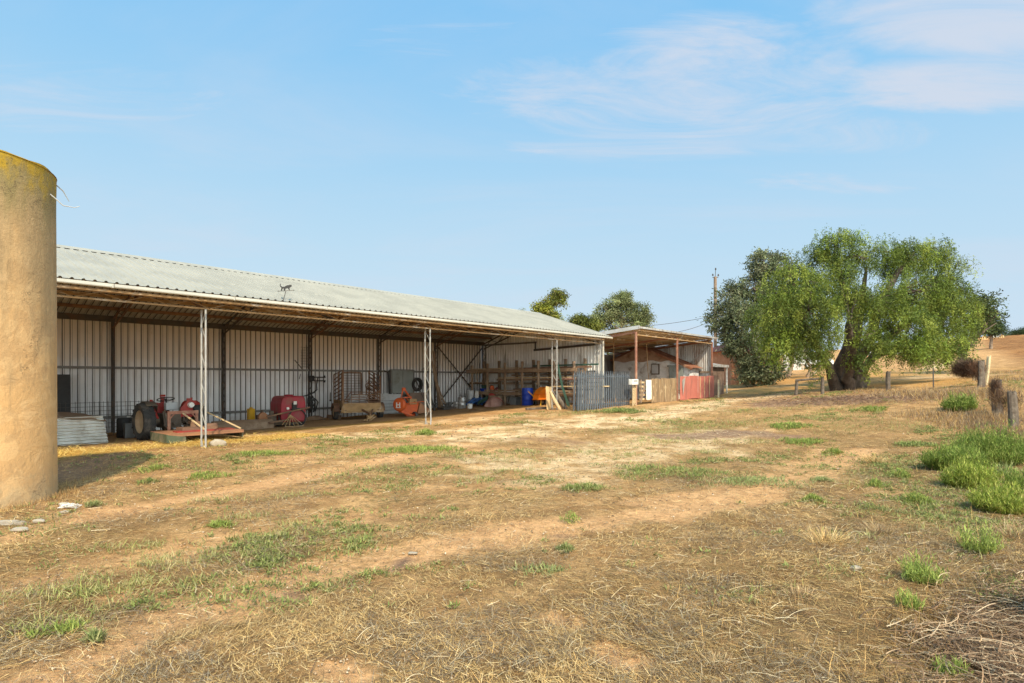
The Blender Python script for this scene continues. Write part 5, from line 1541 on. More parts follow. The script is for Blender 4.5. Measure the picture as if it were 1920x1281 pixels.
def make_tree(name, label, base, blobs, forks, style, seed, group=None, bark='bark', trunk_r=.3, cat='tree', nleaf=1.0, palette=None, bare=0):
    """blobs: (centre xyz, radii xyz, clusters); forks: list of trunk lines [(p..), radii]"""
    rng = np.random.default_rng(seed)
    base = np.array(base, float)
    t = thing(name, label, cat, tuple(base), 0, group)
    tb = MB()
    forkpts = []
    for pts, rs in forks:
        q = [tuple(np.array(p) - base) for p in pts]
        # densify with wobble so limbs look grown
        Q = []; RR = []
        for i in range(len(q) - 1):
            for j in range(4):
                u_ = j / 4
                p = np.array(q[i]) * (1 - u_) + np.array(q[i + 1]) * u_ + (rng.normal(size=3) * rs[i] * .16 if (i or j) else 0)
                Q.append(tuple(p)); RR.append((rs[i] * (1 - u_) + rs[i + 1] * u_) * rng.uniform(.9, 1.12))
        Q.append(q[-1]); RR.append(rs[-1])
        tb.tube(Q, RR, 10); forkpts += [(np.array(a), r_) for a, r_ in zip(Q, RR)]
    FP = np.array([a for a, _ in forkpts]); FR = np.array([r_ for _, r_ in forkpts])
    VP = []; VD = []; VL = []; VW = []; VC = []
    pal = np.array(palette or [(.10, .15, .03), (.16, .22, .045), (.07, .10, .025)])
    for bi, (c, rad, ncl) in enumerate(blobs):
        c = np.array(c, float) - base; rad = np.array(rad, float)
        # a limb from the nearest lower fork point to the blob's centre
        d_ = np.linalg.norm(FP - c, axis=1) + np.where(FP[:, 2] > c[2] - .1, 3.0, 0)
        j = int(np.argmin(d_)); r0 = min(FR[j] * .75, .06 + .035 * np.linalg.norm(FP[j] - c))
        lim = curve_pts(FP[j], c, .06, 7, .035, rng)
        tb.tube(lim, list(np.linspace(r0, .03, 7)), 7)
        dirs = unit(rng.normal(size=(ncl, 3))); rr = rng.uniform(.25, 1.0, ncl) ** .45
        lump = 1 + .22 * np.sin(dirs[:, 0] * 5 + bi) * np.cos(dirs[:, 2] * 6 + bi * 2)
        cl = c + dirs * rad * (rr * lump)[:, None]
        tone = rng.uniform(.55, 1.35, ncl) * (.5 + .5 * rr) * rng.uniform(.72, 1.12)  # inner clusters darker: the crown's inside shade is put into the leaf colour
        hue = rng.integers(0, len(pal), ncl)
        for q in range(ncl):
            p = cl[q]
            if rng.random() < .30:
                st = np.array(lim[int(rng.integers(2, 7))])
                tb.tube(curve_pts(st, p, .08, 5, .04, rng), list(np.linspace(.028, .008, 5)), 4, cap=False)
            if bare and rng.random() < bare: continue
            if style == 'weep':
                ns = int(rng.integers(2, 5) * nleaf + .5)
                for _ in range(ns):
                    L_ = rng.uniform(.3, .85); n_ = int(L_ * 32)
                    o_ = p + rng.normal(size=3) * .17
                    out = np.array([dirs[q, 0], dirs[q, 1], 0]) * .22
                    u_ = np.sort(rng.random(n_))[:, None]
                    pts = o_ + out * np.sin(u_ * 2) + np.array([0, 0, -1.0]) * (u_ ** 1.2) * L_ + rng.normal(size=(n_, 3)) * .05
                    dd = unit(rng.normal(size=(n_, 3)) * .7 + np.array([0, 0, -.6]) + out * .8)
                    VP.append(pts); VD.append(dd); VL.append(rng.uniform(.09, .19, n_)); VW.append(rng.uniform(.022, .045, n_))
                    cc = pal[hue[q]] * tone[q] * rng.uniform(.75, 1.25, (n_, 1)); VC.append(cc)
            else:
                n_ = int(rng.uniform(24, 46) * nleaf)
                sg = .23 if style == 'gum' else .42
                pts = p + rng.normal(size=(n_, 3)) * np.array([sg, sg, sg * .72])
                dd = unit(rng.normal(size=(n_, 3)) + np.array([0, 0, -.5]) + dirs[q] * .6)
                k_ = 1.0 if style == 'gum' else 1.25
                VP.append(pts); VD.append(dd); VL.append(rng.uniform(.14, .28, n_) * k_); VW.append(rng.uniform(.055, .10, n_) * k_)
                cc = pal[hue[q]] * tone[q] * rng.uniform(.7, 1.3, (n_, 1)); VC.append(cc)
    tb.build('trunk', M[bark], t, smooth=True)
    if VP:
        V, Fq, C = kites(np.concatenate(VP), np.concatenate(VD), np.concatenate(VL), np.concatenate(VW), np.concatenate(VC), rng)
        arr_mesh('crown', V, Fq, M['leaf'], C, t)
    return t


def bl(x, y, Z, rx, ry, n, rd=None):
    """a foliage mass given by the photo position and half sizes it has at distance Z"""
    s_ = Z / F
    return (tuple(at(x, y, Z)), (rx * s_, (rd if rd else (rx + ry) * .5 * s_), ry * s_), n)


def pxl(*pts): return [tuple(at(*p)) for p in pts]


# ---- the pepper tree
base = G(1588, 730)
Zt = base.y
ZT = Zt
f1 = [(pxl((1582, 732, ZT), (1572, 700, ZT), (1592, 640, ZT - .6), (1600, 580, ZT - 1), (1575, 520, ZT - .5), (1565, 470, ZT)), [0.48, 0.35, 0.27, 0.21, 0.14, 0.06]),
      (pxl((1606, 732, ZT + .2), (1604, 690, ZT), (1636, 620, ZT + .3), (1655, 560, ZT + .3), (1690, 500, ZT + .6), (1720, 465, ZT + 1)), [0.43, 0.33, 0.28, 0.22, 0.14, 0.05]),
      (pxl((1570, 732, ZT - .2), (1555, 690, ZT - .8), (1530, 650, ZT - 1.4), (1500, 590, ZT - 2), (1478, 545, ZT - 2)), [0.33, 0.20, 0.16, 0.12, 0.05]),
      (pxl((1612, 732, ZT + .3), (1618, 690, ZT + 1), (1680, 620, ZT + 1.8), (1740, 560, ZT + 2.2), (1790, 520, ZT + 2.5)), [0.33, 0.23, 0.19, 0.13, 0.05]),
      (pxl((1594, 735, ZT - .5), (1590, 700, ZT - .9), (1600, 650, ZT - 2), (1590, 600, ZT - 2.8)), [0.31, 0.23, 0.16, 0.06]),
      (pxl((1592, 735, ZT + .8), (1600, 680, ZT + 1.5), (1615, 580, ZT + 2.2), (1625, 500, ZT + 2)), [0.31, 0.23, 0.17, 0.07])]
pb = [bl(1612, 556, ZT - 2.6, 34, 30, 30), bl(1572, 505, ZT - 1.4, 34, 24, 26), bl(1640, 625, ZT - 2.8, 26, 24, 20), bl(1570, 455, ZT, 45, 30, 52), bl(1605, 480, ZT - 1, 36, 24, 22), bl(1530, 490, ZT + .5, 42, 30, 44), bl(1485, 535, ZT - 1.5, 58, 42, 90),
      bl(1450, 585, ZT - 2, 42, 50, 70), bl(1470, 635, ZT - 2.2, 34, 36, 34), bl(1520, 580, ZT - 2.5, 45, 45, 62), bl(1545, 625, ZT - 2.8, 28, 34, 30),
      bl(1536, 680, ZT - 2.2, 18, 24, 12), bl(1618, 672, ZT - 2.4, 14, 24, 10),
      bl(1660, 470, ZT + 1, 38, 26, 34), bl(1700, 480, ZT + .5, 50, 34, 60), bl(1745, 470, ZT + 1.5, 40, 28, 42), bl(1785, 520, ZT + 2, 36, 46, 62),
      bl(1725, 545, ZT - 1, 58, 44, 92), bl(1775, 590, ZT + .6, 42, 48, 76), bl(1705, 610, ZT - 2.2, 48, 44, 74), bl(1755, 640, ZT - .8, 44, 36, 58),
      bl(1700, 650, ZT - 2.6, 30, 26, 24), bl(1650, 560, ZT - 2.2, 40, 36, 46), bl(1585, 560, ZT - 2.5, 34, 30, 34), bl(1740, 652, ZT - 1, 40, 18, 20),
      bl(1700, 560, ZT + 3, 60, 50, 50), bl(1560, 560, ZT + 3, 60, 50, 50), bl(1480, 600, ZT + 1, 45, 50, 40), bl(1800, 570, ZT + 3, 26, 50, 30)]
make_tree('pepper_tree', 'large weeping bright green pepper tree with a massive low-forked dark trunk', base, pb, f1, 'weep', 5, nleaf=2.4,
          palette=[(.19, .255, .038), (.26, .33, .046), (.11, .16, .028), (.34, .385, .065), (.15, .20, .036)])

# ---- dark bushy multi-stemmed tree between it and the lean-to
Z2 = 38.5
base = G(1425, 722); Z2 = base.y
f2 = [(pxl((1412, 722, Z2), (1402, 670, Z2), (1390, 610, Z2), (1385, 560, Z2)), [.16, .12, .09, .04]),
      (pxl((1436, 722, Z2), (1440, 650, Z2), (1425, 580, Z2 + .4), (1428, 500, Z2)), [.2, .15, .11, .05]),
      (pxl((1450, 722, Z2 + .5), (1460, 660, Z2), (1462, 600, Z2), (1468, 540, Z2)), [.14, .11, .08, .04]),
      (pxl((1424, 722, Z2 - .5), (1430, 680, Z2 - .6), (1445, 620, Z2 - 1)), [.12, .09, .04]),
      (pxl((1400, 722, Z2 - .3), (1378, 680, Z2 - .4), (1362, 630, Z2 - .5)), [.12, .09, .04])]
db = [bl(1430, 495, Z2, 28, 26, 50), bl(1462, 500, Z2 + 1, 24, 26, 36), bl(1412, 540, Z2, 36, 34, 64), bl(1370, 555, Z2, 28, 24, 42), bl(1352, 600, Z2, 26, 34, 52),
      bl(1392, 600, Z2 - .8, 36, 36, 70), bl(1440, 580, Z2 + .5, 40, 40, 70), bl(1475, 560, Z2 + 1.5, 30, 50, 46), bl(1374, 640, Z2 - .4, 22, 28, 34), bl(1400, 655, Z2 - 1, 34, 30, 56), bl(1440, 640, Z2 - .8, 36, 34, 58),
      bl(1400, 695, Z2 - .8, 14, 22, 18), bl(1412, 698, Z2 - .9, 26, 22, 40), bl(1445, 695, Z2 - .7, 24, 24, 40), bl(1480, 620, Z2 + 1, 28, 40, 34)]
make_tree('gum_tree', 'dark grey-green bushy multi-stemmed tree growing behind the lean-to end', base, db, f2, 'gum', 15, bark='bark2', nleaf=1.75,
          palette=[(.17, .20, .095), (.23, .25, .12), (.09, .11, .05), (.29, .29, .16)])
# ---- slim tree with a bare leaning trunk in front of the white shed
base = G(1480, 706); Z3 = base.y
make_tree('slim_tree', 'slim tree with a bare pale leaning trunk before the white shed', base, [bl(1500, 620, Z3, 34, 34, 40), bl(1478, 640, Z3, 24, 24, 20), bl(1520, 650, Z3, 26, 24, 18), bl(1470, 590, Z3, 30, 30, 30)],
          [(pxl((1478, 708, Z3), (1484, 680, Z3), (1490, 650, Z3), (1498, 610, Z3)), [.20, .17, .13, .06])], 'gum', 25, bark='bark2', nleaf=1.4, palette=[(.13, .17, .05), (.09, .12, .04), (.18, .21, .08)])
# ---- leaning stems left of the pepper trunk
base = G(1512, 708); Z3 = base.y
make_tree('leaning_tree', 'small multi-stemmed leaning tree left of the pepper trunk', base, [bl(1505, 660, Z3, 30, 26, 30), bl(1535, 670, Z3, 22, 20, 16)],
          [(pxl((1514, 710, Z3), (1520, 690, Z3), (1506, 665, Z3)), [.12, .1, .05]), (pxl((1516, 710, Z3), (1532, 695, Z3), (1552, 672, Z3)), [.11, .09, .04])], 'gum', 26, bark='bark2', nleaf=1.2,
          palette=[(.12, .16, .045), (.08, .11, .035)])
# ---- scraggly leaning tree on the fence line to the right
base = G(1800, 700); Z4 = max(base.y, 34.0)
zb = tz((1800 - CX) / F * Z4, Z4); base = Vector(((1800 - CX) / F * Z4, Z4, zb))
make_tree('scraggly_tree', 'scraggly leaning tree with bare grey branches on the fence line', base,
          [bl(1830, 580, Z4, 26, 24, 34), bl(1855, 592, Z4, 26, 14, 30), bl(1815, 560, Z4 + 1, 26, 26, 30), bl(1845, 560, Z4 + 2, 20, 18, 16), bl(1825, 615, Z4, 24, 20, 18), bl(1806, 640, Z4, 18, 22, 16), bl(1818, 680, Z4 + .5, 12, 16, 14), bl(1862, 575, Z4, 16, 12, 12)],
          [([tuple(base)] + pxl((1800, 680, Z4), (1812, 650, Z4), (1836, 618, Z4), (1872, 588, Z4)), [.34, .26, .2, .12, .04]), (pxl((1810, 655, Z4), (1826, 620, Z4), (1835, 585, Z4)), [.15, .1, .04]),
           (pxl((1820, 640, Z4), (1850, 618, Z4 - .4), (1868, 606, Z4 - .4)), [.1, .06, .02])], 'gum', 35, bark='bark', nleaf=.95, palette=[(.13, .17, .05), (.18, .22, .06), (.10, .125, .045)], bare=.3)
# ---- dark pine-like clump on the skyline, and shrubs on the ridge
def far_tree(name, lab, x, ybase, Z, blobs, seed, pal, h0=None, nl=1.0, style='far', cat='tree', tr=.25):
    X_ = (x - CX) / F * Z; base = Vector((X_, Z, tz(X_, Z)))
    topz = max(b_[0][2] for b_ in blobs)
    return make_tree(name, lab, base, blobs, [([tuple(base), (X_ + .1, Z, (base.z + topz) / 2), (X_, Z + .1, topz)], [tr, tr * .7, tr * .25])], style, seed, bark='bark2', nleaf=nl, palette=pal, cat=cat)


dk = [(.055, .085, .03), (.08, .115, .035), (.04, .06, .025)]
far_tree('pine_tree', 'dark dense round pine on the skyline behind the scraggly tree', 1858, 632, 95, [bl(1850, 608, 95, 20, 20, 110), bl(1868, 616, 95, 14, 14, 60), bl(1838, 600, 96, 16, 22, 60)], 45, dk, nl=1.6)
far_tree('ridge_shrub', 'small dark shrub alone on the ridge at the right edge', 1908, 632, 140, [bl(1908, 626, 140, 12, 6, 60), bl(1918, 622, 140, 8, 7, 30)], 46, dk, nl=1.5, cat='shrub')
far_tree('ridge_bush', 'low faint dark bush on the ridge right of the pine', 1890, 632, 140, [bl(1890, 630, 140, 5, 4, 24)], 47, dk, nl=1.2, cat='shrub')
# ---- trees seen over the shed roof
yg = [(.26, .29, .04), (.34, .35, .05), (.17, .20, .04), (.30, .26, .08)]
gg = [(.27, .30, .12), (.36, .37, .17), (.16, .19, .075), (.23, .26, .10)]
far_tree('yellow_gum', 'sunlit yellow-green gum showing above the end of the shed ridge', 1028, 720, 56,
         [bl(1022, 585, 56, 20, 18, 44), bl(1035, 565, 56, 16, 14, 24), bl(1046, 552, 56, 10, 8, 22), bl(1012, 580, 56, 10, 12, 24), bl(1040, 600, 56, 14, 18, 40), bl(1058, 570, 56, 3, 3, 3), bl(1054, 556, 56, 7, 9, 10)], 55, yg, style='gum', nl=1.7)
far_tree('round_gum', 'broad rounded grey-green gum tree behind the lean-to roof', 1165, 720, 58,
         [bl(1160, 570, 58, 24, 22, 52), bl(1172, 560, 58, 14, 13, 36), bl(1133, 590, 58, 22, 24, 44), bl(1196, 590, 58, 24, 24, 50), bl(1165, 605, 58, 40, 26, 80), bl(1208, 606, 58, 14, 18, 36), bl(1122, 600, 58, 12, 16, 30), bl(1165, 650, 58, 40, 30, 70)], 56, gg, style='gum', nl=1.9)
far_tree('low_gum', 'low dark yellow-green bush peeping over the shed roof corner', 1088, 720, 50, [bl(1085, 602, 50, 11, 9, 34), bl(1098, 606, 50, 12, 8, 34), bl(1110, 614, 50, 16, 10, 40), bl(1090, 640, 50, 20, 26, 40)], 57, [(.15, .17, .03), (.20, .21, .04), (.09, .11, .03)], style='gum', nl=1.6)
far_tree('far_twig', 'tiny bare treetop just above the shed ridge', 977, 720, 70, [bl(977, 583, 70, 5, 3, 5)], 58, gg, style='gum', nl=.5, tr=.1)

# ================================================================== buildings and other things among the trees
t = thing('brick_house', 'orange-red brick house mostly hidden behind the dark bushy tree', 'house', tuple(at(1385, 722, 47)), R(14))
g0 = t.location.z
zt_ = tz(t.location.x, t.location.y) - g0
b = MB(); b.box((0, 0, 1.0 + zt_), (4.2, 4, 3.0)); b.build('wall', M['brick'], t)
b = MB(); b.add([(-2.4, -2.4, 2.45 + zt_), (2.4, -2.4, 2.45 + zt_), (2.4, 2.4, 2.45 + zt_), (-2.4, 2.4, 2.45 + zt_), (-.8, 0, 3.3 + zt_), (.8, 0, 3.3 + zt_)], [(0, 1, 5, 4), (1, 2, 5), (2, 3, 4, 5), (3, 0, 4), (3, 2, 1, 0)]); b.build('roof', M['tileroof'], t)
b = MB(); b.box((-.6, -2.02, 1.4 + zt_), (1.0, .08, 1.1)); w_ = b.build('window', M['white'], t)
b = MB(); b.box((-.6, -2.07, 1.4 + zt_), (.86, .03, .96)); b.build('pane', M['glass'], w_)
Zw = 56.0
t = thing('white_shed', 'small tall white metal shed seen between the tree trunks', 'shed', (at(1489, 700, Zw).x, Zw, tz(at(1489, 700, Zw).x, Zw)), R(-22))
b = MB(); b.ribbed((-.85, 0, 0), (1, 0, 0), (0, -1, 0), 1.7, lambda q: (0, 0, -.4), lambda q: (0, 0, 2.0), .2, .03); b.ribbed((-.85, 1.5, 0), (0, -1, 0), (-1, 0, 0), 1.5, lambda q: (0, 0, -.4), lambda q: (0, 0, 2.0), .2, .03)
b.ribbed((.85, 0, 0), (0, 1, 0), (1, 0, 0), 1.5, lambda q: (0, 0, -.4), lambda q: (0, 0, 2.0), .2, .03); b.build('wall', M['white'], t)
b = MB(); b.box((0, .75, 2.1), (1.9, 1.7, .08), (.06, 0, 0)); b.build('roof', M['roof'], t)
# parked white utility vehicle
Zc = 57.0; cx_ = at(1520, 700, Zc).x
t = thing('parked_car', 'white car parked in shade behind the leaning tree', 'car', (cx_, Zc, tz(cx_, Zc)), R(20))
b = MB(); b.prism([(-2.1, .35), (2.1, .35), (2.15, .75), (1.9, .92), (1.0, .98), (-2.1, 1.0)], -.85, .85); b.build('body', M['carwhite'], t, bevel=.05)
b = MB(); b.prism([(-1.6, .98), (1.0, .98), (.35, 1.48), (-1.3, 1.5)], -.75, .75); cb_ = b.build('cabin', M['carwhite'], t, bevel=.05)
for sd in (-1, 1):
    b = MB(); b.prism([(-1.4, 1.03), (.80, 1.03), (.30, 1.40), (-1.2, 1.42)], sd * .755 - .008, sd * .755 + .008); b.build('side_window', M['glass'], cb_)
for x in (-1.3, 1.3):
    for sd in (-1, 1): wheel(t, (x, sd * .8, .33), .33, .2, M['galv'], 0, RYM)
for sd in (-.6, .6):
    b = MB(); b.box((2.12, sd, .7), (.06, .35, .14)); b.build('headlight', M['glass'], t)
Zs = 74.0; px_ = at(1655, 662, Zs).x
t = thing('far_shed', 'pale blue-grey far shed glimpsed under the pepper tree', 'shed', (px_, Zs, tz(px_, Zs)), R(-25))
b = MB(); b.ribbed((-2.4, 0, 0), (1, 0, 0), (0, -1, 0), 4.8, lambda q: (0, 0, -.8), lambda q: (0, 0, 1.2), .2, .03); b.build('wall', M['palepanel'], t)
b = MB(); b.add([(-2.5, -.1, 1.2), (2.5, -.1, 1.2), (2.5, 2.5, 1.8), (-2.5, 2.5, 1.8)], [(0, 1, 2, 3)]); b.build('roof', M['galv'], t)
# utility pole and its wires
Zp = 48.0; X_ = at(1341, 700, Zp).x; gz = tz(X_, Zp)
t = thing('utility_pole', 'slender brown utility pole rising above the dark bushy tree', 'utility pole', (X_, Zp, gz), 0)
tp = at(1341, 519, Zp).z - gz
b = MB(); b.beam((-.06, 0, -.3), (-.04, 0, tp), .08, .26); b.beam((.08, 0, -.3), (.05, 0, tp), .07, .26); b.build('shaft', M['polewood'], t)
b = MB(); b.beam((-.22, 0, tp - .05), (.25, 0, tp - .05), .06, .06); b.tube([(.0, 0, tp), (.04, 0, tp + .62)], .025, 6); b.build('crossarm', M['darksteel'], t)
for dx, dz in ((-.20, .12), (.26, .10), (.04, .62)):
    b = MB(); b.lathe([(0, 0), (.05, 0), (.07, .05), (.045, .09), (.065, .13), (.03, .18), (0, .18)], 10, Matrix.Translation((dx, 0, tp + dz - .05))); b.build('insulator', M['darksteel'], t, smooth=True)
for i, (ya, xb, yb, Zb, lab) in enumerate(((592.0, 1150, 614.0, 60.0, 'upper thin overhead wire running left from the utility pole'), (598.0, 1238, 626.5, 40.0, 'lower thin overhead wire dropping to the lean-to roof'))):
    a_ = at(1341, ya, Zp); c_ = at(xb, yb, Zb)
    t = thing('overhead_wire', lab, 'wire', tuple(a_), 0)
    d_ = np.array(c_ - a_)
    b = MB(); b.tube([tuple(d_ * u_ + np.array([0, 0, -.25 * 4 * u_ * (1 - u_)])) for u_ in np.linspace(0, 1, 14)], .018, 4); b.build('cable', M['darksteel'], t)
# earth heaps and a pale thing on the skyline of the field
for i, (x, w_, h_, lab) in enumerate(((1846, 9, 5, 'wide sandy earth heap on the field skyline'), (1879, 7, 3.6, 'lower sandy earth heap on the skyline right of the wide one'))):
    Zh = 128.0; c = at(x, 634, Zh); s_ = Zh / F
    t = thing('earth_heap', lab, 'earth heap', (c.x, Zh, tz(c.x, Zh)), 0)
    vs = []; n = 24; m_ = 8
    for a in range(m_ + 1):
        r_ = a / m_
        for j in range(n):
            an = 2 * PI * j / n; q = 1 + .25 * math.sin(3 * an + i) + .1 * math.sin(7 * an)
            vs.append((r_ * w_ * s_ * q * math.cos(an), r_ * w_ * .6 * s_ * math.sin(an), h_ * s_ * (1 - r_ ** 1.3) * (1 + .2 * math.sin(5 * an)) + .4 - .8 * r_))
    b = MB(); b.add(vs, [(a * n + j, (a + 1) * n + j, (a + 1) * n + (j + 1) % n, a * n + (j + 1) % n) for a in range(m_) for j in range(n)])
    b.build('soil', weathered('heap_soil', (.60, .38, .17), (.5, .3, .13), None, .3, 1, .95, 0, 0, .4, 4), t, smooth=True)
for x, lab in ((1862, 'tiny white object on the skyline between the earth heaps'), (1870, 'second tiny pale object on the skyline by the heaps')):
    Zh = 131.0; c = at(x, 632, Zh)
    t = thing('white_tank', lab, 'tank', (c.x, Zh, tz(c.x, Zh)), 0); b = MB(); b.lathe([(0, -.3), (.45, -.3), (.45, .75), (.3, .9), (0, .95)], 12); b.build('body', M['white'], t, smooth=True)

# ================================================================== small fences and the overgrown fence line
def post_thing(name, lab, x, y, h, r_, mat='greytimber', lean=(0, 0), cat='post', group=None, Z=None):
    g = G(x, y) if Z is None else Vector(((x - CX) / F * Z, Z, tz((x - CX) / F * Z, Z)))
    t = thing(name, lab, cat, g, 0, group)
    rb_ = random.Random(int(x))
    # split timber: grooved, uneven in section, with a ragged top
    n = 18; rows = 12; vs = []
    ph = rb_.uniform(0, 6)
    for i in range(rows + 1):
        u_ = i / rows
        for j in range(n):
            a = 2 * PI * j / n
            q = r_ * (1.1 - .15 * u_) * (1 + .16 * math.sin(2 * a + ph) + .10 * math.sin(5 * a + ph * 2 + u_ * 1.5) + .10 * (vnoise(a * 3.0 + ph, u_ * 2.5, 5) - .5) + .07 * math.sin(9 * a))
            z = -.15 + (h + .15) * u_ + (rb_.uniform(-.09, .03) * min(1, r_ / .1) if i == rows else 0)
            vs.append((lean[0] * u_ + .03 * math.sin(u_ * 3 + ph) * min(1, r_ / .1) + q * math.cos(a), lean[1] * u_ + q * math.sin(a), z))
    vs.append((lean[0], lean[1], h - .05))
    b = MB(); b.add(vs, [(i * n + j, i * n + (j + 1) % n, (i + 1) * n + (j + 1) % n, (i + 1) * n + j) for i in range(rows) for j in range(n)] + [(rows * n + j, rows * n + (j + 1) % n, len(vs) - 1) for j in range(n)])
    b.build('shaft', M[mat], t)
    return t, g, h


t, ga, ha = post_thing('hitching_rail', 'low grey two-post timber rail standing left of the pepper trunk', 1493, 741, .75, .075, cat='rail fence')
gb = G(1542, 739)
b = MB(Matrix.Translation(gb - ga)); b.tube([(0, 0, -.15), (.01, 0, .4), (0, 0, .85)], [.085, .08, .075], 9); b.build('post', M['greytimber'], t, smooth=True)
b = MB(); b.tube([(-.05, -.02, .72), ((gb - ga).x * .5, (gb - ga).y * .5, .75 + (gb - ga).z * .5), tuple((gb - ga) + Vector((.05, -.02, .76)))], [.06, .05, .055], 8); b.build('rail', M['greytimber'], t, smooth=True)
post_thing('timber_post', 'lone upright grey timber post right of the pepper trunk', 1666, 732, .92, .085)
post_thing('steel_picket', 'thin dark steel picket right of the lone timber post', 1750, 727, .92, .022, 'darksteel')
fp = []
for x, Z, h, r_, lean, lab in ((1899, 15.2, 1.08, .105, (.03, .05), 'nearest thick split grey fence post at the right edge'), (1871, 17.4, 1.10, .11, (-.02, .0), 'rounded-top grey fence post wrapped in dead weeds'),
                         (1838, 22.6, 1.10, .11, (.10, .05), 'leaning grey fence post beside the dead brush heap'), (1848, 23.2, 1.22, .075, (.20, .1), 'pale strut post leaning steeply behind the brush post'),
                         (1828, 27.5, .9, .08, (0, 0), 'farthest small dark post beyond the brush heap')):
    t, g, h_ = post_thing('fence_post', lab, x, 0, h, r_, 'greytimber' if r_ > .08 else 'paletimber', lean, 'fence post', 'old posts of the fence line on the right', Z)
    fp.append((g, h))
for i, (hf, lab) in enumerate(((.92, 'top rusty wire strung along the right fence posts'), (.45, 'lower rusty wire strung along the right fence posts'))):
    P_ = [fp[2][0] + Vector((0, 0, fp[2][1] * hf)), fp[1][0] + Vector((0, 0, fp[1][1] * hf)), fp[0][0] + Vector((0, 0, fp[0][1] * hf))]
    e = P_[2] + (P_[2] - P_[1]) * 2.2; e.z = tz(e.x, e.y) + 1.0 * hf
    P_.append(e)
    t = thing('fence_wire', lab, 'wire', tuple(P_[0]), 0)
    pts = []
    for a_, c_ in zip(P_[:-1], P_[1:]):
        for u_ in np.linspace(0, .9, 6): pts.append(tuple(a_.lerp(c_, float(u_)) + Vector((0, 0, -.10 * 4 * u_ * (1 - u_))) - P_[0]))
    b = MB(); b.tube(pts, .006, 4); b.build('strand', M['rust'], t)
# ================================================================== grass, weeds and litter
VR = np.random.default_rng(77)


def ribbons(P, az, L, Wd, tilt, bend, C, segs=2):
    """bent blades: base P (n,3), heading az, length L, width Wd, tilt from vertical at the base, extra bend to the tip"""
    n = len(P); L = np.broadcast_to(L, n); Wd = np.broadcast_to(Wd, n)
    h = np.stack([np.cos(az), np.sin(az), np.zeros(n)], 1)
    tw = az + VR.uniform(-.9, .9, n) + PI / 2
    s_ = np.stack([np.cos(tw), np.sin(tw), VR.uniform(-.35, .35, n)], 1); s_ = unit(s_)
    pts = [P]
    cur = P
    for i in range(segs):
        a = tilt + bend * (i + .5) / segs
        d = h * np.sin(a)[:, None] + np.array([0, 0, 1.0]) * np.cos(a)[:, None]
        cur = cur + d * (L / segs)[:, None]; pts.append(cur)
    V = []
    for i, p in enumerate(pts):
        k_ = 1.0 if i == 0 else (.85 if i < segs else .12)
        V += [p - s_ * (Wd * .5 * k_)[:, None], p + s_ * (Wd * .5 * k_)[:, None]]
    V = np.stack(V, 1)
    m_ = 2 * (segs + 1)
    base = (np.arange(n) * m_)[:, None]
    Fq = np.concatenate([base + np.array([2 * i, 2 * i + 1, 2 * i + 3, 2 * i + 2]) for i in range(segs)], 1).reshape(-1, 4)
    return V.reshape(-1, 3), Fq, np.repeat(C, m_, axis=0)


def join(parts):
    V = []; Fq = []; C = []; o = 0
    for v, f_, c in parts:
        V.append(v); Fq.append(f_ + o); C.append(c); o += len(v)
    return np.concatenate(V), np.concatenate(Fq), np.concatenate(C)


def pick(pal, n, lo=.75, hi=1.25):
    pal = np.array(pal)
    return pal[VR.integers(0, len(pal), n)] * VR.uniform(lo, hi, (n, 1))


def spread(n, y0, y1, wide=1.02, pad=1.5):
    """ground points whose density falls with the square of the distance"""
    Y = np.exp(VR.uniform(np.log(y0), np.log(y1), n))
    X = VR.uniform(-1, 1, n) * (wide * Y + pad)
    return X, Y


def keep(X, Y, prob):
    m_ = VR.random(len(X)) < prob
    return X[m_], Y[m_]


def clear_of(X, Y):
    """true outside the silo and away from the shed floor and buildings"""
    s_ = X * SD + Y * CD; p_ = -X * CD + Y * SD
    return (np.hypot(X + 7.62, Y - 7.8) > 1.07) & ~((p_ > 15.6) & (s_ < 24) & (s_ > -12)) & ~((p_ > 13.3) & (s_ > 23) & (s_ < 35.2))


STRAW = [(.82, .57, .25), (.70, .46, .19), (.54, .34, .14), (.32, .20, .09), (.86, .66, .36), (.17, .105, .05), (.46, .33, .18)]
STRAW = [(r_, g_ * .96, b_ * .86) for r_, g_, b_ in STRAW]
# ---- matted dry grass lying on the earth
X, Y = spread(800000, 2.2, 26)
mk = masks(X, Y)
clump = sstep(.38, .66, fbm(X * 2.1, Y * 2.1, 61, 4)) * .75 + .25 * sstep(.4, .6, fbm(X * 7, Y * 7, 62, 3))
pr = np.clip(mk['straw'] * 1.25, 0, 1) * (.14 + clump) * clear_of(X, Y)
m_ = VR.random(len(X)) < pr
X, Y = X[m_], Y[m_]
Z = terr(X, Y) + VR.uniform(0, .022, len(X))
n = len(X)
sc = np.clip(.75 + Y * .055, .8, 2.0)
flow = fbm(X * .5, Y * .5, 63, 2) * 9
C = pick(STRAW, n) * (.72 + .45 * fbm(X * 1.4, Y * 1.4, 64, 3))[:, None]
V, Fq, C = ribbons(np.stack([X, Y, Z], 1), flow + VR.normal(size=n) * 1.1, VR.uniform(.03, .12, n) * sc, VR.uniform(.0015, .0038, n) * sc ** 1.3,
                   np.clip(VR.normal(1.42, .15, n), .6, 1.62), VR.uniform(-.25, .3, n), C)
o = arr_mesh('dry_grass', V, Fq, M['straw'], C)
tag(o, 'matted dry straw-coloured grass lying over the yard', 'grass', kind='stuff')
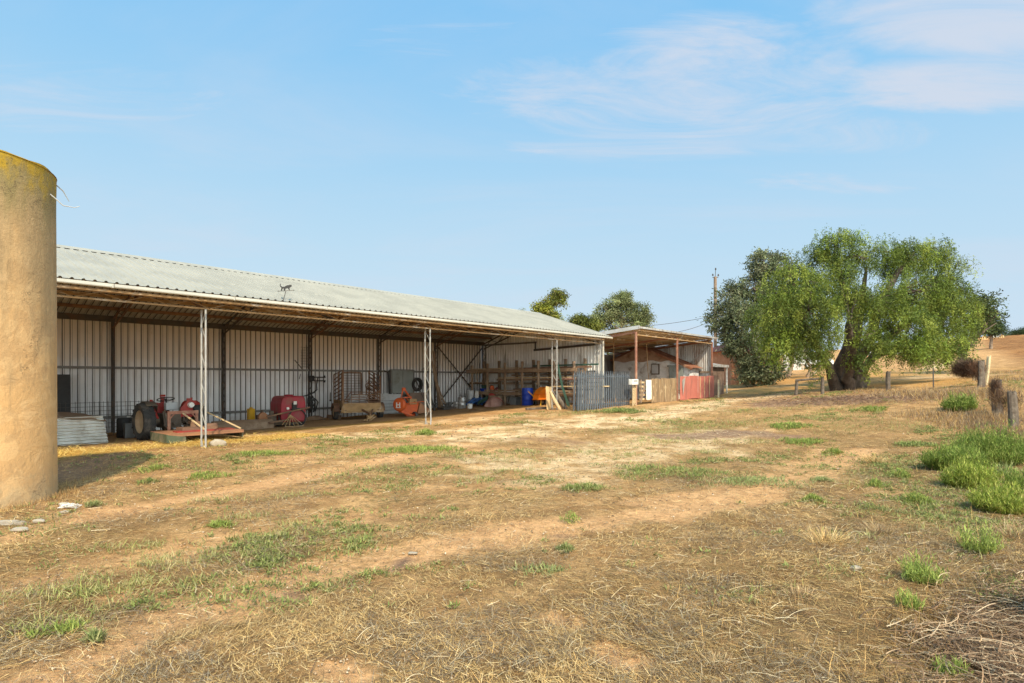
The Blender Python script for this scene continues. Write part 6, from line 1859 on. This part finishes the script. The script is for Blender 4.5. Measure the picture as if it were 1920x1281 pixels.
# ---- upright dead stalks, thick on the right and in the foreground
X, Y = spread(90000, 2.4, 30)
mk = masks(X, Y)
rt = sstep(-.1, .5, X / np.maximum(Y, 1))
pr = (mk['straw'] ** 1.3) * (.05 + .32 * rt) * sstep(.44, .66, fbm(X * 1.6, Y * 1.6, 65, 4)) * clear_of(X, Y)
sil = np.hypot(X + 7.62, Y - 7.8); pr = np.maximum(pr, .55 * (sil < 1.55) * (sil > 1.06)); pr = np.maximum(pr, .35 * (seg_dist(X, Y, [(-6.9, 8.9), (-8.6, 12.2)]) < .35))
m_ = VR.random(len(X)) < pr; X, Y = X[m_], Y[m_]
# a skirt of dead grass round the foot of the silo and along the edge of the dip beside it
aa_ = VR.uniform(-2.6, .9, 1500); rr_ = 1.09 + np.abs(VR.normal(0, .13, 1500)); u_ = VR.random(900)
X = np.concatenate([X, -7.62 + rr_ * np.cos(aa_), -6.75 - 1.9 * u_ + VR.normal(0, .12, 900)]); Y = np.concatenate([Y, 7.8 + rr_ * np.sin(aa_), 8.3 + 4.0 * u_ + VR.normal(0, .12, 900)])
n = len(X)
sc = np.clip(.8 + Y * .03, .85, 1.6)
V, Fq, C = ribbons(np.stack([X, Y, terr(X, Y) - .01], 1), VR.uniform(0, 6.28, n), VR.uniform(.04, .15, n) * (1 + .5 * sstep(.2, .7, X / np.maximum(Y, 1))), VR.uniform(.0022, .0042, n) * sc, np.abs(VR.normal(0, .42, n)), VR.uniform(0, .8, n),
                   pick(STRAW[1:4] + [(.34, .19, .08), (.46, .28, .12), (.22, .13, .065)], n))
o = arr_mesh('dead_stalks', V, Fq, M['straw'], C)
tag(o, 'upright dead grass stalks standing through the yard', 'grass', kind='stuff')
# ---- greyish twiggy thatch patches in the foreground
X, Y = spread(200000, 2.2, 12)
pr = sstep(.48, .66, fbm(X * 1.3 + 7, Y * 1.3, 66, 4)) * (1 - masks(X, Y)['bare'])
X, Y = keep(X, Y, pr * .8); n = len(X)
V, Fq, C = ribbons(np.stack([X, Y, terr(X, Y) + VR.uniform(0, .03, n)], 1), VR.uniform(0, 6.28, n), VR.uniform(.03, .13, n), VR.uniform(.0016, .0036, n), np.clip(VR.normal(1.30, .22, n), .2, 1.6), VR.uniform(-.5, .5, n),
                   pick([(.19, .14, .09), (.13, .10, .07), (.30, .23, .15), (.24, .19, .135), (.48, .38, .24)], n))
o = arr_mesh('twig_thatch', V, Fq, M['straw'], C)
tag(o, 'grey-brown twiggy thatch matted over the foreground', 'twigs', kind='stuff')
# ---- fallen brush and thick dead canes, bottom right corner
def canes(X, Y, L, Wd, lift, C, segs=6):
    """canes lying on the ground, curling sideways as they go"""
    n = len(X); az = VR.uniform(0, 6.28, n); kap = VR.normal(0, 1.3, n)
    cur = np.stack([X, Y], 1); pts = []; z0 = VR.uniform(0, lift, n); zs = VR.uniform(-.3, .5, n)
    for i in range(segs + 1):
        z = np.maximum(terr(cur[:, 0], cur[:, 1]) + .004, terr(X, Y) + z0 + zs * L * (i / segs) * (1 - .6 * i / segs))
        h = az + kap * i / segs
        s_ = np.stack([-np.sin(h), np.cos(h), np.full(n, .5)], 1); s_ = unit(s_)
        P = np.stack([cur[:, 0], cur[:, 1], z], 1); w_ = (Wd * .5 * (1 - .5 * i / segs))[:, None]
        pts += [P - s_ * w_, P + s_ * w_]
        cur = cur + np.stack([np.cos(h), np.sin(h)], 1) * (L / segs)[:, None]
    m_ = 2 * (segs + 1); V = np.stack(pts, 1)
    Fq = np.concatenate([(np.arange(n) * m_)[:, None] + np.array([2 * i, 2 * i + 1, 2 * i + 3, 2 * i + 2]) for i in range(segs)], 1).reshape(-1, 4)
    return V.reshape(-1, 3), Fq, np.repeat(C, m_, axis=0)


gx = VR.uniform(1560, 2010, 16000); gy = VR.uniform(1040, 1330, 16000)
m_ = VR.random(16000) < sstep(1580, 1900, gx + (gy - 1200) * .35) ** 1.5 * sstep(1060, 1180, gy + (gx - 1800) * .12)
gx, gy = gpts(gx[m_], gy[m_])
gx, gy = keep(gx, gy, .25 + .75 * sstep(.40, .58, fbm(gx * 2.5, gy * 2.5, 68, 3))); n = len(gx)
V, Fq, C = canes(gx, gy, VR.uniform(.06, .34, n), VR.uniform(.003, .008, n), .05, pick([(.46, .31, .18), (.33, .20, .11), (.60, .45, .28), (.15, .092, .052), (.24, .14, .075), (.12, .075, .045)], n))
o = arr_mesh('dead_canes', V, Fq, M['straw'], C)
tag(o, 'thick dead canes fallen in the bottom right corner', 'canes', kind='stuff')
# thinner curled stems and twigs through the whole foreground, light and dark
X, Y = spread(60000, 2.2, 14)
pr = masks(X, Y)['straw'] * (.15 + .85 * sstep(.42, .62, fbm(X * 1.7 + 3, Y * 1.7, 67, 4))) * clear_of(X, Y)
X, Y = keep(X, Y, pr * .7); n = len(X)
V, Fq, C = canes(X, Y, VR.uniform(.05, .20, n) * (.8 + Y * .05), VR.uniform(.002, .0045, n) * (.8 + Y * .08), .025, pick([(.13, .085, .05), (.20, .13, .07), (.09, .06, .04), (.60, .45, .25), (.72, .58, .36)], n), 5)
o = arr_mesh('fallen_stems', V, Fq, M['straw'], C)
tag(o, 'curled dark and pale stems fallen over the foreground', 'stems', kind='stuff')
# ---- low green ground weeds, scattered
GREEN = [(.27, .31, .08), (.34, .36, .11), (.21, .25, .07), (.44, .41, .16)]


def mat_weed(cx, cy, rx, ry, n, hgt, pal, ang=0.0, lw=(.03, .07, .010, .018), upright=.9):
    """points of a spreading weed patch in world units"""
    a = VR.uniform(0, 2 * PI, n); r_ = VR.random(n) ** .62
    r_ = r_ * (1 + .3 * np.sin(3 * a + cx) + .2 * np.sin(7 * a + cy))
    u_, v_ = r_ * np.cos(a) * rx, r_ * np.sin(a) * ry
    X = cx + u_ * math.cos(ang) - v_ * math.sin(ang); Y = cy + u_ * math.sin(ang) + v_ * math.cos(ang)
    # clumping
    m_ = VR.random(n) < .25 + .9 * sstep(.38, .60, fbm(X * 4.5, Y * 4.5, 71, 3)); X, Y, r_ = X[m_], Y[m_], r_[m_]; n = len(X)
    h = hgt * np.clip(1.1 - r_ * .8, .15, 1)
    Z = terr(X, Y) + VR.random(n) * h * .75
    return ribbons(np.stack([X, Y, Z], 1), VR.uniform(0, 2 * PI, n), VR.uniform(lw[0], lw[1], n), VR.uniform(lw[2], lw[3], n), np.clip(VR.normal(upright, .4, n), 0, 1.5), VR.uniform(0, .7, n),
                   pick(pal, n) * (.7 + .45 * (Z - terr(X, Y)) / max(hgt, .01))[:, None])


parts = []
# general sprinkle over the middle distance, and paler grass bottom left
X, Y = spread(26000, 4.2, 34)
mk = masks(X, Y)
pr = np.clip(sstep(.55, .74, fbm(X * .5 + 3, Y * .5, 51, 5)) * .9 + .02, 0, 1) * clear_of(X, Y) * (1 - mk['field']) * (1 - .8 * mk['dark']) * sstep(-.98, -.7, X / Y) * (1 - .85 * mk['bare']) * (1 - .5 * mk['pale'])
X, Y = keep(X, Y, pr)
sel = VR.permutation(len(X))[:2300]
for x_, y_ in zip(X[sel], Y[sel]):
    r_ = (.03 + .24 * VR.random() ** 2) * (1 + y_ * .03); parts.append(mat_weed(x_, y_, r_, r_ * .8, int(14 + 190 * r_), .03 + r_ * .12, GREEN, 0, (.02, .06, .005 + .0005 * y_, .009 + .0010 * y_)))
for (px, py, rx, ry, nn) in [(170, 1110, 1.0, .30, 1500), (330, 1060, .8, .35, 1100), (80, 1170, .5, .3, 600), (250, 1030, .6, .2, 500), (560, 990, .6, .3, 300), (700, 880, .9, .4, 300), (960, 860, 1.2, .5, 400), (1250, 830, 2.0, .8, 900), (1300, 800, 2.5, 1.0, 900), (1180, 810, 1.8, .7, 600),
                             (1450, 790, 3, .8, 900), (1600, 800, 2.5, .9, 700), (1150, 772, 3, .7, 1000), (1060, 778, 1.5, .5, 500), (1450, 770, 3, .8, 600), (1700, 800, 2, .8, 500), (1610, 772, 2.5, .5, 400), (600, 850, 1.2, .5, 400), (520, 1010, .7, .3, 300), (460, 975, .5, .25, 200),
                             (420, 940, .6, .25, 260), (300, 930, .5, .2, 160), (560, 930, .5, .25, 200), (640, 905, .6, .25, 260), (740, 915, .5, .2, 160), (830, 890, .6, .25, 240), (900, 900, .5, .2, 160), (660, 860, .8, .3, 240), (860, 855, .6, .25, 260), (950, 885, .6, .25, 260),
                             (1000, 850, .9, .35, 420), (1100, 850, .8, .3, 360), (1170, 855, .8, .3, 360), (1330, 850, .9, .3, 420), (1250, 812, 1.2, .4, 500), (1350, 800, 1.5, .5, 500), (1430, 832, .8, .3, 260), (1240, 790, 1.6, .5, 500), (1520, 785, 1.4, .4, 360), (1560, 770, 1.4, .4, 360), (1400, 770, 1.4, .4, 300), (1590, 910, .5, .3, 160), (1660, 960, .5, .3, 220), (1620, 1010, .5, .3, 200), (1760, 1000, .5, .3, 200), (1580, 1075, .35, .2, 120), (1440, 1110, .3, .2, 90)]:
    g = G(px, py); kk = 1 + g.y * .045
    parts.append(mat_weed(g.x, g.y, rx, ry, int(nn * 1.3), .05, [(.38, .38, .11), (.48, .45, .17), (.29, .31, .09), (.58, .49, .22)], PHI * .3, (.03 * kk, .08 * kk, .0024 * kk * 1.6, .0042 * kk * 1.6), .9))
V, Fq, C = join(parts)
o = arr_mesh('ground_weeds', V, Fq, M['grass'], C)
tag(o, 'sparse low green weeds and thin grass scattered over the yard', 'weeds', kind='stuff')

# ---- weed patches that stand out, each a plant of its own: photo x, y, half width px, height m, palette, label
LIGHT = [(.33, .40, .085), (.42, .46, .11), (.24, .30, .07)]
DEEP = [(.27, .33, .085), (.35, .39, .11), (.19, .245, .07), (.44, .42, .15)]
BLUEG = [(.31, .36, .12), (.40, .43, .16), (.24, .28, .095), (.46, .43, .18)]
named = [
    (785, 846, 92, .16, LIGHT, 'long bright green weed patch straight below the second front post'),
    (795, 815, 22, .22, LIGHT, 'small leafy green clump nearest the foot of the second front post'),
    (282, 882, 30, .20, LIGHT, 'round green weed clump right of the silo shadow'),
    (276, 907, 18, .12, DEEP, 'small green weed just below the round clump by the silo shadow'),
    (392, 894, 36, .12, LIGHT, 'spreading green weed below the first front post'),
    (500, 852, 60, .12, LIGHT, 'loose row of green weed right of the first front post'),
    (410, 987, 24, .06, LIGHT, 'flat pale green weed in the brown earth left of centre'),
    (178, 948, 14, .10, BLUEG, 'tiny bluish weed near the tangled wire'),
    (178, 1203, 14, .10, BLUEG, 'small bluish-green rosette low at the left'),
    (115, 1188, 44, .10, LIGHT, 'low green grass tuft at the lower left edge of the pale grass'),
    (1096, 918, 48, .20, DEEP, 'green mound with a dark left side in the middle of the yard'),
    (1252, 888, 110, .20, DEEP, 'widest green weed mat on the pale rubble'),
    (1412, 906, 92, .20, BLUEG, 'big bluish-green weed mat right of centre'),
    (1070, 978, 16, .20, LIGHT, 'small upright green plant on the bare track'),
    (1060, 1034, 14, .09, BLUEG, 'little pale green weed below the upright plant'),
    (1012, 1072, 46, .08, BLUEG, 'flat grey-green weed spreading in the dry grass of the foreground'),
    (1562, 851, 15, .22, LIGHT, 'neat round green tuft on the right of the yard'),
    (1685, 895, 20, .24, LIGHT, 'round green plant left of the big bush'),
    (1640, 913, 13, .20, LIGHT, 'slim green plant left of the round plant'),
    (1717, 942, 27, .30, LIGHT, 'grassy green plant below the big bush'),
    (1524, 940, 15, .16, LIGHT, 'solitary green tuft beside the bare track on the right'),
    (1540, 902, 16, .06, BLUEG, 'flat pale weed right of the big bluish mat'),
    (1712, 836, 42, .18, DEEP, 'low green weed bank left above the big bush'),
    (1480, 800, 34, .18, LIGHT, 'pale green weed by the burnt dark patch'),
    (1505, 829, 40, .10, LIGHT, 'low green weed right of the burnt dark patch'),
    (1632, 769, 26, .16, LIGHT, 'small green grass bank below the lone timber post'),
    (1160, 772, 40, .16, DEEP, 'green weeds along the foot of the palisade panels'),
]
for (px, py, hw, hg, pal, lab) in named:
    g = G(px, py); rx = hw * g.y / F
    ry = rx * (.55 if hw > 40 else .8)
    kk = max(1, g.y / 8)
    hg *= .62 if hw > 26 else .85
    V, Fq, C = mat_weed(g.x, g.y, rx * 1.1, ry * 1.15, int(min(4200, 450 + 3400 * rx * ry + 800 * rx)), hg, pal, .1, (.03 * kk ** .6, .075 * kk ** .6, .006 * kk ** .8, .012 * kk ** .8), .8)
    t = thing('weed_clump', lab, 'weed', g, 0, 'green weed clumps in the yard')
    arr_mesh('leaves', V - np.array(g), Fq, M['grass'], C, t)


# ---- feathery green bushes on the right: many fine upright stems with short side leaves
def feather_bush(lab, px, py, hw, hpx, pal, n, name='green_bush', cat='bush', back=0.0, dens=1.0):
    g = G(px, py); rx = hw * g.y / F; hg = hpx * g.y / F
    g = Vector((g.x, g.y + rx * .3 + back, tz(g.x, g.y + rx * .3 + back)))
    a = VR.uniform(0, 2 * PI, n); r_ = VR.random(n) ** .55
    bx = r_ * np.cos(a) * rx * .75; by = r_ * np.sin(a) * rx * .55
    lump = .45 + 1.0 * fbm(bx * 4 / max(rx, .2) + px, by * 4 / max(rx, .2), 81, 3)
    L = hg * VR.uniform(.40, 1.12, n) * (1.10 - .55 * r_ ** 2) * lump
    P = np.stack([g.x + bx, g.y + by, terr(g.x + bx, g.y + by) - .02], 1)
    az = np.arctan2(by, bx) + VR.normal(0, .5, n); tilt = .12 + .55 * r_ + VR.normal(0, .1, n); bend = VR.uniform(0, .35, n)
    kk = max(1, g.y / 7)
    parts = [ribbons(P, az, L, .005 * kk, tilt, bend, pick([tuple(c * .75 for c in pal[0])], n), 3)]
    h = np.stack([np.cos(az), np.sin(az), np.zeros(n)], 1)
    for q in np.linspace(.15, 1.0, 14):
        am = tilt + bend * q * .5
        d = h * np.sin(am)[:, None] + np.array([0, 0, 1.0]) * np.cos(am)[:, None]
        pos = P + d * (L * q)[:, None] + VR.normal(size=(n, 3)) * .012 * kk
        m_ = VR.random(n) < .9 * dens
        parts.append(ribbons(pos[m_], VR.uniform(0, 6.28, m_.sum()), VR.uniform(.03, .07, m_.sum()) * kk ** .6, VR.uniform(.0045, .0085, m_.sum()) * kk ** .8, VR.uniform(.2, 1.1, m_.sum()), VR.uniform(-.3, .3, m_.sum()),
                             pick(pal, m_.sum()) * (.6 + .5 * q)))  # leaves darken towards the base, shade painted into their colour
    V, Fq, C = join(parts)
    t = thing(name, lab, cat, g, 0, 'feathery green bushes along the right')
    arr_mesh('foliage', V - np.array(g), Fq, M['grass'], C, t)


FB = [(.18, .25, .045), (.25, .32, .055), (.12, .175, .03), (.33, .35, .09)]
FY = [(.28, .34, .05), (.36, .40, .065), (.20, .26, .04), (.44, .42, .11)]
feather_bush('largest dense green feathery bush at the right edge', 1870, 872, 66, 62, FB, 2700)
feather_bush('dark green feathery bush left of the largest one', 1802, 884, 52, 48, FB, 1900)
feather_bush('yellow-green feathery bush in front of the two dark ones', 1826, 918, 40, 52, FY, 1600)
feather_bush('lower bright green bush trailing to the right edge', 1888, 962, 44, 50, FY, 1600)
feather_bush('small green bush cut off by the right edge', 1926, 925, 24, 46, FB, 500)
feather_bush('rounded grassy green bush beneath the far fence posts', 1806, 770, 28, 28, FB, 700)
feather_bush('thin open green weed standing in the dry grass on the right', 1842, 1038, 24, 62, LIGHT, 130, 'green_weed', 'weed', dens=.6)
feather_bush('open green weed above the fallen dead canes', 1735, 1094, 30, 50, LIGHT, 150, 'green_weed', 'weed', dens=.6)
feather_bush('small green weed beside the shaded fallen canes', 1708, 1142, 16, 40, LIGHT, 90, 'green_weed', 'weed', dens=.6)
feather_bush('little bluish weed among bush stems at the right', 1884, 892, 14, 26, BLUEG, 90, 'green_weed', 'weed', dens=.7)
feather_bush('faint low green weed at the bottom right', 1790, 1270, 26, 30, LIGHT, 70, 'green_weed', 'weed', dens=.5)
feather_bush('dead-brown bush just beyond the right edge shading the fallen canes', 2070, 1190, 60, 150, [(.3, .2, .1), (.4, .28, .14), (.2, .13, .07)], 500, 'dead_bush', 'bush')
# ---- dry tussocks among the right-hand grass
for (px, py, hw, hpx, lab) in [(1550, 1020, 26, 44, 'pale dry grass tussock right of centre'), (1640, 868, 18, 28, 'tall dry tussock above the round green plant'), (1500, 1120, 26, 26, 'dark dry tussock in the right foreground'), (1900, 1010, 26, 50, 'rusty dry stalk clump at the right edge'),
                               (1650, 1000, 24, 30, 'short dry tussock below the grassy green plant'), (1345, 1250, 30, 30, 'broad dry tussock at the bottom of the foreground')]:
    g = G(px, py); rx = hw * g.y / F; hg = hpx * g.y / F; n = 240
    a = VR.uniform(0, 6.28, n); r_ = VR.random(n) ** .6 * rx
    X, Y = g.x + r_ * np.cos(a), g.y + r_ * np.sin(a) * .8
    V, Fq, C = ribbons(np.stack([X, Y, terr(X, Y) - .01], 1), a + VR.normal(0, .7, n), hg * VR.uniform(.5, 1.15, n), VR.uniform(.0025, .0045, n), .2 + .6 * r_ / rx + np.abs(VR.normal(0, .15, n)), VR.uniform(0, .8, n),
                       pick(STRAW[:5] if 'pale' in lab or 'tall' in lab else [(.36, .24, .12), (.46, .30, .15), (.28, .18, .1), (.56, .42, .22)], n), 3)
    t = thing('dry_tussock', lab, 'tussock', g, 0, 'dry grass tussocks on the right')
    arr_mesh('blades', V - np.array(g), Fq, M['straw'], C, t)


# ---- dead brush heaped on the fence, and weeds dried onto the posts
def brush(name, lab, c, rad, n, L, pal, az0=None, spreadaz=3.14, w=.008, group=None, cat='brush', up=1.25):
    c = np.array(c)
    d = unit(VR.normal(size=(n, 3))); P = c + d * np.array(rad) * (VR.random((n, 1)) ** .5)
    P[:, 2] = np.maximum(P[:, 2], terr(P[:, 0], P[:, 1]))
    az = VR.uniform(0, 6.28, n) if az0 is None else VR.normal(az0, spreadaz, n)
    V, Fq, C = ribbons(P, az, VR.uniform(.4, 1.0, n) * L, VR.uniform(.6, 1.3, n) * w, VR.normal(up, .4, n), VR.uniform(-.5, .5, n), pick(pal, n), 3)
    g = Vector((c[0], c[1], tz(c[0], c[1])))
    t = thing(name, lab, cat, g, 0, group)
    arr_mesh('twigs', V - np.array(g), Fq, M['straw'], C, t)


DKB = [(.10, .065, .045), (.16, .10, .065), (.07, .045, .035), (.22, .145, .09)]
RDB = [(.26, .125, .065), (.19, .09, .05), (.34, .20, .11), (.12, .065, .04)]
b0 = fp[2][0]
cz = at(1815, 694, 24.0)
brush('brush_heap', 'dark windblown heap of dead brush piled on the fence', tuple(cz), (.50, .6, .36), 5500, .42, DKB + RDB[1:2], PI - .15, 1.0, .010, up=1.3)
cz = at(1834, 700, 22.8)
brush('brush_heap', 'reddish-brown dry weeds heaped around the leaning fence post', tuple(cz), (.20, .3, .40), 900, .4, RDB, None, 3, .010, up=.4)
cz = at(1866, 735, 17.3)
brush('dry_climber', 'red-brown dead weeds clinging to the round-topped fence post', tuple(cz), (.12, .2, .42), 1200, .26, RDB + DKB, None, 3, .007, up=.8)
cz = at(1888, 755, 15.8)
brush('dry_climber', 'dark dead weeds hanging between the two nearest fence posts', tuple(cz), (.15, .6, .36), 1500, .25, RDB + DKB + STRAW[2:4], None, 3, .006, up=.8)
# grey brush band and tall dry grass along the fence line and at the field's edge
X = []; Y = []
P0 = [(1935, 860, 2400), (1905, 815, 2600), (1870, 785, 2600), (1842, 740, 2200), (1880, 700, 1500), (1920, 712, 1500), (1760, 745, 1500), (1800, 738, 1800), (1690, 740, 800), (1640, 734, 700), (1820, 800, 1500), (1740, 780, 1200), (1870, 850, 1200), (1720, 738, 900)]
for px, py, nn in P0:
    g = G(px, py); s_ = g.y / F
    X.append(VR.normal(g.x, 26 * s_, nn)); Y.append(VR.normal(g.y, 40 * s_, nn))
X = np.concatenate(X); Y = np.concatenate(Y); n = len(X)
V, Fq, C = ribbons(np.stack([X, Y, terr(X, Y) - .02], 1), VR.uniform(0, 6.28, n), VR.uniform(.08, .30, n), VR.uniform(.006, .012, n), np.abs(VR.normal(.3, .4, n)), VR.uniform(0, 1.0, n), pick(STRAW[1:4] + [(.30, .2, .12), (.24, .16, .10), (.38, .28, .17), (.20, .125, .07), (.42, .32, .20)], n))
o = arr_mesh('fence_grass', V, Fq, M['straw'], C)
tag(o, 'tall dry grass grown up along the right fence line', 'grass', kind='stuff')
# ---- bark and leaf litter under the pepper tree, straw by the shed, stones on the pale rubble
X, Y = [], []
for px, py, sx_, nn in [(1560, 748, 90, 2600), (1500, 752, 60, 1200), (1640, 742, 60, 1200)]:
    gx, gy = gpts(VR.normal(px, sx_, nn), VR.normal(py, 6, nn).clip(735, 775)); X.append(gx); Y.append(gy)
X = np.concatenate(X); Y = np.concatenate(Y); n = len(X)
V, Fq, C = ribbons(np.stack([X, Y, terr(X, Y) + .01], 1), VR.uniform(0, 6.28, n), VR.uniform(.06, .22, n), VR.uniform(.01, .03, n), VR.normal(1.45, .1, n), VR.uniform(-.2, .2, n), pick([(.20, .11, .08), (.28, .16, .11), (.13, .08, .06), (.36, .24, .15)], n))
o = arr_mesh('leaf_litter', V, Fq, M['straw'], C); tag(o, 'reddish-brown leaf litter spread under the pepper tree', 'litter', kind='stuff')
n = 9000
s_ = VR.uniform(-3, 9, n); p_ = VR.normal(16.4, .7, n)
X = s_ * SD - p_ * CD; Y = s_ * CD + p_ * SD
V, Fq, C = ribbons(np.stack([X, Y, terr(X, Y) + VR.uniform(0, .04, n)], 1), VR.uniform(0, 6.28, n), VR.uniform(.06, .2, n), VR.uniform(.006, .011, n), VR.normal(1.35, .2, n), VR.uniform(-.3, .3, n), pick([(.74, .52, .14), (.80, .60, .22), (.62, .42, .12)], n))
o = arr_mesh('loose_hay', V, Fq, M['straw'], C); tag(o, 'golden loose hay strewn along the front of the shed', 'hay', kind='stuff')
# pebbles: little faceted stones
X, Y = spread(70000, 2.4, 30)
mk = masks(X, Y); X, Y = keep(X, Y, (.22 + .6 * mk['pale'] + .3 * mk['bare']) * clear_of(X, Y)); n = len(X)
sz = (.003 + .011 * VR.random(n) ** 2.2) * np.clip(.6 + Y * .09, .8, 3)
oct_ = np.array([(1, 0, 0), (0, 1, 0), (-1, 0, 0), (0, -1, 0), (0, 0, .7), (0, 0, -.5)])
V = (np.stack([X, Y, terr(X, Y) + sz * .2], 1)[:, None, :] + oct_[None] * VR.uniform(.6, 1.4, (n, 6, 3)) * sz[:, None, None]).reshape(-1, 3)
f_ = np.array([(0, 1, 4), (1, 2, 4), (2, 3, 4), (3, 0, 4), (1, 0, 5), (2, 1, 5), (3, 2, 5), (0, 3, 5)])
Fq = ((np.arange(n) * 6)[:, None, None] + f_[None]).reshape(-1, 3)
o = arr_mesh('pebbles', V, Fq, M['straw'], np.repeat(pick([(.66, .52, .36), (.46, .29, .16), (.40, .25, .13), (.30, .19, .10), (.52, .35, .20), (.22, .14, .08)], n), 6, axis=0))
tag(o, 'small pebbles and clods strewn over the bare earth', 'pebbles', kind='stuff')
